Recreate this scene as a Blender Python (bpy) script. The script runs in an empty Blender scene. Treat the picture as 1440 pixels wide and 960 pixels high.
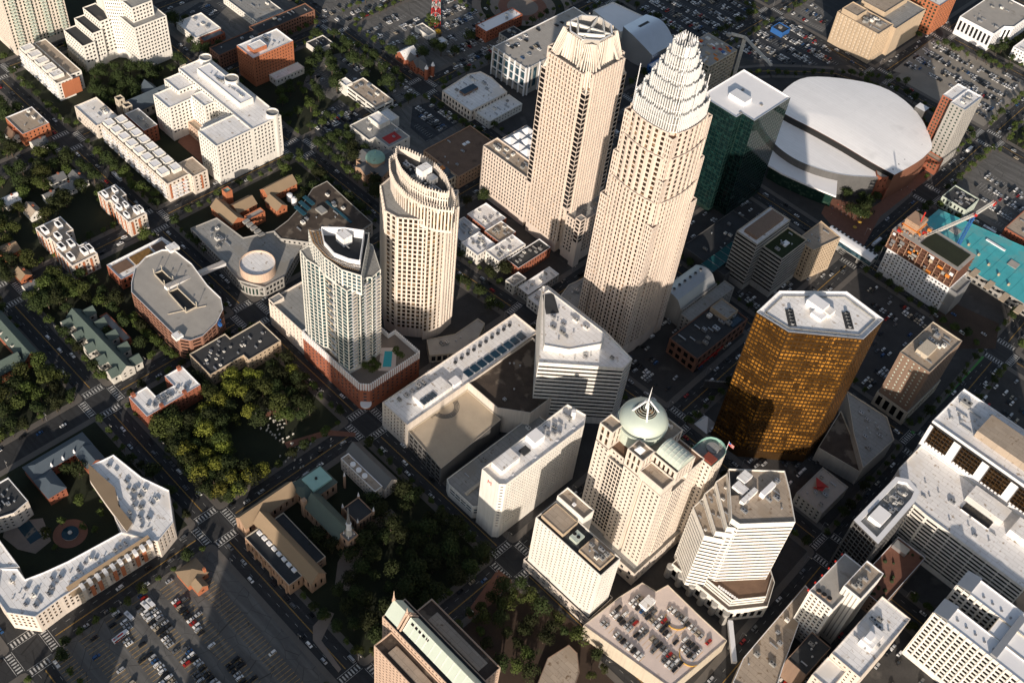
SUN_EL, SKY, SUN, EXPO = 16.5, .075, 3.7, .65
import bpy, bmesh, math, random
from mathutils import Vector, Matrix
random.seed(7)
C = bpy.context.scene.collection
R = math.radians
# ---------------------------------------------------------------- camera
F, PITCH, ROLL, YAW, CAMZ = 1569.38, 0.84867727, -0.13368411, -0.69004464, 630.0
cy_, sy_ = math.cos(YAW), math.sin(YAW); cp_, sp_ = math.cos(PITCH), math.sin(PITCH); cr_, sr_ = math.cos(ROLL), math.sin(ROLL)
MY = Matrix(((cy_, -sy_, 0), (sy_, cy_, 0), (0, 0, 1)))
MT = Matrix(((1, 0, 0), (0, sp_, cp_), (0, -cp_, sp_)))
MQ = Matrix(((cr_, -sr_, 0), (sr_, cr_, 0), (0, 0, 1)))
W2C = MQ @ MT @ MY
C2W = W2C.transposed()
CAM = Vector((0, 0, CAMZ))
def P(x, y, z=0.0):
    """world point at height z seen at photo pixel x, y"""
    d = C2W @ Vector(((x-720)/F, -(y-480)/F, -1.0))
    return CAM + d*((z-CAMZ)/d.z)
def PR(p):
    c = W2C @ (Vector(p)-CAM)
    return 720+F*c.x/-c.z, 480-F*c.y/-c.z
def HZ(base, top):
    b = P(*base); best = (1e9, 0)
    for i in range(0, 600):
        z = i*.5; q = PR((b.x, b.y, z)); d = (q[0]-top[0])**2+(q[1]-top[1])**2
        if d < best[0]: best = (d, z)
    return best[1]
def pp(pts, z): return [(P(a, b, z).x, P(a, b, z).y) for a, b in pts]
def area(p): return sum(p[i][0]*p[(i+1) % len(p)][1]-p[(i+1) % len(p)][0]*p[i][1] for i in range(len(p)))/2
def ccw(p): return p if area(p) > 0 else p[::-1]
def box(x0, y0, x1, y1): return [(x0, y0), (x1, y0), (x1, y1), (x0, y1)]
def rect(L, B, Rr, z):
    l, b, r = P(*L, z), P(*B, z), P(*Rr, z)
    return box(l.x, (l.y+b.y)/2, (b.x+r.x)/2, r.y)
def ortho(pts, z):
    w = pp(pts, z); n = len(w); xs = [[] for _ in w]; ys = [[] for _ in w]
    for i in range(n):
        a, b = w[i], w[(i+1) % n]; j = (i+1) % n
        if abs(b[0]-a[0]) > abs(b[1]-a[1]):
            m = (a[1]+b[1])/2; ys[i].append(m); ys[j].append(m)
        else:
            m = (a[0]+b[0])/2; xs[i].append(m); xs[j].append(m)
    return [((sum(xs[i])/len(xs[i])) if xs[i] else w[i][0], (sum(ys[i])/len(ys[i])) if ys[i] else w[i][1]) for i in range(n)]
def inset(p, d):
    p = ccw(p); n = len(p); out = []
    for i in range(n):
        a, b, c = Vector(p[i-1]), Vector(p[i]), Vector(p[(i+1) % n])
        e1 = (b-a).normalized(); e2 = (c-b).normalized()
        n1 = Vector((-e1.y, e1.x)); n2 = Vector((-e2.y, e2.x)); m = n1+n2
        k = m.dot(n1)
        if k < .25: out.append(tuple(b+n1*d)); continue
        out.append(tuple(b+m*(d/k)))
    return out
def inside(x, y, p):
    r = False; j = len(p)-1
    for i in range(len(p)):
        if (p[i][1] > y) != (p[j][1] > y) and x < (p[j][0]-p[i][0])*(y-p[i][1])/(p[j][1]-p[i][1])+p[i][0]: r = not r
        j = i
    return r
def arc(cx, cy, r, a0, a1, n, ry=None, rot=0):
    ry = ry or r; o = []
    for i in range(n+1):
        t = R(a0+(a1-a0)*i/n); x, y = r*math.cos(t), ry*math.sin(t); q = R(rot)
        o.append((cx+x*math.cos(q)-y*math.sin(q), cy+x*math.sin(q)+y*math.cos(q)))
    return o
def circ(cx, cy, r, n=32): return arc(cx, cy, r, 0, 360, n)[:-1]
# ---------------------------------------------------------------- materials
MATS = {}
def mat(name, col, rough=.8, var=.12, scale=.15, metal=0, spec=.5, kind='', c2=None, thr=.62, obj=0, bump=0, emit=None):
    if name in MATS: return MATS[name]
    m = bpy.data.materials.new(name); m.use_nodes = True; nt = m.node_tree; N = nt.nodes; Lk = nt.links
    b = N['Principled BSDF']; b.inputs['Roughness'].default_value = rough; b.inputs['Metallic'].default_value = metal
    b.inputs['Specular IOR Level'].default_value = spec
    g = N.new('ShaderNodeNewGeometry')
    def noise(s, det=3):
        n = N.new('ShaderNodeTexNoise'); n.inputs['Scale'].default_value = s; n.inputs['Detail'].default_value = det
        Lk.new(g.outputs['Position'], n.inputs['Vector']); return n.outputs['Fac']
    def mx(fac, a, c, mode='MIX'):
        n = N.new('ShaderNodeMix'); n.data_type = 'RGBA'; n.blend_type = mode
        for s, v in ((n.inputs[0], fac), (n.inputs[6], a), (n.inputs[7], c)):
            if isinstance(v, bpy.types.NodeSocket): Lk.new(v, s)
            elif isinstance(v, (int, float)): s.default_value = v
            else: s.default_value = (*v, 1)
        return n.outputs[2]
    def ramp(src, a, c):
        n = N.new('ShaderNodeMapRange'); n.inputs[1].default_value = a; n.inputs[2].default_value = c; Lk.new(src, n.inputs[0]); return n.outputs[0]
    lo = tuple(c*(1-var) for c in col); hi = tuple(min(1, c*(1+var)) for c in col)
    out = mx(ramp(noise(scale, 5), .3, .7), lo, hi)
    fine = noise(scale*9, 2); out = mx(.35, out, mx(ramp(fine, .3, .7), tuple(c*(1-var*1.2) for c in col), hi))
    if c2 is not None:      # worn patches of another colour
        out = mx(ramp(noise(scale*.55, 6), thr, thr+.07), out, c2)
    if kind == 'roof':      # membrane seams and scattered rusty stains
        bt = N.new('ShaderNodeTexBrick'); bt.inputs['Scale'].default_value = 1; bt.inputs['Brick Width'].default_value = 9; bt.inputs['Row Height'].default_value = 3.2
        bt.inputs['Mortar Size'].default_value = .13; bt.inputs['Color1'].default_value = (1, 1, 1, 1); bt.inputs['Color2'].default_value = (.9, .9, .9, 1); bt.inputs['Mortar'].default_value = (.68, .67, .65, 1)
        Lk.new(g.outputs['Position'], bt.inputs['Vector']); out = mx(1, out, bt.outputs['Color'], 'MULTIPLY')
        out = mx(ramp(noise(.30, 8), .61, .71), out, tuple(c*.42*k for c, k in zip(col, (1, .82, .64))))
        out = mx(ramp(noise(.045, 5), .56, .66), out, tuple(c*.86*k for c, k in zip(col, (1, .96, .9))))
    if kind == 'roof2':
        bt = N.new('ShaderNodeTexBrick'); bt.inputs['Scale'].default_value = 1; bt.inputs['Brick Width'].default_value = 30; bt.inputs['Row Height'].default_value = 3.2
        bt.inputs['Mortar Size'].default_value = .1; bt.inputs['Color1'].default_value = (1, 1, 1, 1); bt.inputs['Color2'].default_value = (.96, .96, .96, 1); bt.inputs['Mortar'].default_value = (.84, .84, .84, 1)
        Lk.new(g.outputs['Position'], bt.inputs['Vector']); out = mx(1, out, bt.outputs['Color'], 'MULTIPLY'); out = mx(ramp(noise(.05, 6), .6, .75), out, tuple(c*.82 for c in col))
    if kind == 'brick':
        bt = N.new('ShaderNodeTexBrick'); bt.inputs['Scale'].default_value = 1.2; bt.inputs['Color1'].default_value = (1, 1, 1, 1); bt.inputs['Color2'].default_value = (.75, .72, .7, 1); bt.inputs['Mortar'].default_value = (.9, .85, .8, 1)
        Lk.new(g.outputs['Position'], bt.inputs['Vector']); out = mx(.7, out, bt.outputs['Color'], 'MULTIPLY')
    if kind == 'wall':      # rain streaks running down and faint floor joints
        mp = N.new('ShaderNodeMapping'); mp.inputs['Scale'].default_value = (.8, .8, .05); Lk.new(g.outputs['Position'], mp.inputs[0])
        n = N.new('ShaderNodeTexNoise'); n.inputs['Scale'].default_value = 1; n.inputs['Detail'].default_value = 4; Lk.new(mp.outputs[0], n.inputs['Vector'])
        out = mx(ramp(n.outputs['Fac'], .45, .8), out, tuple(c*.78 for c in col))
    if kind == 'glass':     # every pane a little different, some with blinds
        mp = N.new('ShaderNodeVectorMath'); mp.operation = 'SNAP'; Lk.new(g.outputs['Position'], mp.inputs[0]); mp.inputs[1].default_value = (2.3, 2.3, 1.9)
        w = N.new('ShaderNodeTexWhiteNoise'); Lk.new(mp.outputs[0], w.inputs['Vector'])
        out = mx(ramp(w.outputs['Value'], .66, 1.0), col, c2 or tuple(min(1, c*3+.03) for c in col))
    if kind == 'gold':      # broad runs of panes, some dark
        fs = []
        for sc_, th in (((9, 9, 3.7), .5), ((2.7, 2.7, 3.7), .6)):
            mp = N.new('ShaderNodeVectorMath'); mp.operation = 'SNAP'; Lk.new(g.outputs['Position'], mp.inputs[0]); mp.inputs[1].default_value = sc_
            w = N.new('ShaderNodeTexWhiteNoise'); Lk.new(mp.outputs[0], w.inputs['Vector']); fs.append(w.outputs['Value'])
        ad = N.new('ShaderNodeMath'); ad.operation = 'ADD'; Lk.new(fs[0], ad.inputs[0]); Lk.new(fs[1], ad.inputs[1]); out = mx(ramp(noise(.06, 3), .38, .66), mx(ramp(ad.outputs[0], .75, 1.35), col, c2), c2)
    if kind == 'tiles':
        wv = N.new('ShaderNodeTexWave'); wv.inputs['Scale'].default_value = .9; wv.bands_direction = 'DIAGONAL'; Lk.new(g.outputs['Position'], wv.inputs['Vector'])
        out = mx(ramp(wv.outputs['Fac'], 0, 1), out, tuple(c*.75 for c in col))
    if kind == 'asphalt':
        mp = N.new('ShaderNodeMapping'); mp.inputs['Scale'].default_value = (.03, .3, 1); Lk.new(g.outputs['Position'], mp.inputs[0])
        n = N.new('ShaderNodeTexNoise'); n.inputs['Scale'].default_value = 1; n.inputs['Detail'].default_value = 5; Lk.new(mp.outputs[0], n.inputs['Vector'])
        out = mx(ramp(n.outputs['Fac'], .45, .7), out, tuple(c*1.5 for c in col))
        vo = N.new('ShaderNodeTexVoronoi'); vo.feature = 'DISTANCE_TO_EDGE'; vo.inputs['Scale'].default_value = .09; Lk.new(g.outputs['Position'], vo.inputs['Vector'])
        out = mx(ramp(vo.outputs['Distance'], .012, .004), out, tuple(c*.5 for c in col))
    if obj:                 # object to object variation
        oi = N.new('ShaderNodeObjectInfo'); hs = N.new('ShaderNodeHueSaturation'); Lk.new(out, hs.inputs['Color'])
        v = N.new('ShaderNodeMapRange'); v.inputs[3].default_value = 1-obj; v.inputs[4].default_value = 1+obj*1.6; Lk.new(oi.outputs['Random'], v.inputs[0]); Lk.new(v.outputs[0], hs.inputs['Value'])
        v2 = N.new('ShaderNodeMapRange'); v2.inputs[3].default_value = .47; v2.inputs[4].default_value = .52; Lk.new(oi.outputs['Random'], v2.inputs[0]); Lk.new(v2.outputs[0], hs.inputs['Hue']); out = hs.outputs[0]
    Lk.new(out, b.inputs['Base Color'])
    if emit: b.inputs['Emission Color'].default_value = (*emit, 1); b.inputs['Emission Strength'].default_value = 1
    if bump:
        bn = N.new('ShaderNodeBump'); bn.inputs['Strength'].default_value = bump; Lk.new(noise(2.5, 4), bn.inputs['Height']); Lk.new(bn.outputs[0], b.inputs['Normal'])
    MATS[name] = m; return m
def M(n): return MATS[n]
mat('crownstone', (.42, .40, .37), .7, .08); mat('cream', (.63, .545, .475), .75, .06, kind='wall'); mat('white', (.74, .72, .67), .7, .06, kind='wall'); mat('ivory', (.66, .595, .525), .75, .06, kind='wall')
mat('pinkstone', (.58, .43, .33), .75, .06, kind='wall'); mat('tan', (.48, .38, .27), .8, .08, kind='wall'); mat('beige', (.52, .46, .37), .8, .08, kind='wall')
mat('grey', (.34, .33, .31), .8, .1, kind='wall'); mat('darkgrey', (.10, .10, .10), .8, .15, kind='wall'); mat('brown', (.22, .15, .11), .8, .1, kind='wall')
mat('brick', (.30, .10, .055), .85, .15, kind='brick'); mat('orangebrick', (.42, .15, .07), .85, .12, kind='brick'); mat('brownbrick', (.24, .12, .08), .85, .15, kind='brick'); mat('sandstone', (.42, .28, .19), .85, .12, kind='brick')
mat('metalgrey', (.45, .46, .47), .4, .06, metal=.6); mat('silver', (.72, .74, .77), .28, .05, metal=.75); mat('steel', (.33, .33, .34), .5, .1, metal=.5)
mat('palegreen', (.58, .66, .58), .45, .05, metal=.2); mat('copper', (.24, .42, .36), .6, .15, .5, c2=(.16, .24, .2)); mat('slate', (.075, .10, .125), .6, .15, kind='tiles'); mat('greyslate', (.13, .135, .14), .7, .15, kind='tiles')
mat('greenslate', (.085, .12, .105), .7, .15, kind='tiles'); mat('tanshingle', (.30, .22, .14), .85, .12, kind='tiles'); mat('brownroof', (.17, .105, .07), .9, .2, c2=(.10, .06, .04))
mat('roofmembrane', (.94, .94, .94), .7, .03, kind='roof2'); mat('yardpave', (.045, .043, .042), .9, .3, .1, c2=(.08, .075, .07)); mat('roofwhite', (.86, .85, .84), .8, .07, kind='roof'); mat('roofpure', (.86, .86, .87), .6, .03); mat('roofgrey', (.30, .30, .29), .9, .12, kind='roof'); mat('rooftan', (.40, .33, .26), .9, .15, kind='roof')
mat('roofdark', (.035, .038, .042), .9, .25, c2=(.09, .085, .08)); mat('roofconc', (.36, .34, .31), .9, .12, c2=(.25, .23, .2)); mat('deck', (.66, .56, .51), .9, .08, c2=(.40, .31, .26), thr=.66); mat('decktan', (.44, .37, .28), .9, .1, c2=(.16, .14, .11), thr=.66)
mat('teal', (.07, .42, .46), .6, .15, .12, c2=(.12, .40, .42), thr=.5); mat('tealglass', (.02, .09, .10), .15, .1); mat('solar', (.012, .035, .06), .15, .2); mat('gravel', (.06, .045, .035), .95, .4, c2=(.16, .13, .10), thr=.55)
mat('glass', (.012, .014, .016), .12, kind='glass'); mat('glassbrown', (.022, .014, .009), .15, kind='glass', c2=(.26, .17, .10)); mat('glassgreen', (.012, .035, .028), .06, kind='glass', c2=(.05, .09, .06))
mat('glassblue', (.02, .05, .07), .1, kind='glass', c2=(.10, .17, .2)); mat('glassgold', (.78, .36, .06), .2, kind='gold', metal=.5, c2=(.08, .036, .008)); mat('goldframe', (.07, .038, .014), .4, .2, metal=.5)
mat('glassdark', (.005, .005, .006), .2, kind='glass', c2=(.03, .025, .02)); mat('glassamber', (.02, .012, .006), .2, kind='glass', c2=(.16, .09, .03)); mat('mullgreen', (.012, .028, .024), .4, .1)
mat('glassnight', (.003, .012, .013), .05, kind='glass', c2=(.010, .034, .032)); mat('glassteal', (.012, .04, .05), .1, kind='glass', c2=(.06, .13, .14)); mat('condowhite', (.66, .65, .60), .65, .06, kind='wall')
mat('asphalt', (.026, .027, .029), .9, .15, .08, kind='asphalt'); mat('lotasphalt', (.10, .098, .094), .9, .18, .06, kind='asphalt'); mat('newasphalt', (.028, .032, .038), .9, .15, .08, kind='asphalt')
mat('paving', (.12, .11, .10), .9, .12, .2); mat('brickpaving', (.20, .09, .06), .9, .15, .3); mat('plaza', (.22, .18, .15), .9, .1, .2); mat('earth', (.05, .032, .022), .95, .25, .1, c2=(.05, .06, .02)); mat('gravellot', (.24, .22, .19), .95, .15, .08)
mat('grass', (.014, .019, .007), .95, .35, .08); mat('hedge', (.020, .032, .008), .9, .4, .5, bump=.4)
mat('paintwhite', (.50, .50, .48), .7, .2, 1.2, c2=(.22, .22, .22), thr=.55); mat('paintyellow', (.62, .36, .06), .7, .15, .4); mat('paintgreen', (.07, .25, .06), .8, .1)
mat('leafsunlit', (.10, .11, .016), .75, .4, .45, obj=.3, spec=.2); mat('leaf', (.038, .050, .011), .75, .45, .45, obj=.35, spec=.2); mat('leafshaded', (.020, .028, .008), .8, .45, .45, obj=.35, spec=.2); mat('leafgold', (.20, .11, .012), .8, .3, .45, obj=.2, spec=.2); mat('bark', (.07, .05, .035), .9, .2, 1)  # yellow and dark leaf tints carry sunlight and shade in their colour
mat('pool', (.05, .42, .50), .05, .05); mat('pooldark', (.01, .04, .06), .05, .1); mat('redcloth', (.40, .03, .03), .8, .1); mat('blue', (.03, .12, .35), .5, .1); mat('orange', (.65, .22, .04), .6, .1); mat('black', (.01, .01, .01), .5, .1)
mat('lamp', (.6, .55, .45), .5, .05); mat('rubber', (.012, .012, .012), .8, .1); mat('carglass', (.012, .015, .018), .08, .05); mat('crane', (.62, .6, .55), .6, .1); mat('signred', (.5, .03, .02), .5, .05); mat('stone', (.55, .53, .48), .8, .1)
mat('skin', (.40, .24, .16), .7, .05); mat('brassfin', (.26, .17, .09), .6, .1); mat('panelwhite', (.75, .76, .78), .6, .05); mat('blueglassroof', (.02, .07, .10), .15, .1)
for n_, c_ in dict(carwhite=(.75, .75, .74), carblack=(.012, .012, .014), carsilver=(.42, .43, .44), cargrey=(.12, .125, .13), carred=(.35, .02, .015), carblue=(.03, .09, .22), caryellow=(.65, .38, .04), carbeige=(.42, .36, .27)).items():
    mat(n_, c_, .28, .02, .5, metal=.15 if n_ != 'carwhite' else 0, spec=.6)
# ---------------------------------------------------------------- mesh helper
class MB:
    def __init__(s): s.v = []; s.f = []; s.m = []; s.mats = []
    def mi(s, m):
        if m not in s.mats: s.mats.append(m)
        return s.mats.index(m)
    def face(s, pts, m):
        k = len(s.v); s.v += [tuple(p) for p in pts]; s.f.append(list(range(k, k+len(pts)))); s.m.append(s.mi(m))
    def prism(s, poly, z0, z1, m, top=None, bottom=False):
        poly = ccw(poly); n = len(poly)
        for i in range(n):
            a, b = poly[i], poly[(i+1) % n]; s.face([(a[0], a[1], z0), (b[0], b[1], z0), (b[0], b[1], z1), (a[0], a[1], z1)], m)
        s.face([(a[0], a[1], z1) for a in poly], top or m)
        if bottom: s.face([(a[0], a[1], z0) for a in poly[::-1]], m)
    def box(s, x0, y0, z0, x1, y1, z1, m, top=None): s.prism(box(x0, y0, x1, y1), z0, z1, m, top, True)
    def loft(s, p0, z0, p1, z1, m):
        n = len(p0)
        for i in range(n):
            a, b, c, d = p0[i], p0[(i+1) % n], p1[(i+1) % n], p1[i]
            s.face([(a[0], a[1], z0), (b[0], b[1], z0), (c[0], c[1], z1), (d[0], d[1], z1)], m)
    def beam(s, a, b, w, m, h=None):
        a, b = Vector(a), Vector(b); d = b-a
        if d.length < 1e-6: return
        d.normalize(); u = d.cross(Vector((0, 0, 1)))
        if u.length < 1e-3: u = Vector((1, 0, 0))
        u.normalize(); t = u.cross(d); h = h or w; u *= w/2; t *= h/2
        c = [(-1, -1), (1, -1), (1, 1), (-1, 1)]; A = [a+u*i+t*j for i, j in c]; Bq = [b+u*i+t*j for i, j in c]
        for i in range(4): j = (i+1) % 4; s.face([A[j], A[i], Bq[i], Bq[j]], m)
        s.face(A, m); s.face(Bq[::-1], m)
    def cyl(s, x, y, z0, z1, r0, m, r1=None, n=12, top=None):
        r1 = r0 if r1 is None else r1; p0 = circ(x, y, r0, n); p1 = circ(x, y, max(r1, .01), n); s.loft(p0, z0, p1, z1, m); s.face([(a, b, z1) for a, b in p1], top or m)
    def dome(s, x, y, z, r, h, m, n=24, k=6, a1=90):
        pr = None
        for i in range(k+1):
            a = R(a1)*i/k; q = circ(x, y, max(.01, r*math.cos(a)), n); zz = z+h*math.sin(a)
            if pr: s.loft(pr[0], pr[1], q, zz, m)
            pr = (q, zz)
        return pr
    def build(s, name, parent=None, off=None, smooth=False):
        me = bpy.data.meshes.new(name); o = off or (Vector(parent.location) if parent else Vector((0, 0, 0)))
        root = parent
        while root is not None and root.parent is not None: root = root.parent
        if root is not None: o = Vector(root.location)
        me.from_pydata([(a-o.x, b-o.y, c-o.z) for a, b, c in s.v], [], s.f)
        for m in s.mats: me.materials.append(MATS[m])
        me.polygons.foreach_set('material_index', s.m)
        if smooth:
            bm = bmesh.new(); bm.from_mesh(me); bmesh.ops.remove_doubles(bm, verts=bm.verts, dist=.01); bm.to_mesh(me); bm.free()
            me.polygons.foreach_set('use_smooth', [True]*len(me.polygons)); me.set_sharp_from_angle(angle=R(40))
        me.update(); ob = bpy.data.objects.new(name, me); C.objects.link(ob)
        if parent: ob.parent = parent
        return ob
def tag(o, label=None, cat=None, group=None, kind=None):
    for k, v in (('label', label), ('category', cat), ('group', group), ('kind', kind)):
        if v: o[k] = v
    return o
def empty(name, loc, label, cat, group=None):
    o = bpy.data.objects.new(name, None); C.objects.link(o); o.location = loc; o.empty_display_size = 1; return tag(o, label, cat, group)
def solo(mb, name, label, cat, group=None, smooth=False, loc=None):
    """a thing that is one mesh, origin at its own base"""
    if loc is None:
        xs = [v[0] for v in mb.v]; ys = [v[1] for v in mb.v]; zs = [v[2] for v in mb.v]; loc = Vector(((min(xs)+max(xs))/2, (min(ys)+max(ys))/2, min(zs)))
    loc = Vector(loc); o = mb.build(name, None, off=loc, smooth=smooth); o.location = loc; return tag(o, label, cat, group)
# ---------------------------------------------------------------- buildings
def W(bay=3.5, fl=3.6, w=.5, h=.5, z0=0, zt=.8, mx=1.0, rec=.35, m='glass', face=None, band=False, pier=0):
    return dict(bay=bay, fl=fl, w=w, h=h, z0=z0, zt=zt, mx=mx, rec=rec, m=m, face=face, band=band, pier=pier)
ALLB = []; FOOT = []
PANES = {}
class Bd:
    def __init__(s, name, label, cat, c, group=None, z=0):
        s.r = empty(name, (c[0], c[1], z), label, cat, group); s.w = []; s.rf = []; s.rng = random.Random(len(ALLB)*31+5); ALLB.append(s)
    def facade(s, mb, a, b, z0, z1, wm, st):
        a, b = Vector(a), Vector(b); L = (b-a).length; u = (b-a)/L; n = Vector((u.y, -u.x)); mid = (a+b)/2
        vis = n.dot(Vector((0, 0))-mid) > 0
        def q(u0, u1, za, zb, d0=0, d1=None):
            p, r = a+u*u0-n*d0, a+u*u1-n*(d0 if d1 is None else d1); mb.face([(p.x, p.y, za), (r.x, r.y, za), (r.x, r.y, zb), (p.x, p.y, zb)], wm)
        if st is None or not vis or L < 2.2: q(0, L, z0, z1); return
        lo = max(z0, st['z0']); hi = z1-st['zt']; mx = min(st['mx'], L*.15)
        if hi-lo < st['fl']*.6: q(0, L, z0, z1); return
        nf = max(1, round((hi-lo)/st['fl'])); fh = (hi-lo)/nf; nb = 1 if st['band'] else max(1, round((L-2*mx)/st['bay'])); bw = (L-2*mx)/nb
        ww = bw*(1 if st['band'] else st['w']); wh = fh*st['h']; d = st['rec'] if st['rec'] > 1 else min(st['rec'], .32)
        if lo > z0: q(0, L, z0, lo)
        for k in range(nf):
            za = lo+k*fh+(fh-wh)*.55; zb = za+wh; q(0, L, lo+k*fh, za); q(0, L, zb, lo+(k+1)*fh)
            x = 0
            for j in range(nb):
                x0 = mx+j*bw+(bw-ww)/2; x1 = x0+ww
                if x0 > x+1e-4: q(x, x0, za, zb)
                x = x1
                p0, p1 = a+u*x0, a+u*x1; i0, i1 = p0-n*d, p1-n*d
                mb.face([(p0.x, p0.y, za), (i0.x, i0.y, za), (i0.x, i0.y, zb), (p0.x, p0.y, zb)][::-1], wm)
                mb.face([(p1.x, p1.y, za), (i1.x, i1.y, za), (i1.x, i1.y, zb), (p1.x, p1.y, zb)], wm)
                mb.face([(p0.x, p0.y, za), (p1.x, p1.y, za), (i1.x, i1.y, za), (i0.x, i0.y, za)], wm)
                mb.face([(p0.x, p0.y, zb), (p1.x, p1.y, zb), (i1.x, i1.y, zb), (i0.x, i0.y, zb)][::-1], wm)
                c = (p0+p1)/2-n*d; s.w.append((c.x, c.y, (za+zb)/2, u.x, u.y, ww, wh, st['m']))
            if L > x+1e-4: q(x, L, za, zb)
        q(0, L, hi, z1)
        if st['pier']:
            for j in range(nb+1):
                c = a+u*(mx+j*bw); e = u*.35*st['pier']; o = n*.45*st['pier']
                mb.prism([tuple(c-e), tuple(c-e+o), tuple(c+e+o), tuple(c+e)], lo, z1+.02, wm)
    def vol(s, poly, z0, z1, wm, rm='roofwhite', st=None, par=1.0, wn='wall', rn='roof', th=.4, cap=None):
        poly = ccw(poly); mb = MB(); n = len(poly); par = max(par, .05)
        for i in range(n):
            a, b = poly[i], poly[(i+1) % n]
            if (Vector(a)-Vector(b)).length < .02: continue
            t = st
            if isinstance(st, dict) and 'bay' not in st:
                dx, dy = b[0]-a[0], b[1]-a[1]; key = ('-y' if dx > 0 else '+y') if abs(dx) > abs(dy) else ('+x' if dy > 0 else '-x'); t = st.get(key)
            s.facade(mb, a, b, z0, z1+par, wm, t)
        ins = inset(poly, th); cm = cap or wm
        for i in range(n):
            a, b, c, d = poly[i], poly[(i+1) % n], ins[(i+1) % n], ins[i]
            mb.face([(a[0], a[1], z1+par), (b[0], b[1], z1+par), (c[0], c[1], z1+par), (d[0], d[1], z1+par)], cm)
            mb.face([(c[0], c[1], z1), (d[0], d[1], z1), (d[0], d[1], z1+par), (c[0], c[1], z1+par)][::-1], cm)
        w = mb.build(wn, s.r); rb = MB(); rb.face([(x, y, z1+.004) for x, y in ins], rm); s.rf.append((ins, z1, rb.build(rn, s.r)))
        FOOT.append((poly, z1)); return w
    def block(s, name, poly, z0, z1, m, top=None, parent=None):
        mb = MB(); mb.prism(poly, z0, z1, m, top); return mb.build(name, parent or s.r)
    def gable(s, x0, y0, x1, y1, z0, ze, zr, wm, rm, axis='x', st=None, ov=.5, rn='roof', wn='wall'):
        """walls to the eaves ze, pitched roof to the ridge zr; axis = ridge direction"""
        mb = MB(); pl = box(x0, y0, x1, y1)
        for i in range(4): s.facade(mb, pl[i], pl[(i+1) % 4], z0, ze, wm, st)
        rb = MB()
        if axis == 'x':
            ym = (y0+y1)/2
            for x, q in ((x0, 1), (x1, -1)): mb.face([(x, y0, ze), (x, y1, ze), (x, ym, zr)], wm)
            k = (zr-ze)/((y1-y0)/2)*ov; A = [(x0-ov, y0-ov, ze-k), (x1+ov, y0-ov, ze-k), (x1+ov, ym, zr), (x0-ov, ym, zr)]; Bq = [(x0-ov, y1+ov, ze-k), (x1+ov, y1+ov, ze-k), (x1+ov, ym, zr), (x0-ov, ym, zr)]
        else:
            xm = (x0+x1)/2
            for y in (y0, y1): mb.face([(x0, y, ze), (x1, y, ze), (xm, y, zr)], wm)
            k = (zr-ze)/((x1-x0)/2)*ov; A = [(x0-ov, y0-ov, ze-k), (x0-ov, y1+ov, ze-k), (xm, y1+ov, zr), (xm, y0-ov, zr)]; Bq = [(x1+ov, y0-ov, ze-k), (x1+ov, y1+ov, ze-k), (xm, y1+ov, zr), (xm, y0-ov, zr)]
        for q in (A, Bq):
            up = [(a, b, c+.3) for a, b, c in q]; rb.face(up, rm); rb.face(q, rm)
            for i in range(4): j = (i+1) % 4; rb.face([q[i], q[j], up[j], up[i]], rm)
        mb.build(wn, s.r); rb.build(rn, s.r); FOOT.append((pl, ze))
    def hip(s, poly4, z0, ze, zr, wm, rm, st=None, frac=.5, rn='roof', wn='wall'):
        mb = MB(); pl = ccw(poly4)
        for i in range(4): s.facade(mb, pl[i], pl[(i+1) % 4], z0, ze, wm, st)
        x0, x1 = min(p[0] for p in pl), max(p[0] for p in pl); y0, y1 = min(p[1] for p in pl), max(p[1] for p in pl)
        o = .6; x0 -= o; x1 += o; y0 -= o; y1 += o; rb = MB(); ym, xm = (y0+y1)/2, (x0+x1)/2
        if x1-x0 >= y1-y0: e = (y1-y0)/2*frac*2; a, b = (x0+e, ym, zr), (x1-e, ym, zr)
        else: e = (x1-x0)/2*frac*2; a, b = (xm, y0+e, zr), (xm, y1-e, zr)
        q = [(x0, y0, ze), (x1, y0, ze), (x1, y1, ze), (x0, y1, ze)]
        if x1-x0 >= y1-y0: fs = [[q[0], q[1], b, a], [q[1], q[2], b], [q[2], q[3], a, b], [q[3], q[0], a]]
        else: fs = [[q[0], q[1], a], [q[1], q[2], b, a], [q[2], q[3], b], [q[3], q[0], a, b]]
        for f in fs: rb.face(f, rm)
        rb.face(q[::-1], rm); mb.build(wn, s.r); rb.build(rn, s.r); FOOT.append((pl, ze))
    def roof_at(s, x, y, z):
        for p, zr, o in reversed(s.rf):
            if abs(zr-z) < .7 and inside(x, y, p): return o
        return s.r
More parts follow.
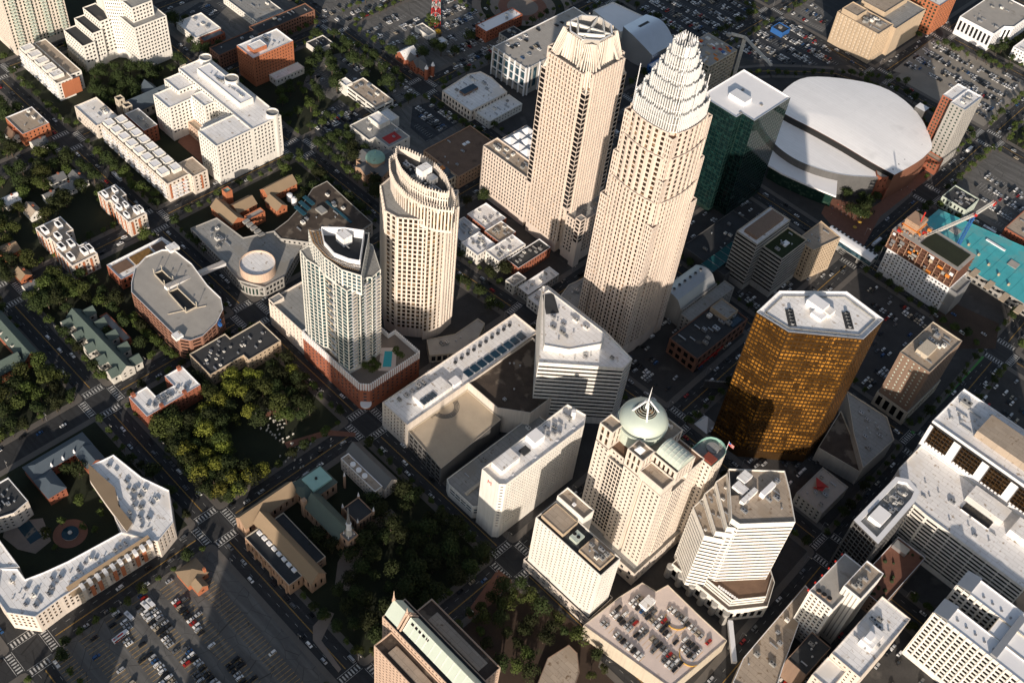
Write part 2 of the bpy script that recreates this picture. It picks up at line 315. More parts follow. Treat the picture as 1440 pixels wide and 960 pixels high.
    def units(s, poly, z, n, big=1.0, seed=0, mt='metalgrey'):
        """machines and vents standing on the roof"""
        r = s.rng; xs = [p[0] for p in poly]; ys = [p[1] for p in poly]; put = []; t = 0; n = int(n*1.6)+1
        while len(put) < n and t < n*30:
            t += 1; x, y = r.uniform(min(xs), max(xs)), r.uniform(min(ys), max(ys)); e = 2.2*big
            if not all(inside(x+i*e, y+j*e, poly) for i in (-1, 1) for j in (-1, 1)): continue
            if any(abs(x-a)+abs(y-b) < 4.2*big for a, b in put): continue
            put.append((x, y)); k = r.random(); mb = MB()
            if k < .55:
                w, l, h = r.uniform(1.1, 2.2)*big, r.uniform(1.5, 3)*big, r.uniform(1, 2)*big; mb.box(x-w, y-l/2, z+.25, x+w, y+l/2, z+.25+h, r.choice([mt, mt, 'roofgrey', 'white']))
                mb.box(x-w-.2, y-.2, z+.01, x+w+.2, y+.2, z+.24, 'steel')
                for q in (-.5, .5): mb.cyl(x+q*w, y, z+.25+h, z+.45+h, min(w, l)*.3, 'steel', n=10, top='black')
                mb.build('air_conditioner', s.roof_at(x, y, z))
            elif k < .8:
                mb.cyl(x, y, z+.01, z+1.2*big, .45*big, mt, n=8); mb.cyl(x, y, z+1.2*big, z+1.5*big, .75*big, mt, .2*big, n=8); mb.build('roof_vent', s.roof_at(x, y, z))
            else:
                l = r.uniform(3, 6)*big; mb.box(x-l/2, y-.4, z+.4, x+l/2, y+.4, z+1.1, mt); mb.box(x-l/2, y-.4, z+.01, x-l/2+.6, y+.4, z+.4, mt); mb.box(x+l/2-.6, y-.4, z+.01, x+l/2, y+.4, z+.4, mt); mb.build('roof_duct', s.roof_at(x, y, z))
def pane(w, h, m):
    k = (round(w, 2), round(h, 2), m)
    if k not in PANES:
        me = bpy.data.meshes.new('window'); me.from_pydata([(-w/2, 0, -h/2), (w/2, 0, -h/2), (w/2, 0, h/2), (-w/2, 0, h/2)], [], [(0, 1, 2, 3)]); me.materials.append(MATS[m]); PANES[k] = me
    return PANES[k]
def finish_windows():
    for s in ALLB:
        ws = sorted(s.w, key=lambda q: (Vector(q[:3])-CAM).length/max(.01, math.sqrt(q[5]*q[6]))); lim = 100 if len(ws) > 100 else len(ws)
        L = s.r.location
        for q in ws[:lim]:
            o = bpy.data.objects.new('window', pane(q[5], q[6], q[7])); o.matrix_basis = Matrix(((q[3], -q[4], 0, q[0]-L.x), (q[4], q[3], 0, q[1]-L.y), (0, 0, 1, q[2]-L.z), (0, 0, 0, 1)))
            o.parent = s.r; C.objects.link(o)
        if ws[lim:]:
            mb = MB()
            for x, y, z, ux, uy, w, h, m in ws[lim:]:
                a, b = (x-ux*w/2, y-uy*w/2), (x+ux*w/2, y+uy*w/2); mb.face([(*a, z-h/2), (*b, z-h/2), (*b, z+h/2), (*a, z+h/2)], m)
            mb.build('window', s.r)['kind'] = 'stuff'
def hide_under(x, y): return any(inside(x, y, p) for p, z in FOOT)
# ================================================================ tall towers
WN = lambda **k: W(**k)
mat('finwhite', (.68, .69, .69), .5, .05); mat('metalgrey2', (.22, .21, .20), .5, .1)
# ---- the tallest tower, stepped and crowned with fins
def tall_tower():
    cx, cy = -311, 501
    s = Bd('office_tower', 'tallest cream stone tower, curved faces stepping back to a crown of white upright fins', 'skyscraper', (cx, cy))
    def bowed(h, bow, k):     # square with bowed faces and notched corners
        o = []; 
        for q in range(4):
            c, sn = [(1, 0), (0, 1), (-1, 0), (0, -1)][q]
            pts = [(-h+k, -h), *[(t*(h-k)/3, -h-bow*(1-(t/3)**2)) for t in (-2, -1, 0, 1, 2)], (h-k, -h), (h-k, -h+k*.8), (h-k*.8, -h+k*.8), (h-k*.8, -h+k)]
            pts = pts[:-1]+[(h-k*.8, -h+k)]
            o += [(cx+x*c-y*sn, cy+x*sn+y*c) for x, y in pts]
        r = []
        for p in o:
            if not r or (Vector(p)-Vector(r[-1])).length > .3: r.append(p)
        return r
    st = W(bay=3.5, fl=4.0, w=.52, h=.7, mx=.4, rec=.6, m='glassbrown', pier=1.0)
    z = 0
    for h, z1, k in ((22, 151, 3.6), (20.7, 186, 4), (19.4, 205, 4.4)):
        s.vol(bowed(h, 2.2, k), z, z1, 'cream', 'brownroof', dict(st, z0=z+(12 if z == 0 else 1), zt=.6), par=1.6); z = z1
    # corner bays that stop lower down, each a slim shaft
    for sx, sy in ((1, -1), (-1, -1), (1, 1)):
        for e, d, z1 in ((20.3, 3.2, 133), (18.4, 3, 170), (16.9, 3, 203)):
            x, y = cx+sx*e, cy+sy*e; s.vol(box(x-d, y-d, x+d, y+d), 0 if z1 == 133 else 120, z1, 'cream', 'brownroof', W(bay=2, fl=3.9, w=.5, h=.62, mx=.2, m='glassbrown', z0=14 if z1 == 133 else 121), par=1.2, wn='corner_shaft')
    # crown: rings of tall fins round a pale core
    def ring(h, z0, z1, step=1.7, inner=1.4, k=.28):
        mb = MB(); c = h*.22; pts = [(-h+c, -h), (h-c, -h), (h, -h+c), (h, h-c), (h-c, h), (-h+c, h), (-h, h-c), (-h, -h+c)]
        for i in range(8):
            a, b = Vector(pts[i]), Vector(pts[(i+1) % 8]); L = (b-a).length; n = max(2, round(L/step)); u = (b-a)/L; nn = Vector((u.y, -u.x)); bow = 1.6 if L > 8 else 0
            for j in range(n):
                t = (j+.5)/n; p = a+u*(L*t)+nn*(bow*(1-(2*t-1)**2)); w = .3; dz = 1.0*(1 if j % 4 == 0 else 0)
                q = [p-u*w-nn*.9, p+u*w-nn*.9, p+u*w, p-u*w]; mb.prism([(cx+v.x, cy+v.y) for v in q], z0, z1+dz, 'finwhite')
            for zz in (z0+.5, z0+(z1-z0)*.5):
                m0 = (a+b)/2+nn*bow; mb.beam((cx+a.x, cy+a.y, zz), (cx+m0.x, cy+m0.y, zz), .2, 'finwhite', .3); mb.beam((cx+m0.x, cy+m0.y, zz), (cx+b.x, cy+b.y, zz), .2, 'finwhite', .3)
        mb.build('crown_fins', s.r)
        m2 = MB(); hh = h-inner; c = hh*.22; q = [(cx+a*hh/h, cy+b*hh/h) for a, b in pts]; m2.prism(q, z0-1, z1-3.4, 'metalgrey2', 'roofgrey'); m2.build('crown_core', s.r)
    for h, z0, z1 in ((18.6, 206, 218), (15.8, 213, 226), (13.0, 221, 234), (10.4, 229, 242), (8.0, 237, 249.5), (6.0, 244, 256.5)): ring(h, z0, z1)
    mb = MB()
    for x in range(-5, 6, 2):
        for y in range(-5, 6, 2):
            if abs(x) == 5 or abs(y) == 5: mb.beam((cx+x, cy+y, 248), (cx+x*.9, cy+y*.9, 260), .28, 'panelwhite')
    mb.build('crown_spikes', s.r)
    for x, y in ((cx-19, cy-14), (cx+15, cy+12), (cx-14, cy+17), (cx+20, cy-6)): mb = MB(); mb.beam((x, y, 205), (x, y, 236), .35, 'panelwhite'); mb.build('mast', s.r)
tall_tower()
# ---- tower that widens to a cut crystal crown
def flared_tower():
    s = Bd('office_tower', 'cream tower flaring to a faceted open white crown with dark glass corner notches', 'skyscraper', (-416, 544))
    x0, x1, y0, y1 = -438.5, -394, 522, 566; st = W(bay=2.9, fl=3.8, w=.54, h=.76, mx=.6, rec=.6, m='glassbrown', z0=10, pier=1.5)
    k = 5.5; body = [(x0+k, y0), (x1-k, y0), (x1-k, y0+.01)]
    # cruciform shaft, corners are the dark glass stacks
    pl = [(x0+k, y0), (x1-k, y0), (x1-k, y0+k), (x1, y0+k), (x1, y1-k), (x1-k, y1-k), (x1-k, y1), (x0+k, y1), (x0+k, y1-k), (x0, y1-k), (x0, y0+k), (x0+k, y0+k)]
    s.vol(pl, 0, 171, 'cream', 'roofgrey', st, par=2.2)
    for px_, py_, xs, ys in ((x1-k, y0, 1, -1), (x0, y0, -1, -1), (x1-k, y1-k, 1, 1)):
        s.vol(box(px_+.15, py_+.15, px_+k-.15, py_+k-.15), 48, 158, 'cream', 'roofgrey', W(bay=6, fl=4.3, w=.95, h=.8, mx=.1, rec=.5, m='glassdark', z0=50), par=.5, wn='corner_bay')
    # flared crown: ribs climbing from the four faces to an octagon rim
    cx, cy = -416, 544; mb = MB(); rim = []; foot = []
    for i in range(8):
        a = R(22.5+45*i); rim.append((cx+16.3*math.cos(a), cy+16.3*math.sin(a))); foot.append((cx+11.5*math.cos(a), cy+11.5*math.sin(a)))
    mb.loft(foot, 172, rim, 193, 'crownstone'); inn = inset(rim, 1.0); mb.loft(inn[::-1], 193, inset(foot, 1)[::-1], 176, 'crownstone')
    for i in range(8):
        j = (i+1) % 8; a, b = ccw(rim)[i], ccw(rim)[j]; c, d = inn[j], inn[i]; mb.face([(*a, 193), (*b, 193), (*c, 193), (*d, 193)], 'panelwhite')
    mb.build('crown_wall', s.r)
    mb = MB()
    for a, b in ((rim[0], rim[4]), (rim[2], rim[6])): mb.beam((*a, 191.5), (*b, 191.5), 1.2, 'white', 3)
    mb.prism([(cx-1, cy-10), (cx+10, cy-1), (cx+1, cy+10), (cx-10, cy+1)], 176, 177, 'roofdark')
    for a, b in (((cx, cy-13), (cx+13, cy)), ((cx-13, cy), (cx, cy-13)), ((cx+13, cy), (cx, cy+13))): mb.beam((*a, 188), (*b, 188), .8, 'white', 12)
    mb.build('crown_partition', s.r)
    for sx, sy in ((1, -1), (-1, -1), (1, 1), (-1, 1)):
        mb = MB()
        for t in range(-4, 5):
            e = t/4; o = abs(e)
            bx, by = cx+sx*(20.6-(o*11 if t < 0 else 0)), cy+sy*(20.6-(o*11 if t > 0 else 0)); zb = 158+o*16
            tx, ty = cx+sx*(13-(o*5 if t < 0 else 0)), cy+sy*(13-(o*5 if t > 0 else 0)); mb.beam((bx, by, zb), (tx, ty, 192-o*3), .8, 'ivory', 1.9)
        mb.build('crown_ribs', s.r)
    for q in range(4):
        mb = MB()
        for t in range(-4, 5):
            c, sn = [(1, 0), (0, 1), (-1, 0), (0, -1)][q]; x, y, X, Y = t*2.2, -16.5, t*1.7, -15.6
            mb.beam((cx+x*c-y*sn, cy+x*sn+y*c, 172), (cx+X*c-Y*sn, cy+X*sn+Y*c, 192), .75, 'ivory', 1.5)
        mb.build('crown_ribs', s.r)
    # podium on the right and the low wing on the left
    s.vol(box(-394.5, 523.4, -380, 592), 0, 43, 'cream', 'roofgrey', W(bay=3, fl=4, w=.5, h=.65, z0=9, m='glass', pier=.8), par=1.5, wn='podium_wall', rn='podium_roof')
    s.vol(box(-383, 520.5, -377.5, 527), 0, 50, 'cream', 'roofgrey', W(bay=4, fl=4, w=.8, h=.7, z0=26, m='glassdark', mx=.3), par=.6, wn='corner_bay')
    s.units(box(-392, 530, -382, 590), 43, 4)
flared_tower()
s = Bd('office_wing', 'cream low wing with folded white glazed roofs left of the flared tower', 'building', (-465, 545)); st = W(bay=2.9, fl=4, w=.5, h=.62, z0=8, m='glass', pier=.7)
s.vol(box(-490, 523.5, -437.6, 540), 0, 50, 'cream', 'rooftan', st, par=1.5); s.vol(box(-488, 540.3, -437.6, 572), 0, 49, 'cream', 'roofwhite', st); s.units(box(-486, 526, -442, 538), 50, 7)
for i in range(5):
    mb = MB(); x0 = -486+i*9.6
    for j in range(3): 
        y = 542+j*10; mb.face([(x0, y, 50), (x0+9.2, y, 50), (x0+4.6, y+4.6, 54)], 'roofpure'); mb.face([(x0+9.2, y, 50), (x0+9.2, y+9.4, 50), (x0+4.6, y+4.6, 54)], 'panelwhite'); mb.face([(x0+9.2, y+9.4, 50), (x0, y+9.4, 50), (x0+4.6, y+4.6, 54)], 'roofpure'); mb.face([(x0, y+9.4, 50), (x0, y, 50), (x0+4.6, y+4.6, 54)], 'panelwhite')
    mb.build('skylight', s.r)
# ---- lens topped office tower in the middle
def lens_tower():
    s = Bd('office_tower', 'cream tower with a lens shaped crown ring and a sloping terrace, facing the camera', 'skyscraper', (-415, 388))
    st = W(bay=3.6, fl=4, w=.62, h=.74, mx=.6, rec=.7, m='glassbrown', z0=9, pier=1.4); sg = W(bay=3.4, fl=3.9, w=.7, h=.86, mx=.5, rec=.5, m='glassgold2', z0=9, pier=.8)
    pl = pp([(541, 462), (556, 471), (597, 475), (618, 470), (634, 455), (632, 440)], 0)[:-1]+[(-404, 412), (-420, 416), (-442, 410), (-450, 396), (-446, 378)]
    mb = MB()
    s.vol(pl, 0, 118, 'ivory', 'roofgrey', st, par=1.2)
    for i, (a, b) in enumerate(((0, 1),)):    # ground floor arcade
        pass
    # glazed curved bay on the right, rising to the crown
    gl = arc(-418, 391, 24, -34, 44, 9); gl2 = gl+[(-404, 402), (-404, 382)]
    s.vol(gl2, 0, 129, 'ivory', 'roofgrey', sg, par=.6, wn='glazed_bay')
    lens = []
    c = pp([(548, 229), (549, 246), (556, 262), (570, 277), (592, 290), (616, 297), (637, 299)], 131); d = pp([(640, 285), (634, 268), (618, 250), (598, 237), (574, 226), (556, 222)], 131)
    lens = c+d; s.vol(inset(lens, .2), 112, 131, 'ivory', 'roofgrey', W(bay=2.4, fl=17, w=.5, h=.9, mx=.1, m='glassgold2', z0=113), par=1.4, wn='upper_wall', rn='upper_roof')
    inner = inset(lens, 4.2); s.vol(inner, 131.1, 139, 'ivory', 'roofdark', W(bay=1.9, fl=7.5, w=.5, h=.8, mx=.1, m='glassdark', z0=131.3), par=4.5, wn='crown_wall', rn='crown_roof')
    mb = MB()
    for P0, step, zt in ((ccw(lens), 2.0, 135.5), (ccw(inner), 2.0, 145.5)):
        n = len(P0)
        for i in range(n):
            a, b = Vector(P0[i]), Vector(P0[(i+1) % n]); L = (b-a).length; k = max(1, round(L/step)); u = (b-a).normalized(); nn = Vector((u.y, -u.x))
            for j in range(k): p = a+(b-a)*(j+.5)/k; mb.prism([tuple(p-u*.3-nn*.3), tuple(p-u*.3+nn*.6), tuple(p+u*.3+nn*.6), tuple(p+u*.3-nn*.3)][::-1], zt-6, zt, 'ivory')
    mb.build('crown_fins', s.r)
    cxx, cyy = pp([(598, 252)], 139)[0]; mb = MB(); mb.box(cxx-5, cyy-4, 139.2, cxx+1, cyy+5, 148, 'roofwhite'); mb.build('penthouse', s.r)
    mb = MB(); mb.box(cxx+3, cyy-2, 139.2, cxx+8, cyy+4, 144, 'metalgrey'); mb.build('penthouse', s.r); s.units(inset(inner, 2), 139, 9, 1.2)
    # curved forecourt wing
    s.vol(pp([(600, 478), (640, 470), (672, 448), (682, 455), (670, 480), (640, 497), (604, 500)], 8), 0, 8, 'beige', 'roofconc', W(bay=4, fl=6, w=.7, h=.7), par=.6, wn='forecourt_wall', rn='forecourt_roof')
    s.units(pp([(610, 482), (640, 474), (670, 460), (655, 480), (620, 492)], 8), 8, 6)
mat('glassgold2', (.05, .035, .02), .12, kind='glass', c2=(.28, .18, .08))
lens_tower()
# ---- residential tower with the pool podium
def condo_tower():
    s = Bd('apartment_tower', 'white and green glass residential tower on a brick podium with a turquoise pool', 'skyscraper', (-410, 320))
    z = 121
    sg = W(bay=3.9, fl=3.35, w=.88, h=.84, mx=.2, rec=.7, m='glassteal', z0=28, pier=.6)
    roof = pp([(432, 318), (520, 322), (509, 384), (480, 375), (455, 357), (438, 337)], z+4)
    body = [(-440, 304), (-431, 302), (-420, 304), (-418, 306), (-404, 306), (-402, 303), (-392, 304), (-391, 314), (-393, 316), (-393, 322), (-391, 324), (-393, 333), (-414, 344), (-440, 331)]
    s.vol(body, 0, 107, 'condowhite', 'roofgrey', sg, par=.6)
    s.vol(inset(roof, .3), 104, z, 'condowhite', 'roofdark', W(bay=3, fl=3.35, w=.75, h=.75, mx=.3, m='glassblue', z0=106), par=1.2, wn='upper_wall', rn='upper_roof')
    ar = pp([(452, 321), (456, 340), (470, 356), (490, 364), (506, 367)], z+6); st = pp([(512, 326), (484, 322)], z+6)
    mb = MB()       # curved screen wall of the crown
    for i in range(len(ar)-1): mb.beam((*ar[i], z+3), (*ar[i+1], z+3), .5, 'panelwhite', 7)
    for a, b in ((ar[-1], st[0]), (st[0], st[1]), (st[1], ar[0])): mb.beam((*a, z+3.4), (*b, z+3.4), .5, 'panelwhite', 8)
    mb.build('crown_screen', s.r)
    mb = MB()
    outer = pp([(434, 321), (440, 339), (458, 358), (482, 373), (506, 379)], z+4)   # pergola slats between screen and rim
    for k in range(4):
        a, b, c, d = [Vector(v) for v in (outer[k], outer[k+1], ar[k+1], ar[k])]
        for j in range(9): t = j/9; p, q = a.lerp(b, t), d.lerp(c, t); mb.beam((*p, z+2.6), (*q, z+2.6), .3, 'brassfin', .5)
    for t in (.2, .5, .8):
        for k in range(4): p, q = Vector(outer[k]).lerp(Vector(ar[k]), t), Vector(outer[k+1]).lerp(Vector(ar[k+1]), t); mb.beam((*p, z+2.9), (*q, z+2.9), .3, 'steel', .3)
    mb.build('pergola', s.r)
    cx, cy = pp([(484, 340)], z)[0]; mb = MB(); mb.box(cx-4, cy-3.5, z+.05, cx+4, cy+3.5, z+7, 'roofwhite'); mb.build('penthouse', s.r); s.units(pp([(468, 335), (500, 333), (500, 358), (478, 352)], z), z, 6)
    # balconies on the right hand face and corner
    for k in range(24):
        zz = 30+k*3.25
        for y in (308, 319, 328): mb = MB(); mb.box(-391, y-2, zz, -388.6, y+2, zz+.25, 'panelwhite'); mb.box(-388.8, y-2, zz+.25, -388.6, y+2, zz+1.2, 'beige'); mb.build('balcony', s.r)
        if k % 2 == 0: mb = MB(); mb.box(-412, 303.2, zz, -407, 305.6, zz+.25, 'panelwhite'); mb.box(-412, 303, zz+.25, -407, 303.2, zz+1.2, 'tan'); mb.build('balcony', s.r)
    # podium
    pod = [(-441, 301.5), (-378, 301.5), (-373, 306.5), (-373, 352), (-400, 352), (-400, 346), (-441, 346)]
    s.vol(pod, 0, 24, 'brick', 'plaza', W(bay=4.2, fl=3.6, w=.45, h=.5, z0=5, m='glassblue', zt=5), par=4, wn='podium_wall', rn='podium_roof', cap='panelwhite')
    mb = MB()
    for i in range(len(pod)):
        a, b = Vector(ccw(pod)[i]), Vector(ccw(pod)[(i+1) % len(pod)]); n = max(1, round((b-a).length/1.8))
        if (b-a).length < 30 and a.y > 340 and a.x < -395: continue
        for j in range(n): p = a+(b-a)*(j+.5)/n; mb.box(p.x-.45, p.y-.45, 21.5, p.x+.45, p.y+.45, 28.6, 'panelwhite')
    mb.build('parapet', s.r)
    px_, py_ = pp([(545, 503)], 24)[0]
    mb = MB(); mb.prism(pp([(536, 489), (558, 489), (556, 522), (532, 521)], 24), 24.02, 24.25, 'deck'); mb.build('pool_deck', s.r)
    mb = MB(); mb.prism(pp([(541, 494), (552, 494), (550, 516), (538, 516)], 24), 24.1, 24.34, 'pool'); tag(mb.build('pool', s.r), 'turquoise rooftop pool')
    mb = MB(); mb.prism(circ(-374, 303.5, 4, 16), 8, 9, 'panelwhite'); mb.build('canopy', s.r)
    return px_, py_
POOL = condo_tower()
SG = []
def sign(txt, size, loc, ux, uy, m, lab, vertical=True):
    c = bpy.data.curves.new('sign', 'FONT'); c.body = txt; c.size = size; c.extrude = .08; c.align_x = 'CENTER'; t = bpy.data.objects.new('tmp', c); C.objects.link(t); bpy.context.view_layer.update()
    me = bpy.data.meshes.new_from_object(t.evaluated_get(bpy.context.evaluated_depsgraph_get())); bpy.data.objects.remove(t); me.name = 'sign'; me.materials.clear(); me.materials.append(MATS[m])
    o = bpy.data.objects.new('sign', me); n = Vector((uy, -ux, 0)); o.matrix_basis = Matrix(((ux, 0, n.x, loc[0]), (uy, 0, n.y, loc[1]), (0, 1, 0, loc[2]), (0, 0, 0, 1))); C.objects.link(o); tag(o, lab, 'sign')

s = Bd('parking_building', 'cream parapeted low block behind the left edge of the residential tower', 'building', (-458, 325))
s.vol(box(-482, 302.5, -441.6, 345), 0, 24, 'ivory', 'roofgrey', W(bay=4.5, fl=4, w=.25, h=.5, m='glass', z0=6, pier=.6), par=2)
s.vol(box(-482, 302.5, -476, 312), 24, 27, 'ivory', 'roofgrey', None, par=.6, wn='corner_turret')
# ---- dark green glass tower
s = Bd('office_tower', 'dark green mirror glass tower with a plain white roof beside the arena', 'skyscraper', (-368, 695))
sg = W(bay=3.4, fl=4, w=.93, h=.9, mx=.2, rec=.12, m='glassnight', z0=4); z = 100
rf = [(-385, 662), (-347, 648), (-342, 651), (-337, 661), (-336, 717), (-383, 712)]
s.vol([(-384, 660), (-348, 660), (-348, 668), (-336, 668), (-336, 717), (-384, 717)], 0, z, 'mullgreen', 'roofpure', sg, par=1, cap='panelwhite')
x, y = pp([(1040, 140)], z)[0]; mb = MB(); mb.box(x-8, y-5, z+.02, x+8, y+5, z+4, 'panelwhite'); mb.build('penthouse', s.r)
for dx, dy in ((12, -14), (16, 8), (-6, 12)): mb = MB(); mb.box(x+dx-1, y+dy-1, z+.02, x+dx+1, y+dy+1, z+1, 'roofgrey'); mb.build('roof_hatch', s.r)
# ---- gold octagonal tower
s = Bd('office_tower', 'octagonal tower of golden brown mirror glass with a white roof', 'skyscraper', (-170, 506)); z = 131
oc = pp([(1063, 441), (1108, 469), (1213, 479), (1242, 451), (1190, 412), (1095, 411)], z)
s.vol(oc, 0, z, 'goldframe', 'roofwhite', W(bay=2.6, fl=3.7, w=.74, h=.62, mx=.3, rec=.3, m='glassgold', z0=8), par=1.6, cap='panelwhite')
i2 = inset(oc, 4.0); mb = MB(); n = len(i2)
for i in range(n): mb.beam((*i2[i], z+.5), (*i2[(i+1) % n], z+.5), .5, 'roofgrey', 1)
mb.build('gutter_kerb', s.r)
for a, b, w, l, h, m in ((1148, 432, 6, 4, 5, 'roofpure'), (1160, 438, 5, 3.4, 3.2, 'roofwhite'), (1150, 445, 4, 3, 2.5, 'roofpure'), (1143, 424, 3, 4, 3, 'panelwhite')):
    x, y = pp([(a, b)], z)[0]; mb = MB(); mb.box(x-w, y-l, z+.02, x+w, y+l, z+h, m); mb.build('penthouse', s.r)
for a, b in ((1112, 447), (1192, 451)):
    x, y = pp([(a, b)], z)[0]; c = [(x+dx*.71-dy*.71, y+dx*.71+dy*.71) for dx, dy in ((-2.6, -7), (2.6, -7), (2.6, 7), (-2.6, 7))]
    mb = MB(); mb.prism(c, z+.02, z+.5, 'roofdark'); mb.build('plant_well', s.r)
    for k in range(5): p = (x+(k-2)*-2.0, y+(k-2)*2.0); mb = MB(); mb.cyl(p[0], p[1], z+.5, z+2, 1.1, 'metalgrey', n=10, top='black'); mb.build('cooling_fan', s.r)
mat('redroof', (.22, .05, .03), .8, .1)
# ---- tower with the pale green dome and spire
def dome_tower():
    s = Bd('office_tower', 'cream stepped tower topped by a pale green dome held by white struts and a spire', 'skyscraper', (-185, 350))
    st = W(bay=3.2, fl=3.8, w=.46, h=.46, mx=.6, rec=.7, m='glassdark', z0=16); sv = W(bay=2.6, fl=3.7, w=.8, h=.75, mx=.3, rec=.9, m='glassdark', z0=16)
    tall = W(bay=3.4, fl=9, w=.45, h=.8, mx=.8, rec=.6, m='glassbrown')
    # base
    s.vol(box(-215, 341, -157, 390), 0, 13, 'ivory', 'roofgrey', W(bay=6, fl=5, w=.35, h=.55, m='glass', z0=2), wn='podium_wall', rn='podium_roof', par=1.2)
    pl = [(-213, 349), (-202, 349), (-202, 351), (-189, 351), (-189, 347), (-176, 347), (-176, 349), (-174, 349), (-174, 347), (-160, 347), (-160, 358), (-162, 358), (-162, 372), (-160, 372), (-160, 388), (-213, 388)]
    s.vol(pl, 13.1, 92, 'ivory', 'brownroof', st, par=1)
    for b in (box(-201.8, 348.4, -189.2, 351.4), box(-162.6, 358.4, -159.4, 371.6)): s.vol(b, 13.1, 86, 'ivory', 'roofgrey', dict(sv, z0=16), par=1, wn='glazed_bay')
    for b, z1 in ((box(-213, 349, -203, 359), 108), (box(-190, 348, -178.2, 358.6), 107), (box(-178, 347.6, -160.5, 358), 98), (box(-179, 358.7, -160.5, 376), 104), (box(-213, 359.2, -179.2, 388), 101)):
        s.vol(b, 92.1, z1, 'ivory', 'rooftan', dict(tall, z0=93.5), par=1.4, wn='upper_wall', rn='upper_roof')
    x, y = -198, 371; z = 96
    mb = MB(); mb.prism(circ(x, y, 14.6, 40), z, 105, 'palegreen'); mb.build('dome_drum', s.r)
    mb = MB(); mb.prism(circ(x, y, 14.2, 40), 105, 106.3, 'glassbrown'); mb.prism(circ(x, y, 15.4, 40), 106.3, 107.8, 'palegreen'); mb.prism(circ(x, y, 14.2, 40), 107.8, 109.2, 'glassdark'); mb.build('dome_band', s.r)
    mb = MB(); mb.dome(x, y, 109.2, 14.7, 9, 'palegreen', 40, 7, 62); mb.build('dome', s.r, smooth=True)
    mb = MB(); mb.dome(x, y, 116.4, 7.0, 3.4, 'glassbrown', 32, 4)
    for k in range(6): q = circ(x, y, 7.0*math.cos(R(k*15))+.15, 32); zz = 116.4+3.4*math.sin(R(k*15)); [mb.beam((*q[i], zz), (*q[(i+1) % 32], zz), .22, 'palegreen') for i in range(32)]
    mb.build('oculus', s.r)
    for i in range(4):
        a = R(45+90*i); mb = MB(); mb.beam((x+18*math.cos(a), y+18*math.sin(a), 102), (x+1.2*math.cos(a), y+1.2*math.sin(a), 126), .9, 'panelwhite'); mb.cyl(x+18.2*math.cos(a), y+18.2*math.sin(a), 95, 104, 1.3, 'ivory', .8, 8); mb.build('strut', s.r)
    mb = MB(); mb.cyl(x, y, 119, 127, 1.1, 'panelwhite', .6, 8); mb.cyl(x, y, 127, 139, .42, 'panelwhite', .08, 6); mb.build('spire', s.r)
    mb = MB(); x0, x1, y0, y1 = -178, -161, 360.5, 374.5; ym, rr = (y0+y1)/2, (y1-y0)/2
    for k in range(8):
        a0, a1 = R(180*k/8), R(180*(k+1)/8)
        mb.face([(x0, ym-rr*math.cos(a0), 105.5+5*math.sin(a0)), (x0, ym-rr*math.cos(a1), 105.5+5*math.sin(a1)), (x1, ym-rr*math.cos(a1), 105.5+5*math.sin(a1)), (x1, ym-rr*math.cos(a0), 105.5+5*math.sin(a0))], 'palegreen')
        for xx in (x0, x1): mb.face([(xx, ym, 105.5), (xx, ym-rr*math.cos(a0), 105.5+5*math.sin(a0)), (xx, ym-rr*math.cos(a1), 105.5+5*math.sin(a1))], 'palegreen')
    mb.build('barrel_roof', s.r)
    for k in range(6):
        mb = MB(); xx = x0+1.4+k*2.9; q = [(xx, ym-(rr+.1)*math.cos(R(t)), 105.5+5.15*math.sin(R(t))) for t in range(0, 181, 20)]; [mb.beam(q[i], q[i+1], .22, 'white') for i in range(9)]; mb.build('roof_rib', s.r)
    mb = MB(); mb.loft(box(-187, 350, -182, 355), 108.5, box(-184.6, 352.4, -184.4, 352.6), 112, 'panelwhite'); mb.build('skylight', s.r)
    s.vol([(-171, 388.2), (-154, 388.2), (-154, 400), *arc(-162.5, 400, 8.5, 0, 180, 8)[1:-1], (-171, 400)], 0, 88, 'ivory', 'roofgrey', dict(st, z0=14), par=2.2, wn='rear_wall', rn='rear_roof', cap='copper')
    mb = MB(); mb.cyl(-163, 401, 88.02, 89.4, 4, 'roofgrey', n=18); mb.build('helipad', s.r); mb = MB(); mb.box(-162, 389, 88.02, -155, 395, 91.5, 'redroof'); mb.build('stair_box', s.r)
    mb = MB(); mb.beam((-156, 405, 88), (-156, 405, 99), .22, 'panelwhite'); mb.build('flagpole', s.r)
    mb = MB(); mb.box(-156, 404.95, 95.5, -152, 405.05, 98.4, 'signred'); mb.box(-156, 404.9, 97, -154.4, 405.1, 98.45, 'blue'); [mb.box(-154.4, 404.89, 95.9+k*.9, -152, 405.11, 96.3+k*.9, 'paintwhite') for k in range(3)]; mb.build('flag', s.r)
dome_tower()
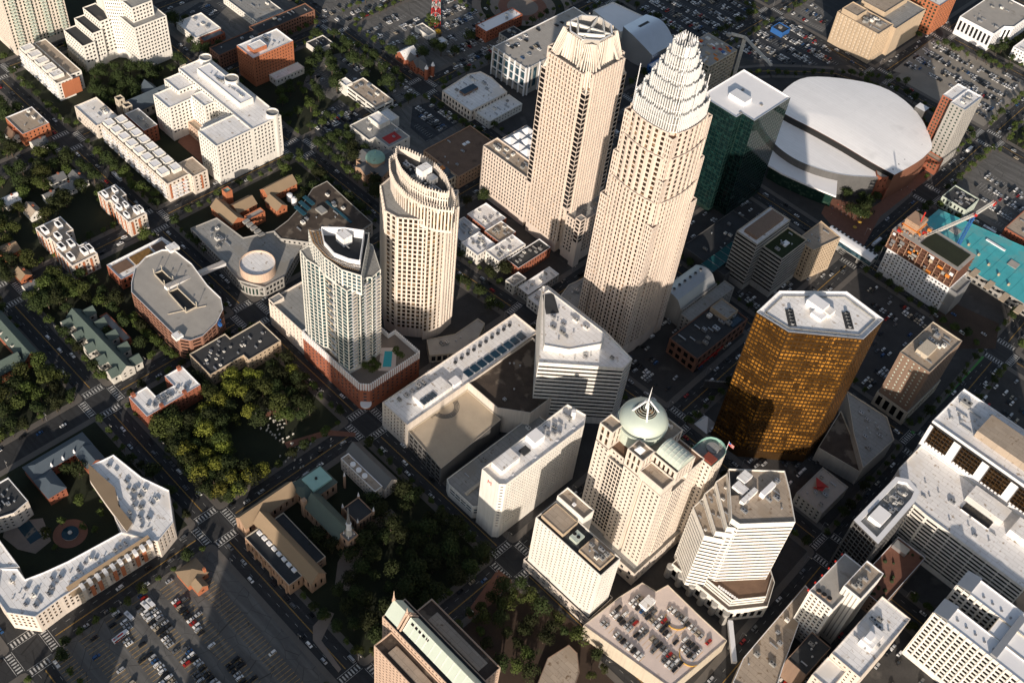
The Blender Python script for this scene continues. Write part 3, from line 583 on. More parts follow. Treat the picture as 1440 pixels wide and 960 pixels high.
# ---- white stepped striped tower
def striped_tower():
    s = Bd('office_tower', 'white striped office tower with stepped corner terraces left of fourth street', 'skyscraper', (-118, 395))
    st = W(bay=3.1, fl=3.7, w=1, h=.4, mx=.2, rec=.8, m='glassdark', z0=10, zt=4, band=True)
    z = 86
    top = pp([(1024, 660), (1103, 663), (1110, 690), (1118, 735), (1040, 738), (1028, 730)], z)
    def f(p, dz): return p
    s.vol(top, 12, z, 'white', 'rooftan', dict(st, z0=16), par=1.2)
    for pts, zz in (([(1006, 678), (1024, 665), (1030, 730), (1042, 744), (1022, 742)], 80), ([(990, 695), (1008, 680), (1022, 738), (1032, 752), (1006, 748)], 74), ([(974, 714), (992, 697), (1008, 744), (1018, 760), (990, 754)], 68)):
        s.vol(pp(pts, zz), 10, zz, 'white', 'rooftan', dict(st, z0=12), par=1, wn='terrace_wall', rn='terrace')
        s.units(pp(pts, zz), zz, 3, .5)
    base = [(-146, 365), (-101, 366), (-86, 387), (-93, 404), (-120, 425), (-148, 412)]
    s.vol(base, 0, 13, 'white', 'plaza', W(bay=5, fl=7, w=.6, h=.7, z0=1, m='glassdark', zt=4), par=1, wn='base_wall', rn='terrace')
    s.vol(inset(base, 3.2), 13.1, 20, 'white', 'brownroof', dict(st, z0=13.6, zt=1), par=1, wn='terrace_wall', rn='terrace')
    for i in range(6): a = Vector(base[0]).lerp(Vector(base[1]), i/5); mb = MB(); mb.cyl(a.x, a.y-1, 0, 12, 2.3, 'grey', n=12); mb.build('pier', s.r)
    x, y = pp([(1052, 690)], z)[0]
    for dx, dy, w, l, h, m in ((-4, -3, 4, 3, 2.4, 'roofwhite'), (-7, 5, 3, 4, 3, 'roofwhite'), (3, -4, 1.5, 7, 3, 'roofwhite'), (8, 8, 1.6, 6, 4, 'roofpure'), (-2, -16, 2, 2, 2, 'roofpure')):
        if inside(x+dx, y+dy, top): mb = MB(); mb.box(x+dx-w, y+dy-l, z+.02, x+dx+w, y+dy+l, z+h, m); mb.build('penthouse', s.r)
    c = pp([(1023, 662), (1040, 663), (1042, 695), (1028, 696)], z+.5); mb = MB(); mb.prism(c, z+.02, z+.4, 'black'); mb.build('plant_well', s.r); s.units(inset(top, 3), z, 5)
    for t in range(9): mb = MB(); mb.cyl(-114+t*1.6, 370.5+t*.2, 20.1, 21.2, .8, 'roofpure', n=8); mb.build('planter', s.r)
striped_tower()
# ---- long slab hotel
def slab():
    s = Bd('hotel', 'long narrow white slab hotel with blank end wall and small dense windows', 'building', (-247, 338)); z = 60
    st = W(bay=2.2, fl=3.1, w=.62, h=.35, mx=2, rec=.4, m='glassbrown', z0=12, zt=2)
    s.vol([(-257, 299), (-242, 299), (-239, 302), (-238, 372), (-243, 379), (-257, 376)], 0, z, 'white', 'roofwhite', {'+x': st}, par=1.4)
    mb = MB(); mb.box(-255, 305, z+.02, -246, 321, z+5, 'roofwhite'); mb.build('penthouse', s.r); mb = MB(); mb.box(-255, 335, z+.02, -247, 344, z+6, 'roofpure'); mb.build('penthouse', s.r)
    mb = MB(); mb.box(-252, 326, z+.02, -247, 332, z+1.2, 'roofdark'); mb.build('plant_well', s.r)
    x = -247; mb = MB(); mb.cyl(-248, 372, z+.02, z+6, 1.6, 'roofpure', n=12); mb.build('water_tank', s.r)
    for yy in (310, 330, 350, 365): mb = MB(); mb.box(-242, yy, z+.02, -240.5, yy+1.5, z+.5, 'roofpure'); mb.build('roof_hatch', s.r)
    s.units(box(-255, 345, -242, 372), z, 7)
slab()
s = Bd('hotel_podium', 'grey flat podium with rounded glazed edge in front of the white slab hotel', 'building', (-270, 320))
s.vol([(-288, 301), (-284, 299), (-261, 299), (-257.5, 303), (-257.5, 385), (-288, 385)], 0, 13, 'white', 'roofgrey', W(bay=5, fl=3.5, w=.9, h=.7, m='glassblue', z0=5, zt=3), par=1); s.units(box(-285, 305, -262, 380), 13, 7)
mb = MB(); mb.box(-272, 302, 13.02, -270, 380, 14.6, 'beige'); mb.build('roof_rib', s.r)
# ---- cream quilted tower and its annex
s = Bd('hotel', 'blocky cream tower with a grid of tiny dots of windows next to the domed tower', 'building', (-185, 308)); z = 58.5
st = W(bay=2.9, fl=3.1, w=.4, h=.42, mx=1.2, rec=.8, m='glassbrown', z0=14)
s.vol(box(-211, 300, -158, 317.5), 0, z, 'white', 'roofdark', st, par=1.4); s.vol(box(-209, 302.5, -191, 315.5), z+.1, z+3, 'tan', 'rooftan', None, par=.4, wn='plant_wall', rn='plant_roof'); s.vol(box(-178, 302.5, -161, 315.5), z+.1, z+2.4, 'tan', 'rooftan', None, par=.4, wn='plant_wall', rn='plant_roof')
s.units(box(-177, 303, -162, 315), z+2.8, 6); mb = MB(); mb.box(-188, 305, z+.02, -182, 312, z+2.5, 'palegreen'); [mb.cyl(-187+i*3, 308.5, z+2.5, z+2.9, 1.2, 'steel', n=10, top='black') for i in range(2)]; mb.build('cooling_tower', s.r)
s.vol(box(-213, 298.4, -156.5, 321), 0, 9, 'ivory', 'roofdark', W(bay=5, fl=4, w=.5, h=.5, m='glass', z0=2), par=.8, wn='base_wall', rn='base_roof')
s.vol(box(-211, 317.8, -189, 327), 0, 64, 'white', 'rooftan', None, par=1.4, wn='lift_tower_wall', rn='lift_tower_roof'); x = -198; mb = MB(); mb.box(-201, 320, 64.02, -199, 322, 65.5, 'roofpure'); mb.build('roof_hatch', s.r)
# ---- wide white atrium building with sloping stripes
def wide():
    s = Bd('office_building', 'wide white building with blank court walls, rusty streaked roof and blue roof glazing', 'building', (-335, 360)); z = 25
    s.vol([(-357, 304), (-331.5, 304), (-331.5, 360), (-333, 431), (-357, 431)], 0, z, 'ivory', 'roofwhite', {'-y': W(bay=3.4, fl=3.6, w=.35, h=.6, m='glassbrown', z0=4)}, par=1.2)
    mb = MB(); mb.box(-347, 322, z+.02, -335, 348, z+3.5, 'roofwhite'); mb.build('penthouse', s.r); mb = MB(); mb.box(-341, 350, z+.02, -335, 357, z+3, 'roofpure'); mb.build('penthouse', s.r)
    for k in range(9): mb = MB(); mb.box(-341, 364+k*6.6, z+.3, -335, 369+k*6.6, z+.9, 'solar'); mb.build('skylight', s.r)
    for k in range(4): mb = MB(); mb.box(-340, 322.5+k*3.2, z+3.8, -335.3, 325+k*3.2, z+4.2, 'solar'); mb.build('skylight', s.r)
    for k in range(10): mb = MB(); mb.box(-352, 365+k*6, z+.02, -350, 367+k*6, z+1.4, 'roofdark'); mb.build('roof_vent', s.r)
    s.units(box(-355, 308, -349, 350), z, 8, 1.1)
    s.vol([(-331.3, 360), (-302, 360), (-284, 374), (-284, 424), (-331.3, 424)], 0, 24.5, 'ivory', 'gravel', None, par=2.2, wn='court_wall', rn='gravel_roof')
    s.units(box(-328, 366, -300, 420), 24.5, 4)
    s.vol([(-331.3, 305), (-294, 301), (-297, 359.6), (-331.3, 359.6)], 0, 18, 'darkgrey', 'decktan', {'-y': W(bay=5, fl=5, w=.8, h=.6, m='glassdark')}, par=.9, wn='deck_wall', rn='parking_deck', cap='beige')
    mb = MB()
    for rr in (7, 8, 9, 10):
        q = arc(-331, 338, rr, -80, 80, 12)
        for i in range(12): mb.beam((*q[i], 18.15), (*q[i+1], 18.15), .3, 'darkgrey', .3)
    mb.build('curved_ramp', s.r)
wide()
def banded():
    s = Bd('office_building', 'white horizontally banded angular block with chamfered corner behind the atrium', 'building', (-280, 410)); z = 62
    pl = [(-326, 426), (-294, 386), (-253, 423), (-253, 436), (-283, 442), (-326, 442)]
    pl = pp([(757, 512), (757, 420), (770, 403), (850, 465), (889, 507), (878, 520)], z)
    pl = [(-284, 386), (-251, 424), (-252, 436), (-285, 443), (-339, 443), (-341, 436), (-312, 405)]
    pl = pp([(757, 511), (762, 404), (770, 403), (850, 465), (889, 506), (877, 519)], z)
    s.vol(pl, 0, z, 'white', 'roofwhite', W(bay=3, fl=3.9, w=1, h=.48, mx=.05, rec=.5, m='glassdark', z0=6, zt=2.4, band=True), par=1.2)
    up = pp([(765, 412), (771, 408), (851, 470), (846, 484), (800, 492), (765, 486)], z+5); s.vol(up, z+.1, z+5, 'white', 'roofwhite', None, par=.7, wn='upper_wall', rn='upper_roof'); s.units(inset(up, 3), z+5, 7, 1.0); s.units(pp([(800, 500), (850, 492), (878, 507), (870, 514), (800, 512)], z), z, 2)
    c = pp([(763, 415), (778, 412), (786, 440), (768, 442)], z+5); mb = MB(); mb.prism(c, z+5.02, z+5.4, 'roofdark'); mb.build('plant_well', s.r)
banded()
# ================================================================ the other buildings
def bl(name, label, cat, poly, z, wm, rm, st=None, n=5, par=1.0, group=None, z0=0, big=1.0, cap=None):
    xs = [p[0] for p in poly]; ys = [p[1] for p in poly]; s = Bd(name, label, cat, ((min(xs)+max(xs))/2, (min(ys)+max(ys))/2), group)
    s.vol(poly, z0, z, wm, rm, st, par=par, cap=cap)
    if n: s.units(inset(poly, 1.5), z, n, big)
    return s
def pent(s, x0, y0, x1, y1, z, h, m='roofwhite', name='penthouse'): mb = MB(); mb.box(x0, y0, z+.02, x1, y1, z+h, m); return mb.build(name, s.roof_at((x0+x1)/2, (y0+y1)/2, z))
BOX = box
small = W(bay=3.6, fl=3.6, w=.4, h=.48, z0=1.5, m='glass'); offi = W(bay=3.4, fl=3.7, w=.5, h=.45, z0=4, m='glassbrown')
# --- top left corner
s = bl('apartment_tower', 'tall pale green and cream tower with balcony columns in the top left corner', 'skyscraper', box(-925, 325, -890, 380), 120, 'ivory', 'roofgrey', W(bay=3.3, fl=3.2, w=.6, h=.75, mx=.4, rec=1.1, m='glassgreen', z0=5), 0)
for k in range(22):
    for j in range(4): mb = MB(); y = 330+j*14; mb.box(-889.9, y, 8+k*3.2, -888.2, y+5, 9.3+k*3.2, 'palegreen'); mb.build('balcony', s.r)
def stepped():
    s = Bd('office_building', 'white stepped building with dark terraces around a deep notched corner', 'building', (-830, 400))
    st = W(bay=3.3, fl=3.6, w=.6, h=.5, mx=.8, rec=.5, m='glass', z0=9)
    s.vol(box(-862, 361, -830, 373), 0, 27, 'white', 'roofdark', st); s.vol(box(-862, 373.1, -832, 383), 0, 34, 'white', 'roofdark', st); s.vol(box(-862, 383.1, -834, 396), 0, 41, 'white', 'roofdark', st)
    s.vol(box(-834, 399, -804, 432), 0, 44, 'white', 'roofgrey', st)
    s.vol([(-850, 396.2), (-836, 392), (-826, 402), (-826, 414), (-832, 425), (-860, 425), (-860, 396.2)], 0, 74, 'white', 'roofgrey', W(bay=1.7, fl=3.3, w=.5, h=.5, mx=.3, rec=.4, m='glass', z0=9))
    s.vol(box(-828, 404, -812, 425), 44, 58, 'white', 'roofgrey', st, wn='upper_wall', rn='upper_roof')
    for i in range(8): mb = MB(); mb.box(-861+i*4, 359.6, 0, -860+i*4, 360.8, 8, 'beige'); mb.build('column', s.r)
stepped()
def condo_row():
    s = Bd('apartment_block', 'white apartment row with an orange end panel and boxy roof pods, far left', 'building', (-840, 333)); st = W(bay=3.6, fl=3.2, w=.5, h=.5, z0=2)
    s.vol(box(-872, 321, -808, 336), 0, 18, 'white', 'rooftan', st); s.vol(box(-872, 336.1, -812, 347), 0, 18, 'white', 'rooftan', st)
    for i in range(5): s.vol(box(-870+i*12, 322, -862+i*12, 332), 18.1, 21.5, 'white', 'roofwhite', None, par=.4, wn='roof_pod', rn='pod_roof')
    mb = MB(); mb.box(-807.99, 325, 2, -807.6, 342, 17, 'orangebrick'); mb.build('end_panel', s.r)
    for i in range(9):
        for k in range(4): mb = MB(); mb.box(-870+i*7, 319.6, 3+k*3.6, -866+i*7, 321, 4.2+k*3.6, 'panelwhite'); mb.build('balcony', s.r)
condo_row()
bl('low_building', 'plain white roofed low block between the street and the blue slate church', 'building', box(-778, 319, -744, 340), 13, 'ivory', 'roofwhite', small, 3)
def blue_church():
    s = Bd('church', 'long stone church with a blue slate roof and square towers beside the white office', 'church', (-753, 385)); st = W(bay=5, fl=9, w=.35, h=.6, z0=2, zt=1, m='glass')
    s.gable(-762, 355, -746, 418, 0, 9, 17, 'beige', 'slate', 'y', st); s.gable(-772, 378, -740, 390, 0, 8.8, 15.6, 'beige', 'slate', 'x', st, rn='transept_roof', wn='transept_wall')
    for x, y in ((-748, 352), (-760, 352), (-764, 420), (-746, 420)): s.vol(box(x-3, y-3, x+3, y+3), 0, 17, 'beige', 'roofdark', W(bay=3, fl=6, w=.4, h=.5), par=1.5, wn='tower_wall', rn='tower_roof')
blue_church()
def pods():
    s = Bd('apartment_block', 'cream apartment row crowned by two files of square white roof pods', 'building', (-687, 331)); st = W(bay=3.4, fl=3.2, w=.5, h=.55, z0=2, rec=.8, m='glassbrown')
    s.vol(box(-738, 320.5, -640, 341), 0, 18.5, 'ivory', 'rooftan', st)
    for i in range(8): s.vol(box(-736+i*11.2, 322, -728+i*11.2, 329.5), 18.6, 22, 'white', 'roofpure', None, par=.3, wn='roof_pod', rn='pod_roof'); s.vol(box(-734+i*11.2, 332, -726+i*11.2, 339.5), 18.6, 22, 'white', 'roofpure', None, par=.3, wn='roof_pod', rn='pod_roof')
    s.vol(box(-656, 341.1, -635, 355), 0, 18.5, 'ivory', 'rooftan', st, wn='wing_wall', rn='wing_roof')
    for i in range(12):
        for k in range(4): mb = MB(); mb.box(-735+i*8, 319, 3+k*3.7, -731+i*8, 320.5, 4.1+k*3.7, 'panelwhite'); mb.build('balcony', s.r)
    for j in range(3):
        for k in range(4): mb = MB(); mb.box(-639.9+0, 324+j*5, 3+k*3.7, -638, 327.5+j*5, 4.1+k*3.7, 'panelwhite'); mb.build('balcony', s.r)
    for y0 in (322, 334, 348): mb = MB(); mb.box(-639.98 if y0 < 341 else -634.98, y0, 3, -639.8 if y0 < 341 else -634.8, y0+1.6, 17, 'orangebrick'); mb.build('brick_panel', s.r)
pods()
bl('apartment_block', 'grey roofed block with a dark red brick end behind the pod roofed row', 'building', box(-741, 345, -712, 358), 15, 'brick', 'roofconc', small, 2, cap='panelwhite')
def white_l():
    s = Bd('office_building', 'large white L shaped office with round roof turrets and stepped terraces round a garden', 'building', (-680, 400)); st = W(bay=3.4, fl=3.6, w=.55, h=.5, mx=1, rec=.5, m='glass', z0=7)
    s.vol(box(-737, 399, -632, 428), 0, 40, 'white', 'roofwhite', st)
    for x0, x1, y0, z in ((-726, -703, 366, 34), (-735, -714, 383, 37), (-703.0, -684, 388, 37)): s.vol(box(x0, y0, x1, 398.8), 0, z, 'white', 'roofwhite', st)
    s.vol(box(-657, 364, -632, 398.8), 0, 40, 'white', 'roofwhite', st)
    for x0, z in ((-664, 36), (-671, 32)): s.vol(box(x0, 370 if z == 36 else 376, x0+6.9, 398.8), 0, z, 'white', 'roofwhite', st)
    for x, y in ((-733, 424), (-637, 423)): s.vol(circ(x, y, 5.4, 20), 0, 42.5, 'white', 'roofgrey', W(bay=3, fl=3.6, w=.5, h=.4, z0=7), par=1.4, wn='turret_wall', rn='turret_roof')
    s.vol(box(-722, 408, -660, 421), 40.1, 45, 'white', 'roofpure', None, par=.6, wn='plant_wall', rn='plant_roof'); s.vol(circ(-690, 421, 6, 20), 40.1, 47, 'white', 'roofgrey', None, par=1.2, wn='turret_wall', rn='turret_roof')
    s.units(box(-715, 410, -665, 419), 45, 8); s.vol(box(-703, 381, -672, 387.8), 0, 12, 'pinkstone', 'rooftan', W(bay=3.4, fl=4, w=.5, h=.5, z0=1), wn='base_wall', rn='base_roof')
white_l()
s = bl('apartment_block', 'orange brick block with white corner bays at the left edge of the photo', 'building', box(-800, 268, -772, 292), 12, 'orangebrick', 'rooftan', small, 3, cap='panelwhite')
s = bl('low_building', 'white roofed shed with a dark annex near the top left lots', 'building', box(-840, 460, -808, 488), 7, 'white', 'roofwhite', small, 3); s.vol(box(-807.8, 464, -800, 487), 0, 6, 'brick', 'slate', small, wn='annex_wall', rn='annex_roof')
s = bl('brick_building', 'long dark roofed brick building with window bays behind the orange hotel', 'building', [(-779, 456), (-764, 456), (-764, 502), (-770, 504), (-770, 570), (-785, 570), (-785, 504), (-779, 504)], 14, 'brownbrick', 'roofdark', W(bay=3, fl=3.4, w=.5, h=.55), 6)
s = bl('low_building', 'low grey roofed warehouse at the top edge beyond the long brick building', 'building', box(-850, 520, -795, 552), 7, 'white', 'roofgrey', small, 4)
def hotel():
    s = Bd('hotel', 'orange brick hotel slab with a white roof and rows of small windows', 'building', (-735, 487)); st = W(bay=3, fl=3.2, w=.38, h=.45, z0=4, m='glass')
    s.vol(box(-747, 465, -722.5, 509), 0, 30, 'orangebrick', 'roofwhite', st, cap='panelwhite'); s.vol(box(-738, 470, -728, 484), 30.1, 34, 'orangebrick', 'roofwhite', None, par=.4, wn='plant_wall', rn='plant_roof', cap='panelwhite')
    s.vol(box(-722.3, 480, -712, 512), 0, 6, 'white', 'roofwhite', small, wn='annex_wall', rn='annex_roof'); s.units(box(-745, 486, -725, 507), 30, 4)
hotel()
# --- top middle
s = bl('low_building', 'tan gravel roofed low office with white walls beside the north parking lots', 'building', box(-664, 522, -622, 542), 9, 'white', 'rooftan', W(bay=12, fl=5, w=.9, h=.45, m='glass'), 5); s.vol(box(-672, 520, -662, 528), 0, 11, 'white', 'roofwhite', None, wn='stair_wall', rn='stair_roof')
s = bl('museum', 'angular white museum of stepped flat boxes with a red terrace', 'building', [(-616, 487), (-590, 487), (-590, 494), (-572, 494), (-572, 518), (-616, 518)], 11, 'white', 'roofgrey', W(bay=7, fl=5, w=.3, h=.3, m='glass'), 4)
s.vol(box(-612, 504, -596, 516), 11.1, 15, 'white', 'roofwhite', None, wn='upper_wall', rn='upper_roof'); s.vol(box(-616, 518.1, -600, 530), 0, 9, 'white', 'roofwhite', None, wn='annex_wall', rn='annex_roof'); mb = MB(); mb.box(-586, 498, 11.05, -576, 512, 11.4, 'redcloth'); mb.build('terrace', s.r)
def domechurch():
    s = Bd('church', 'brick church with a shallow green copper dome on an octagonal drum', 'church', (-565, 473)); s.vol(box(-577, 462, -553, 486), 0, 10, 'sandstone', 'roofdark', small)
    for b, ax in ((box(-582, 466, -548, 480), 'x'), (box(-572, 457, -558, 491), 'y')): s.gable(b[0][0], b[0][1], b[2][0], b[2][1], 0, 10.3, 13.8, 'sandstone', 'greyslate', ax, small, rn='transept_roof', wn='transept_wall')
    mb = MB(); mb.prism(circ(-565, 473, 8, 12), 10, 16, 'sandstone'); mb.build('drum', s.r); mb = MB(); mb.dome(-565, 473, 16, 8.4, 5.5, 'copper', 24, 6); mb.cyl(-565, 473, 21.3, 23.5, .9, 'copper', .2, 8); mb.build('dome', s.r, smooth=True)
domechurch()
s = bl('theatre', 'wide brown roofed hall with an arched glass pavilion in front', 'building', box(-549, 513, -505, 568), 13, 'sandstone', 'brownroof', small, 4)
s.vol(box(-530, 500, -508, 513), 0, 12, 'beige', 'slate', W(bay=4, fl=8, w=.6, h=.7), wn='pavilion_wall', rn='pavilion_roof')
mb = MB(); mb.dome(-519, 507, 12, 7.5, 5, 'slate', 16, 5); mb.box(-521, 505, 16.5, -517, 509, 18, 'orange'); mb.build('pavilion_dome', s.r)
for y in (545, 549): mb = MB(); mb.box(-535, y, 13.05, -532, y+3, 13.6, 'roofpure'); mb.build('skylight', s.r)
s = bl('store', 'white store with a curved end, a blue roof light and a stone arcade', 'building', [(-603, 584), (-565, 584), (-565, 630), (-590, 634), (-603, 632), (-607, 620)], 11, 'ivory', 'roofwhite', W(bay=4, fl=5, w=.5, h=.6), 9)
mb = MB(); mb.box(-592, 595, 11.05, -585, 612, 13.5, 'brown', 'solar'); mb.build('skylight', s.r); s.vol(box(-564.8, 590, -547, 632), 0, 7.5, 'white', 'roofwhite', small, wn='annex_wall', rn='annex_roof'); s.units(box(-563, 592, -549, 630), 7.5, 6)
def garage():
    s = Bd('parking_garage', 'long parking garage with an open top deck and blue screens between white columns', 'building', (-580, 700))
    s.vol(box(-606, 650, -562, 760), 0, 29, 'grey', 'roofconc', {'-y': W(bay=7.3, fl=24, w=.7, h=.8, z0=3, m='glassblue', pier=1.5), '+x': W(bay=7.3, fl=24, w=.7, h=.8, z0=3, m='glassblue', pier=1.5)}, cap='panelwhite'); 
    for k in range(7): mb = MB(); mb.box(-606+k*7.2, 648.6, 0, -605+k*7.2, 650, 31, 'panelwhite'); mb.build('column', s.r)
    for z in (9, 17, 25): mb = MB(); mb.box(-606, 649, z, -562, 649.9, z+.7, 'panelwhite'); mb.build('spandrel', s.r)
    for k in range(8): mb = MB(); mb.box(-561.9, 652+k*14, 0, -560.6, 653+k*14, 31, 'panelwhite'); mb.build('column', s.r)
garage()
s = bl('brick_building', 'brick warehouse with a white ribbed roof above the garage, under the round plaza', 'building', box(-660, 680, -645, 730), 12, 'brick', 'roofpure', small, 3); s = bl('low_building', 'small dark flat roofed block tucked at the garage corner', 'building', box(-632, 684, -610, 704), 16, 'grey', 'roofdark', small, 3)
def silver():
    s = Bd('museum', 'silver curved metal museum hall with a folded white roof behind it', 'building', (-560, 800))
    s.vol([(-602, 786), (-560, 780), (-548, 800), (-549, 822), (-600, 814)], 0, 17, 'white', 'roofpure', None); mb = MB(); n = 14
    x0, x1, y0, y1 = -556, -516, 778, 812
    for k in range(n):
        t0, t1 = k/n, (k+1)/n; f = lambda t: (x0+(x1-x0)*t, 27-19*max(0, t-.35)**1.6*1.2+2*math.sin(t*3))
        (a, za), (b, zb) = f(t0), f(t1); k0, k1 = 6*math.sin(t0*3.1), 6*math.sin(t1*3.1)
        mb.face([(a, y0-k0, za), (b, y0-k1, zb), (b, y1+k1*.4, zb), (a, y1+k0*.4, za)], 'silver'); mb.face([(a, y0-k0, 0), (b, y0-k1, 0), (b, y0-k1, zb), (a, y0-k0, za)], 'silver'); mb.face([(b, y1+k1*.4, 0), (a, y1+k0*.4, 0), (a, y1+k0*.4, za), (b, y1+k1*.4, zb)], 'silver')
    mb.face([(x1, y0, 0), (x1, y1, 0), (x1, y1, f(1)[1]), (x1, y0, f(1)[1])], 'silver'); mb.face([(x0, y1, 0), (x0, y0, 0), (x0, y0, 27), (x0, y1, 27)], 'silver'); mb.build('metal_hall', s.r, smooth=True)
    mb = MB(); mb.box(-546, 788, 25, -543, 802, 28.8, 'black'); mb.build('roof_slot', s.r); s.vol(box(-514, 770, -500, 792), 0, 9, 'blue', 'roofpure', small, wn='annex_wall', rn='annex_roof')
silver()
def constr1():
    s = Bd('unfinished_building', 'concrete frame under construction strewn with red and blue gear right of the crown', 'building', (-465, 792)); fr = W(bay=5, fl=4, w=.8, h=.72, rec=1.5, m='glassgreen', mx=.3)
    s.vol(box(-482, 770, -447, 812), 0, 45, 'beige', 'roofconc', fr, par=.6); r = random.Random(3)
    for i in range(60):
        x, y = r.uniform(-480, -449), r.uniform(772, 810); mb = MB(); c = r.choice(['signred', 'blue', 'orange', 'panelwhite', 'tan', 'steel', 'grey', 'white']); a, b = r.uniform(.5, 2.4), r.uniform(.4, 1.6); mb.box(x-a, y-b, 45.03, x+a, y+b, 45.2+r.uniform(.3, 1.8), c); mb.build('building_material', s.r)
constr1()
# --- arena
mat('sandbrick', (.20, .085, .05), .85, .15, kind='brick')
def arena():
    s = Bd('arena', 'vast oval arena with a plain white roof split by a dark curved slot', 'arena', (-325, 815))
    def smooth(px_, z, closed=True):
        P_ = [Vector(p) for p in pp(px_, z)]; n = len(P_); o = []
        for i in range(n if closed else n-1):
            a, b, c, d = (P_[i-1] if closed or i else P_[0]), P_[i], P_[(i+1) % n], P_[(i+2) % n if closed else min(i+2, n-1)]
            for k in range(4): t = k/4; o.append(tuple(.5*((2*b)+(c-a)*t+(2*a-5*b+4*c-d)*t*t+(3*b-a-3*c+d)*t**3)))
        return o if closed else o+[tuple(P_[-1])]
    far = smooth([(1090, 150), (1104, 126), (1137, 108), (1200, 112), (1250, 126), (1290, 158), (1310, 200), (1302, 216), (1285, 229), (1258, 244)], 30, False)
    slot = smooth([(1258, 244), (1225, 226), (1185, 202), (1145, 180), (1112, 163), (1090, 150)], 30, False)
    up = far+slot[1:-1]
    s.vol(up, 0, 28.5, 'sandbrick', 'roofmembrane', None, par=.4, cap='panelwhite'); mb = MB(); sl = [Vector(p) for p in slot]
    for a, b in zip(sl, sl[1:]):
        u = (b-a).normalized(); n = Vector((-u.y, u.x)); n = n if n.dot(a-Vector((0, 0))) < 0 else -n; n = n*.12
        mb.face([(a.x+n.x, a.y+n.y, 22.1), (b.x+n.x, b.y+n.y, 22.1), (b.x+n.x, b.y+n.y, 28.3), (a.x+n.x, a.y+n.y, 28.3)], 'black')
    mb.build('dark_slot', s.r)
    cx, cy = sum(p[0] for p in up)/len(up), sum(p[1] for p in up)/len(up); mb = MB(); pr = None
    for k in range(6):
        t = k/6; q = [(cx+(p[0]-cx)*(1.01-t), cy+(p[1]-cy)*(1.01-t)) for p in ccw(up)]; zz = 28.95+2.6*(1-(1-t)**2)
        if pr: mb.loft(pr[0], pr[1], q, zz, 'roofmembrane')
        pr = (q, zz)
    mb.face([(a, b, pr[1]) for a, b in pr[0]], 'roofmembrane'); mb.build('upper_roof', s.r, smooth=True)
    # brick drum on the right hand side
    rg = smooth([(1290, 160), (1309, 200), (1301, 218), (1284, 231), (1250, 249), (1232, 240), (1250, 190)], 24); s.vol(rg, 0, 24, 'brick', 'roofconc', W(bay=9, fl=6, w=.35, h=.35, z0=3, m='glassdark'), par=.3, wn='brick_wall', rn='brick_roof')
    lowr = smooth([(1084, 165), (1105, 168), (1150, 190), (1200, 217), (1252, 247), (1215, 249), (1178, 245), (1140, 234), (1108, 218), (1084, 195)], 22)
    s.vol(lowr, 0, 22, 'darkgrey', 'roofmembrane', None, par=.4, cap='panelwhite', wn='lower_wall', rn='lower_roof')
    # grey panelled curved wall bays
    w0 = pp([(1083, 190), (1095, 222), (1120, 248), (1150, 262), (1180, 272), (1215, 274), (1245, 268)], 0)
    cc = Vector((cx, cy)); ns = 14; rr = [Vector(v) for v in pp([(1100, 228), (1128, 246), (1160, 258), (1192, 264), (1222, 264), (1246, 256)], 8)]
    for i in range(5):
        for k in range(2):
            a = rr[i].lerp(rr[i+1], k/2+.04); b = rr[i].lerp(rr[i+1], k/2+.46); na = (cc-a).normalized()*14; mb = MB(); mb.prism([tuple(a), tuple(b), tuple(b+na), tuple(a+na)], 0, 22, 'grey', 'metalgrey'); mb.build('wall_panel', s.r)
    # flat white entrance canopy
    cn = pp([(1080, 232), (1100, 244), (1140, 262), (1176, 276), (1178, 248), (1150, 244), (1110, 225), (1085, 205)], 15)
    s.block('canopy', cn, 13.5, 15, 'roofpure'); s.block('glazed_lobby', inset(cn, 2), 0, 13.4, 'glassgreen')
    e = pp([(1240, 255), (1300, 215), (1306, 222), (1246, 268)], 12); s.vol(e, 0, 12, 'brick', 'roofconc', W(bay=6, fl=5, w=.5, h=.5), wn='side_wall', rn='side_roof')
    x, y = pp([(1290, 155)], 28)[0]; mb = MB(); mb.box(x-2, y-4, 26, x+8, y+5, 33, 'darkgrey', 'roofpure'); mb.build('stair_tower', s.r)
    for k in range(6): q = pp([(1255+k*8, 240-k*7)], 28)[0]; mb = MB(); mb.cyl(q[0], q[1], 28, 29.6, .8, 'steel', n=8); mb.build('roof_vent', s.r)
arena()
s = Bd('apartment_tower', 'slim red brick and grey tower with a white roof at the right of the arena', 'building', (-262, 890)); st = W(bay=3.2, fl=3.3, w=.6, h=.55, z0=4, rec=.9, m='glassgreen')
s.vol(box(-273, 876, -262.6, 903), 0, 67, 'brick', 'roofwhite', st, cap='panelwhite'); s.vol(box(-262.5, 872, -248, 903), 0, 67, 'grey', 'roofwhite', {'-y': W(bay=4.5, fl=3.3, w=.4, h=.5, m='glassgreen', z0=4), '+x': W(bay=3.2, fl=3.3, w=.6, h=.55, z0=4, rec=1.2, m='glassbrown')}, cap='panelwhite')
s.units(box(-260, 878, -250, 900), 67, 5); s.vol(box(-276, 864, -246, 871.8), 0, 14, 'brick', 'rooftan', st, wn='base_wall', rn='base_roof')
s = Bd('government_building', 'big tan windowless block with banded pilasters and stepped roofs at the top', 'building', (-405, 990)); st = W(bay=4.2, fl=3.6, w=.35, h=.5, z0=5, rec=.3, m='tanpane', pier=1)
mat('tanpane', (.60, .52, .42), .8, .1)
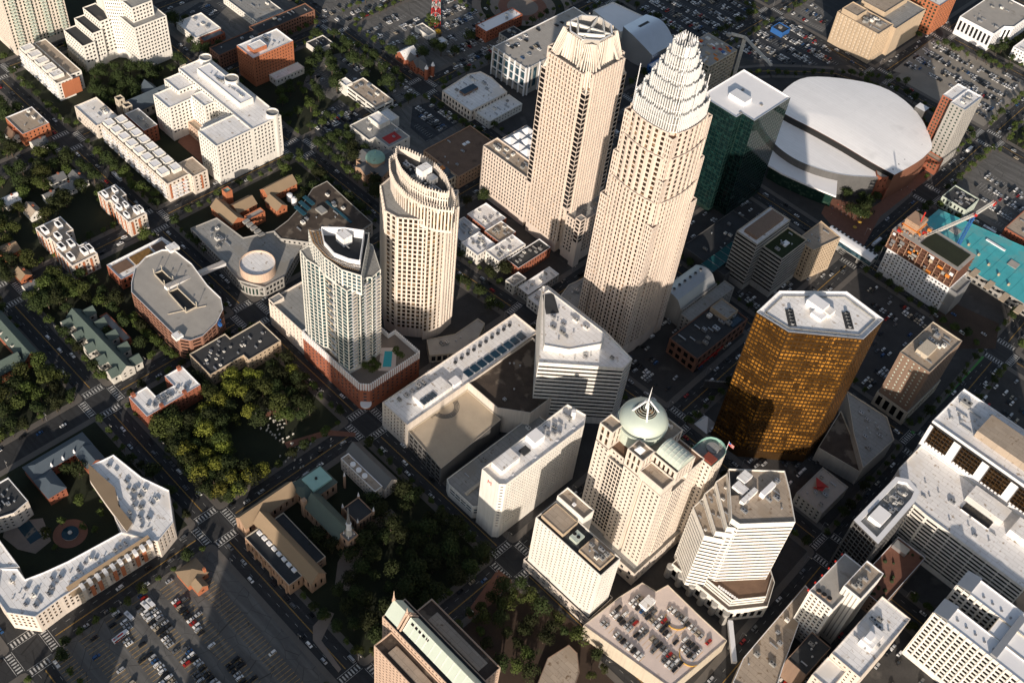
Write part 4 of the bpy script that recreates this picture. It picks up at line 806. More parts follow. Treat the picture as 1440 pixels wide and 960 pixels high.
s.vol(box(-433, 964, -384, 992), 0, 34, 'tan', 'rooftan', {'-y': st, '+x': st}); s.vol(box(-433, 992.1, -380, 1050), 0, 31, 'tan', 'roofgrey', None); s.vol(box(-430, 966, -412, 985), 34.1, 39, 'tan', 'rooftan', None, wn='upper_wall', rn='upper_roof'); s.units(box(-410, 966, -386, 990), 34, 6, 1.6)
s.vol(box(-428, 1000, -400, 1045), 31.1, 36, 'tan', 'rooftan', None, wn='upper_wall', rn='upper_roof')
bl('apartment_block', 'orange brick block with green bay windows cut by the top edge', 'building', box(-405, 1062, -372, 1100), 34, 'orangebrick', 'roofwhite', W(bay=4.5, fl=4, w=.5, h=.6, m='glassgreen', rec=1), 3)
bl('office_building', 'white office with dark tall windows near the top right corner', 'building', [(-357, 1088), (-317, 1088), (-317, 1110), (-310, 1118), (-310, 1165), (-357, 1165)], 20, 'panelwhite', 'roofconc', W(bay=5, fl=14, w=.55, h=.6, z0=2, m='glass'), 6)
bl('office_building', 'white flat block cut by the right edge beneath the top corner', 'building', box(-296, 1098, -262, 1135), 12, 'panelwhite', 'roofwhite', small, 3)
bl('low_building', 'grey green building with a flat dark roof between the teal shed and the far lot', 'building', box(-221, 829, -197, 852), 11, 'palegreen', 'roofdark', W(bay=3.4, fl=4.5, w=.45, h=.6), 6)
bl('brick_building', 'low brick and tan shed by the lot at the right edge', 'building', box(-164, 842, -130, 880), 7, 'brick', 'rooftan', small, 3)
# --- centre right
s = bl('glass_link', 'dark low roofs with a teal glazed strip between green tower and twin offices', 'building', box(-330, 600, -286, 668), 10, 'darkgrey', 'roofdark', None, 6); mb = MB(); mb.box(-306, 590, 12, -294, 670, 12.6, 'tealglass'); mb.box(-306, 590, 0, -305, 591, 12, 'steel'); mb.box(-295, 669, 0, -294, 670, 12, 'steel'); tag(mb.build('glass_roof', s.r), 'teal glazed roof strip')
for k in range(10): mb = MB(); mb.box(-306.1, 594+k*8, 12.7, -293.9, 594.3+k*8, 12.9, 'steel'); mb.build('glazing_bar', s.r)
bn = W(bay=3, fl=3.7, w=1, h=.5, mx=.1, rec=.5, m='glassdark', z0=5, band=True)
s = Bd('office_building', 'dark ribbed office with brown roof slab and planted roof garden', 'building', (-270, 632)); s.vol(box(-292, 608, -272, 652), 0, 50, 'grey', 'roofwhite', bn, cap='beige'); s.vol(box(-271.8, 618, -253, 652), 0, 42, 'grey', 'hedge', bn, cap='beige', par=1.6)
mb = MB(); mb.box(-288, 612, 50.02, -276, 648, 53, 'brown'); mb.build('penthouse', s.r); mb = MB(); mb.box(-264, 632, 42.02, -260, 638, 43.5, 'roofpure'); mb.build('penthouse', s.r); s.units(box(-270, 622, -255, 650), 42, 3)
bl('office_building', 'tan building with a grid of square windows behind the ribbed office', 'building', [(-254, 654), (-246, 654), (-240, 684), (-262, 688), (-262, 658)], 35, 'tan', 'rooftan', W(bay=2.6, fl=3.4, w=.5, h=.5, z0=3, m='glassbrown'), 3)
def skybridge():
    mb = MB(); s = Bd('footbridge', 'white covered footbridge crossing the main street towards the building site', 'bridge', (-235, 712)); mb.box(-262, 706, 7, -216, 717, 8, 'roofgrey'); mb.box(-262, 706, 8, -216, 706.6, 12.5, 'glassblue'); mb.box(-262, 716.4, 8, -216, 717, 12.5, 'glassblue'); mb.build('deck', s.r)
    mb = MB()
    for k in range(6):
        a0, a1 = R(180*k/6), R(180*(k+1)/6); f = lambda a: (711.5-5.8*math.cos(a), 12.5+2.6*math.sin(a)); (ya, za), (yb, zb) = f(a0), f(a1); mb.face([(-262, ya, za), (-216, ya, za), (-216, yb, zb), (-262, yb, zb)], 'panelwhite')
    mb.build('roof', s.r)
    for k in range(11): mb = MB(); mb.box(-260+k*4, 713, 14.9, -257.6+k*4, 715.2, 15.1, 'black'); mb.build('roof_light', s.r)
    for x in (-248, -228): mb = MB(); mb.box(x-1, 709, 0, x+1, 714, 7, 'grey'); mb.build('pier', s.r)
skybridge()
def constr2():
    s = Bd('unfinished_building', 'orange and brown concrete frame rising with white sheathed lower floors beside the teal shed', 'building', (-185, 730)); r = random.Random(4)
    x0, x1, y0, y1 = -214, -153, 714, 742; fr = W(bay=3.2, fl=3.3, w=.5, h=.5, rec=.3, m='glass', z0=4, mx=.8)
    s.vol(box(x0+3, y0, x1, y1), 0, 27, 'panelwhite', 'roofconc', fr, par=.2, wn='sheathed_wall', rn='floor_slab')
    for k in range(5):
        z = 27.3+k*3.6; mb = MB(); mb.box(x0, y0, z, x1, y1, z+.35, 'brownbrick'); mb.build('floor_slab', s.r)
        for i in range(12):
            for y in (y0+.5, y1-1): mb = MB(); x = x0+.4+i*5.4; mb.box(x, y, z+.35, x+.6, y+.6, z+3.6, 'sandstone'); mb.build('column', s.r)
    mb = MB(); mb.box(x0, y0, 45.3, x1, y1, 45.7, 'orangebrick', 'roofconc'); mb.build('floor_slab', s.r); mb = MB(); mb.box(-190, 718, 45.72, -156, 738, 46.2, 'grass'); mb.build('netting', s.r)
    mb = MB(); mb.box(-210, 722, 45.72, -198, 736, 56, 'sandstone'); mb.box(-211, 721, 50, -197, 737, 50.5, 'orange'); mb.box(-210.5, 721.5, 54, -197.5, 736.5, 54.4, 'tan'); mb.build('core', s.r); mb = MB(); mb.beam((-200, 728, 56), (-200, 728, 66), .8, 'signred'); mb.build('mast', s.r)
    for i in range(40): x, y = r.uniform(-212, -192), r.uniform(715, 741); mb = MB(); a = r.uniform(.4, 1.6); mb.box(x-a, y-a*.6, 45.73, x+a, y+a*.6, 46.2+r.random()*2, r.choice(['orange', 'sandstone', 'tan', 'grey', 'signred', 'steel'])); mb.build('building_material', s.r)
    for i in range(26):
        x = r.uniform(x0, x1-3); z = 27.6+3.6*r.randrange(5); mb = MB(); mb.box(x, y0-.5, z, x+r.uniform(2, 5), y0-.1, z+r.uniform(1.4, 3.2), r.choice(['orange', 'tan', 'panelwhite', 'brown', 'steel', 'grey'])); mb.build('site_screen', s.r)
    for i in range(14): mb = MB(); x = x0+i*4.6; mb.beam((x, y0-1.6, 0), (x, y0-1.6, 27), .18, 'steel'); mb.beam((x, y0-1.6, 6+(i % 3)*6), (x+4.6, y0-1.6, 6+(i % 3)*6), .5, 'tan', .15); mb.build('scaffold', s.r)
    s.vol(box(-152.8, 716, -146, 738), 0, 24, 'metalgrey', 'roofgrey', None, wn='hoist_wall', rn='hoist_roof')
constr2()
def lattice(s, a, b, w, seg, m, name, th=.35):
    mb = MB(); a, b = Vector(a), Vector(b); d = (b-a); L = d.length; d.normalize(); u = d.cross(Vector((0, 0, 1)))
    if u.length < .1: u = Vector((1, 0, 0))
    u.normalize(); t = u.cross(d).normalized(); n = max(2, int(L/seg)); cs = [(u*i+t*j)*(w/2) for i, j in ((-1, -1), (1, -1), (1, 1), (-1, 1))]
    for c in cs: mb.beam(a+c, b+c, th, m)
    for k in range(n):
        p, q = a+d*(L*k/n), a+d*(L*(k+1)/n)
        for i in range(4): mb.beam(p+cs[i], q+cs[(i+1) % 4], th*.6, m); mb.beam(p+cs[i], p+cs[(i+1) % 4], th*.6, m)
    return mb.build(name, s.r)
s = Bd('tower_crane', 'tower crane with a blue mast and a long white jib over the building site', 'crane', (-179, 785)); HC = HZ((1340, 357), (1371, 303)); lattice(s, (-179, 785, 0), (-179, 785, HC), 2.2, 3, 'blue', 'mast', .5)
jt = P(1298, 334, HC+1); cw = P(1398, 284, HC+1); A_ = Vector((-179, 785, HC+1)); mb = MB(); mb.box(-180.5, 783.5, HC, -177.5, 786.5, HC+2, 'signred'); mb.build('slewing_ring', s.r)
lattice(s, A_, jt, 1.8, 3, 'crane', 'jib', .45); lattice(s, A_, cw, 1.8, 3, 'crane', 'counter_jib', .45); mb = MB(); mb.box(cw.x-2, cw.y-2, HC-1.5, cw.x+2, cw.y+2, HC+1, 'signred'); mb.build('counterweight', s.r)
mb = MB(); mb.box(-178, 782, HC+2.05, -176, 783.4, HC+4.4, 'signred', 'white'); mb.build('cab', s.r)
s = Bd('tower_crane', 'pale tower crane jib reaching over the packed lot right of the fin crown', 'crane', (-452, 815)); lattice(s, (-444, 814, 0), (-444, 814, 58), 2, 3, 'crane', 'mast', .45); q = P(1085, 92, 60); lattice(s, (-444, 814, 60), (q.x, q.y, 60), 1.6, 3, 'crane', 'jib', .4); lattice(s, (-444, 814, 60), (-456, 808, 60), 1.6, 3, 'crane', 'counter_jib', .4)
mb = MB(); mb.box(-459, 805, 57.5, -455, 809, 60, 'grey'); mb.build('counterweight', s.r)
def tealshed():
    s = Bd('transit_shed', 'wide shed with a bright turquoise roof and tan roof panels', 'building', (-155, 780)); s.vol([(-214, 766), (-100, 766), (-100, 830), (-135, 830), (-214, 812)], 0, 11, 'grey', 'teal', W(bay=5, fl=6, w=.6, h=.5), par=.15, cap='teal')
    for k in range(6): q = P(1328+k*21, 330+k*17+24, 11); mb = MB(); mb.box(q.x-4, q.y-3, 11.05, q.x+1, q.y+9, 11.5, 'tan'); mb.build('roof_panel', s.r)
    for k in range(14): mb = MB(); mb.box(-210+k*8, 766.5, 11.02, -209.8+k*8, 811, 11.2, 'teal'); mb.build('standing_seam', s.r)
    for px_, py_ in ((1425, 372), (1343, 325)): q = P(px_, py_, 11); mb = MB(); mb.box(q.x-4, q.y-4, 11.05, q.x+4, q.y+4, 11.7, 'roofgrey', 'roofconc'); mb.build('plant_well', s.r)
    for k in range(5): q = P(1362+k*14, 345+k*14, 11); mb = MB(); mb.box(q.x-.8, q.y-.8, 11.02, q.x+.8, q.y+.8, 13, 'tan'); mb.build('roof_vent', s.r)
    q = P(1400, 345, 11); mb = MB(); mb.box(q.x-9, q.y-1, 11.05, q.x+9, q.y+1, 12, 'panelwhite'); mb.build('roof_vent', s.r)
tealshed()
s = Bd('brick_building', 'dark roofed brick block with plant rows beside the tallest tower', 'building', (-262, 545)); s.vol(box(-270, 510, -243, 572), 0, 15, 'brownbrick', 'roofdark', W(bay=6, fl=8, w=.6, h=.6, m='glassdark')); s.vol(box(-280, 535, -270.2, 590), 0, 16, 'grey', 'roofgrey', small); s.units(box(-268, 514, -246, 570), 15, 9, 1.4); s.vol(box(-268, 556, -252, 570), 15.1, 19, 'tan', 'roofgrey', None, wn='plant_wall', rn='plant_roof'); mb = MB(); mb.box(-250, 556, 15.1, -245, 568, 16.2, 'solar'); mb.build('skylight', s.r)
mb = MB(); mb.box(-242.9, 516, 3, -242.6, 545, 5, 'signred'); mb.build('awning', s.r)
def lobed():
    s = Bd('theatre', 'grey building with a curved white topped metal roof right of the tallest tower', 'building', (-292, 556)); y0, y1 = 537, 580; mb = MB(); n = 8
    for k in range(n):
        f = lambda t: (-303+22*t, 23+4*math.sin(math.pi*min(1, t*1.1)) - (6*max(0, t-.8)*5 if t > .8 else 0)); (a, za), (b, zb) = f(k/n), f((k+1)/n)
        mb.face([(a, y0, za), (b, y0, zb), (b, y1, zb), (a, y1, za)], 'metalgrey'); mb.face([(a, y0, 0), (b, y0, 0), (b, y0, zb), (a, y0, za)], 'grey')
    mb.build('curved_roof', s.r)
    s.vol(box(-281.5, 537, -280.5, 580), 0, 19, 'grey', 'roofgrey', W(bay=2.4, fl=3.2, w=.6, h=.6, m='glassdark'), par=.3, th=.2)
    for k in range(6): mb = MB(); mb.cyl(-295, 542+k*6.5, 26.5, 28, 1.2, 'metalgrey', n=10, top='black'); mb.build('cooling_fan', s.r)
lobed()
s = bl('theatre', 'round fronted grey roofed hall left of the foot of the tallest tower', 'building', [(-350, 470), (-340, 462), (-334, 470), (-334, 515), (-352, 515), (-356, 490)], 17, 'ivory', 'roofgrey', None, 2)
s = Bd('office_building', 'brown slab with a tan roof and tall ground floor openings right of the gold tower', 'building', (-121, 608)); s.vol(box(-135, 591, -110.5, 636), 14, 58, 'brown', 'rooftan', {'-y': W(bay=4.2, fl=3.4, w=.3, h=.45, z0=17, m='palegreen'), '+x': W(bay=3, fl=3.4, w=.4, h=.45, z0=17, m='glassbrown')}, cap='beige'); s.vol(box(-136, 590, -109.5, 637), 0, 14, 'beige', 'roofgrey', W(bay=5.5, fl=11, w=.6, h=.75, z0=1, m='glassdark'), wn='base_wall', rn='base_roof', par=.4)
s.units(box(-132, 594, -114, 634), 58, 7, 1.2); pent(s, -128, 600, -119, 614, 58, 4, 'beige')
def triangle():
    s = Bd('low_building', 'grey flat roofed building with a slanting triangular plan below the gold tower', 'building', (-118, 540)); a = pp([(1190, 550), (1247, 587), (1257, 619), (1213, 659), (1200, 610)], 20)
    s.vol(a, 0, 20, 'grey', 'roofgrey', None, cap='beige'); b = pp([(1150, 630), (1182, 578), (1198, 616), (1210, 665)], 14); s.vol(b, 0, 14, 'grey', 'gravel', None, wn='wing_wall', rn='wing_roof', cap='beige'); s.units(inset(a, 4), 20, 5)
triangle()
s = bl('low_building', 'flat roofed bar with red shade sails between the gold tower and fourth street', 'building', ortho([(1120, 690), (1160, 657), (1194, 690), (1150, 722)], 12), 12, 'grey', 'roofconc', small, 5)
q = P(1146, 688, 12); 
for k in range(2): mb = MB(); a = (q.x+k*5, q.y, 15.5); mb.face([a, (q.x-5+k*3, q.y+8-k*9, 13.5), (q.x+6-k*2, q.y+7, 14.5)], 'redcloth'); mb.face([a, (q.x+6-k*2, q.y+7, 14.3), (q.x-5+k*3, q.y+8-k*9, 13.3)], 'redcloth'); mb.beam(a, (a[0], a[1], 12), .2, 'steel'); mb.build('shade_sail', s.r)
def bank():
    s = Bd('office_building', 'large white building with four dark amber window panels above a stained terrace', 'building', (-45, 560)); z = 68
    s.vol(box(-85, 545, 20, 586), 0, z, 'panelwhite', 'roofwhite', {'-y': W(bay=21, fl=22, w=.72, h=.86, z0=47, zt=1, mx=.2, rec=1.6, m='glassamber')}, par=1.5)
    for k in range(5):
        for j in range(6): mb = MB(); x = -85+10.5+21*k-7.4+j*2.6; mb.box(x, 544.0, 47.6, x+.25, 545.2, 66, 'goldframe'); mb.build('mullion', s.r) if x < 19 else None
        for j in range(5): mb = MB(); x = -85+10.5+21*k; mb.box(x-7.4, 544.1, 50+j*3.4, x+7.4, 545.1, 50.5+j*3.4, 'goldframe'); mb.build('transom', s.r) if x < 19 else None
    for k, zz in enumerate((69.6, 71)): pass
    mb = MB(); mb.box(-86.5, 543.5, 66.5, 21, 544.9, 67.3, 'glassdark'); mb.build('cornice_slot', s.r)
    s.vol([(-83, 516), (-70, 500), (-50, 498), (20, 498), (20, 544.8), (-83, 544.8)], 0, 43, 'white', 'roofwhite', {'-y': W(bay=8.5, fl=3.4, w=.93, h=.55, z0=4, zt=2, mx=.5, rec=.9, m='glassdark')}, par=1.2, wn='podium_wall', rn='terrace')
    pent(s, -40, 528, -14, 540, 43, 6, 'roofwhite'); pent(s, -8, 526, 15, 540, 43, 6, 'roofwhite'); mb = MB(); mb.box(-38, 520, 43.05, -18, 527, 44, 'roofwhite', 'glassdark'); mb.build('skylight', s.r)
    pent(s, -60, 556, -20, 576, z, 6, 'rooftan'); pent(s, -16, 556, 15, 576, z, 5, 'roofwhite'); s.units(box(-82, 550, -62, 580), z, 5, 1.8); s.units(box(-75, 504, -10, 524), 43, 7)
bank()
def plantroof():
    s = Bd('office_building', 'dark glass block with a white framed roof well full of machinery', 'building', (-70, 475)); z = 54; pl = [(-79, 449), (-59, 446), (-60, 492), (-62, 500), (-72, 503), (-79, 498)]
    s.vol(pl, 0, z, 'darkgrey', 'roofgrey', W(bay=3, fl=3.6, w=.85, h=.75, m='glassdark'), par=2.5, th=3.2, cap='panelwhite'); pent(s, -74, 458, -65, 470, z, 4, 'roofpure'); s.units(box(-76, 470, -63, 496), z, 9, 1.0)
plantroof()
s = Bd('roof_garden', 'brown striped terrace with round shrubs beside the dark glass block', 'terrace', (-48, 455)); s.vol(box(-57, 440, -36, 492), 0, 16, 'brown', 'brickpaving', small, par=1.2, cap='panelwhite'); r = random.Random(9)
for k in range(26): x, y = r.uniform(-55, -38), r.uniform(442, 490); mb = MB(); mb.dome(x, y, 16.02, r.uniform(.8, 1.6), 1.5, 'hedge', 8, 3); mb.build('shrub', s.r)
mb = MB(); mb.box(-56, 482, 16.02, -46, 488, 19, 'metalgrey'); mb.build('canopy', s.r)
def wings():
    s = Bd('office_building', 'white building of two parallel wings with sloping grey end roofs and paired windows', 'building', (15, 450)); st = W(bay=4.4, fl=3.9, w=.66, h=.6, z0=5, zt=2.5, m='glassdark', pier=.8)
    for y0, y1, nm in ((433, 446, 'a'), (460, 474, 'b')):
        s.vol(box(-11, y0, 60, y1), 0, 54, 'white', 'roofpure', st, par=.8, cap='panelwhite', wn='wing_wall', rn='wing_roof'); mb = MB(); mb.face([(-11, y0, 54.8), (-2, y0, 57), (-2, y1, 57), (-11, y1, 54.8)], 'metalgrey'); mb.face([(-11, y0, 54.8), (-11, y1, 54.8), (-11, y1, 54), (-11, y0, 54)], 'metalgrey'); mb.face([(-2, y1, 57), (-2, y0, 57), (-2, y0, 54), (-2, y1, 54)], 'metalgrey'); mb.face([(-11, y0, 54.8), (-11, y0, 54), (-2, y0, 54), (-2, y0, 57)], 'metalgrey'); mb.build('end_roof', s.r)
    s.vol(box(18, 446.1, 60, 459.9), 0, 54, 'beige', 'roofpure', None, par=.8, wn='link_wall', rn='link_roof'); mb = MB(); mb.box(26, 434, 54.05, 30, 470, 56.5, 'metalgrey'); mb.build('roof_ridge', s.r)
    for k in range(9): mb = MB(); mb.cyl(2+k*3, 439+(k % 2)*26, 54.02, 54.8, .8, 'steel', n=8); mb.build('roof_vent', s.r)
wings()
s = Bd('office_building', 'cream tower with three round roof vents and red lamps along its parapet', 'building', (-60, 405)); z = 50
s.vol(box(-70, 391, -53, 429), 0, z, 'white', 'roofconc', {'-y': W(bay=3, fl=3.4, w=.6, h=.5, z0=2, m='glassbrown'), '+x': W(bay=2.6, fl=46, w=.3, h=.95, z0=2, mx=1, m='grey')}, cap='panelwhite'); s.vol(box(-57, 404, -45, 429.2), 0, 58, 'white', 'rooftan', W(bay=2.6, fl=40, w=.3, h=.95, z0=3, m='grey'), cap='panelwhite', wn='stair_wall', rn='stair_roof')
for k in range(3): mb = MB(); mb.cyl(-66+k*3.6, 395+.4*k, z+.02, z+1.6, 1.5, 'brown', n=16, top='black'); mb.build('roof_vent', s.r)
for k in range(6): mb = MB(); mb.cyl(-70.8, 391+k*7.2, z, z+1.6, .5, 'signred', n=8); mb.build('parapet_lamp', s.r)
s.units(box(-56, 406, -47, 427), 58, 3)
s = Bd('office_building', 'white roofed tower with a central plant box in the bottom right', 'building', (-28, 395)); s.vol(box(-38, 368, -18, 422), 0, 49, 'ivory', 'roofwhite', {'-y': W(bay=3.4, fl=3.5, w=.4, h=.4, z0=3, m='glassbrown'), '+x': W(bay=3.4, fl=3.5, w=.4, h=.4, z0=3, m='glassbrown')}); s.vol(box(-38.5, 352, -26, 367.9), 0, 44, 'ivory', 'roofwhite', W(bay=3.4, fl=3.5, w=.4, h=.4, m='glassbrown'), wn='wing_wall', rn='wing_roof')
pent(s, -31, 386, -23, 400, 49, 4); pent(s, -30, 388, -26, 394, 53, 2, 'roofpure'); s.units(box(-36, 380, -20, 412), 49, 7)
s = bl('low_building', 'large tan flat roof left of the cream tower with red parapet lamps', 'building', pp([(1045, 925), (1132, 823), (1140, 832), (1100, 940), (1085, 990), (1030, 960)], 16), 16, 'beige', 'rooftan', None, 4, cap='panelwhite')
bl('low_building', 'small black flat roof between two white towers at the bottom', 'building', box(-56, 362, -42, 388), 22, 'brown', 'roofdark', None, 3)
s = bl('parking_deck', 'pink open air parking deck with rows of parked cars below the cream hotel', 'building', [(-155, 291), (-93, 300), (-89, 349), (-112, 349.5), (-138, 351), (-140, 342), (-150, 340), (-153, 322)], 14, 'beige', 'deck', None, 0, par=.7)
pent(s, -141, 326, -135, 335, 14, 4, 'roofwhite', 'stair_box')
for cx_, cy_2, a0 in ((-119, 337, 200), (-98, 325, 150)):
    mb = MB(); q = arc(cx_, cy_2, 7, a0, a0+190, 12); [mb.beam((*q[i], 14.5), (*q[i+1], 14.5), .35, 'paintyellow', .8) for i in range(12)]; mb.build('ramp_kerb', s.r)
DECKZ = 14.02
mb = MB(); mb.box(-97, 340, 8, -94, 374, 9, 'panelwhite'); 
s = Bd('footbridge', 'narrow white footbridge from the striped tower across the street', 'bridge', (-93, 355)); a, b = P(1027, 872, 11), P(1033, 930, 11); mb = MB(); mb.beam((a.x, a.y, 10), (b.x, b.y, 10), 3, 'panelwhite', 3); mb.build('deck', s.r); mb = MB(); mb.box((a.x+b.x)/2-.6, (a.y+b.y)/2-.6, 0, (a.x+b.x)/2+.6, (a.y+b.y)/2+.6, 8.5, 'grey'); mb.build('pier', s.r)
# --- left of centre
def imagin():
    s = Bd('library', 'dark curved roof building with blue skylights left of the lens topped tower', 'building', (-540, 395)); z = 14
    pl = pp([(460, 255), (492, 285), (524, 314), (500, 330), (440, 342), (395, 336), (385, 325), (405, 310), (425, 288), (440, 265)], z); s.vol(pl, 0, z, 'grey', 'gravel', small, par=.6, cap='grey')
    for k in range(3): q = P(422+k*6, 297-k*7, z); mb = MB(); mb.box(q.x-6, q.y-1.4, z+.05, q.x+6, q.y+1.8, z+1.3, 'blueglassroof'); tag(mb.build('skylight', s.r), 'blue glass skylight')
    mb = MB(); a, b = P(459, 283, z+.4), P(494, 313, z+.4); mb.beam(a, b, 2, 'blueglassroof', .8); mb.build('skylight', s.r); q = P(452, 297, z); pent(s, q.x-4, q.y-3, q.x+4, q.y+3, z, 2, 'roofgrey'); s.units(inset(pl, 6), z, 7)
imagin()
def cylinder():
    s = Bd('museum', 'grey museum wings around a round glazed drum with a pale conical roof', 'building', (-525, 335)); c = P(362, 370, 18)
    s.vol(pp([(268, 322), (305, 307), (342, 335), (365, 330), (418, 318), (425, 345), (400, 390), (372, 405), (335, 395), (310, 365)], 10), 0, 10, 'grey', 'roofgrey', W(bay=3, fl=5, w=.7, h=.6, m='glass'), par=1)
    s.vol(circ(c.x, c.y, 17.5, 40), 0, 9, 'grey', 'roofgrey', W(bay=2.4, fl=8, w=.7, h=.8, m='glassgreen', z0=.5), par=.4, wn='glass_drum', rn='drum_terrace', cap='beige'); 
    s.vol(circ(c.x, c.y, 13.5, 40), 9.1, 17, 'pinkstone', 'roofwhite', None, par=1.6, wn='drum_wall', rn='drum_roof')
    s.units(box(-588, 312, -560, 328), 10, 6)
    for k in range(5): mb = MB(); mb.box(-575+k*5, 345, 10.02, -572+k*5, 350, 12, 'roofgrey'); mb.build('skylight', s.r)
cylinder()
def ovaldeck():
    s = Bd('parking_deck', 'rounded concrete parking deck with two light wells and a glazed footbridge', 'building', (-530, 255)); z = 20
    pl = pp([(185, 398), (190, 378), (205, 362), (228, 352), (245, 352), (270, 372), (292, 402), (311, 420), (314, 436), (305, 455), (285, 474), (268, 480), (250, 477), (235, 462), (185, 412)], z); s.vol(pl, 0, z, 'brownbrick', 'roofconc', W(bay=5, fl=3.2, w=.85, h=.5, m='glassdark'), par=1.1, cap='panelwhite')
    for a in ([(217, 386), (228, 381), (244, 396), (232, 402)], [(237, 412), (250, 406), (277, 432), (262, 440)]):
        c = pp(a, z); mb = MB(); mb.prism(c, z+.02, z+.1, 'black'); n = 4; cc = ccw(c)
        for i in range(4): mb.beam((*cc[i], z+.7), (*cc[(i+1) % 4], z+.7), .5, 'beige', 1.3)
        mb.build('light_well', s.r)
        for p in cc: mb = MB(); mb.beam((*p, z), (*p, z+5.5), .3, 'lamp'); mb.beam((p[0]-.6, p[1], z+5.5), (p[0]+.6, p[1], z+5.5), .5, 'lamp'); mb.build('lamp_post', s.r)
    q = P(243, 350, z); pent(s, q.x-3.5, q.y-4, q.x+3.5, q.y+4, z, 2.6, 'roofwhite', 'stair_box')
    q = P(250, 474, z); pent(s, q.x-3, q.y-3, q.x+3, q.y+3, z, 2.6, 'roofwhite', 'stair_box')
    mb = MB(); a, b = P(262, 372, z), P(272, 385, z); q = pp([(205, 395), (236, 442), (312, 425)], z); mb.beam((*q[1], z+.3), (P(290, 430, z).x, P(290, 430, z).y, z+.3), .5, 'beige', .5); mb.build('kerb', s.r)
    for k in range(3): q = P(306+k, 441+k*6, z); mb = MB(); mb.box(q.x-2, q.y-1, z-3, q.x+2, q.y+1, z-.5, 'blue'); mb.build('banner', s.r)
    s2 = Bd('footbridge', 'long white roofed footbridge from the parking deck to the round museum', 'bridge', (-525, 300)); a, b = P(233, 405, 22), P(316, 370, 13); mb = MB(); mb.beam(a, b, 3.6, 'panelwhite', 2.8); mb.build('deck', s2.r); mb = MB(); mb.beam(a+Vector((0, 0, 1.5)), b+Vector((0, 0, 1.5)), 4.2, 'ivory', .3); mb.build('roof', s2.r); c = (a+b)/2; mb = MB(); mb.box(c.x-.6, c.y-.6, 0, c.x+.6, c.y+.6, 15.5, 'grey'); mb.build('pier', s2.r)
ovaldeck()
s = Bd('low_building', 'low annex with planted orange roof beds beside the rounded parking deck', 'building', (-594, 262)); s.vol([(-600, 240), (-580, 240), (-580, 285), (-587, 290), (-600, 288)], 0, 10, 'brick', 'roofwhite', W(bay=4, fl=5, w=.5, h=.6), cap='panelwhite'); 
for y0, y1, m in ((242, 255, 'brownroof'), (257, 274, 'goldbed'), (276, 286, 'brownroof')): mb = MB(); mb.box(-597, y0, 10.05, -587, y1, 10.5, mat('goldbed', (.20, .11, .03), .9, .4, .5).name if m == 'goldbed' else m); mb.build('planted_bed', s.r)
pent(s, -585, 262, -582, 268, 10, 2); pent(s, -585, 272, -582, 278, 10, 2)
def condo_h(x0, y0, x1, y1, lab):
    s = Bd('apartment_block', lab, 'building', ((x0+x1)/2, (y0+y1)/2)); st = W(bay=3.2, fl=3.2, w=.5, h=.55, z0=1, rec=.7, m='glassbrown'); z = 15; w = (x1-x0); h = (y1-y0)
    s.vol([(x0, y0), (x0+w*.3, y0), (x0+w*.3, y0+3), (x0+w*.55, y0+3), (x0+w*.55, y0), (x1, y0), (x1, y1), (x0+w*.7, y1), (x0+w*.7, y1-h*.28), (x0+w*.35, y1-h*.28), (x0+w*.35, y1), (x0, y1)], 0, z, 'ivory', 'rooftan', st, cap='panelwhite')
    for fx, fy in ((.08, .1), (.3, .3), (.52, .12), (.78, .1), (.1, .62), (.55, .45), (.8, .6), (.8, .82)): x, y = x0+fx*w, y0+fy*h; s.vol(box(x, y, x+w*.13, y+h*.17), z+.1, z+3, 'panelwhite', 'roofdark', None, par=.9, wn='roof_pod', rn='pod_roof')
    for i in range(int(w/6)):
        mb = MB(); mb.box(x0+2+i*6, y0-.25, 1, x0+3.6+i*6, y0-.02, z-1, 'orangebrick'); mb.build('brick_panel', s.r)
    for i in range(int(h/6)): mb = MB(); mb.box(x1+.02, y0+2+i*6, 1, x1+.25, y0+3.8+i*6, z-1, 'orangebrick'); mb.build('brick_panel', s.r)
q0, q1, q2 = P(50, 322, 15), P(96, 378, 15), P(132, 352, 15); condo_h(q0.x, q0.y, q1.x, q2.y, 'white and brick apartment block with black roof pods, the lower left of a pair')
q0, q1, q2 = P(131, 275, 15), P(146, 328, 15), P(210, 300, 15); condo_h(q0.x, q0.y+4, q0.x+44, q2.y-2, 'white and brick apartment block with black roof pods, the upper right of a pair')
def orangeroofs():
    s = Bd('church_hall', 'orange brick hall with tan pitched roofs above the museum wings', 'building', (-592, 350)); s.gable(-608, 338, -580, 350, 0, 8, 13, 'orangebrick', 'tanshingle', 'x', small); s.gable(-600, 350.2, -588, 368, 0, 8.2, 12.5, 'orangebrick', 'tanshingle', 'y', small, rn='wing_roof', wn='wing_wall'); s.vol(box(-580, 350.4, -574, 366), 0, 10, 'orangebrick', 'roofconc', small, wn='annex_wall', rn='annex_roof'); s.vol(box(-612, 352, -606, 358), 0, 15, 'orangebrick', 'copper', None, wn='tower_wall', rn='tower_roof')
    s = Bd('church_hall', 'smaller orange brick hall with a tan gabled roof by the trees', 'building', (-585, 392)); s.gable(-600, 380, -588, 408, 0, 8, 13, 'orangebrick', 'tanshingle', 'y', small); s.gable(-587.8, 376, -572, 386, 0, 7, 11, 'orangebrick', 'tanshingle', 'x', small, rn='wing_roof', wn='wing_wall')
    for x in (-582, -576): mb = MB(); mb.cyl(x, 396, 0, 6, 2.5, 'panelwhite', n=14); mb.dome(x, 396, 6, 2.6, 1.2, 'panelwhite', 14, 3); mb.build('roof_drum', s.r)
orangeroofs()
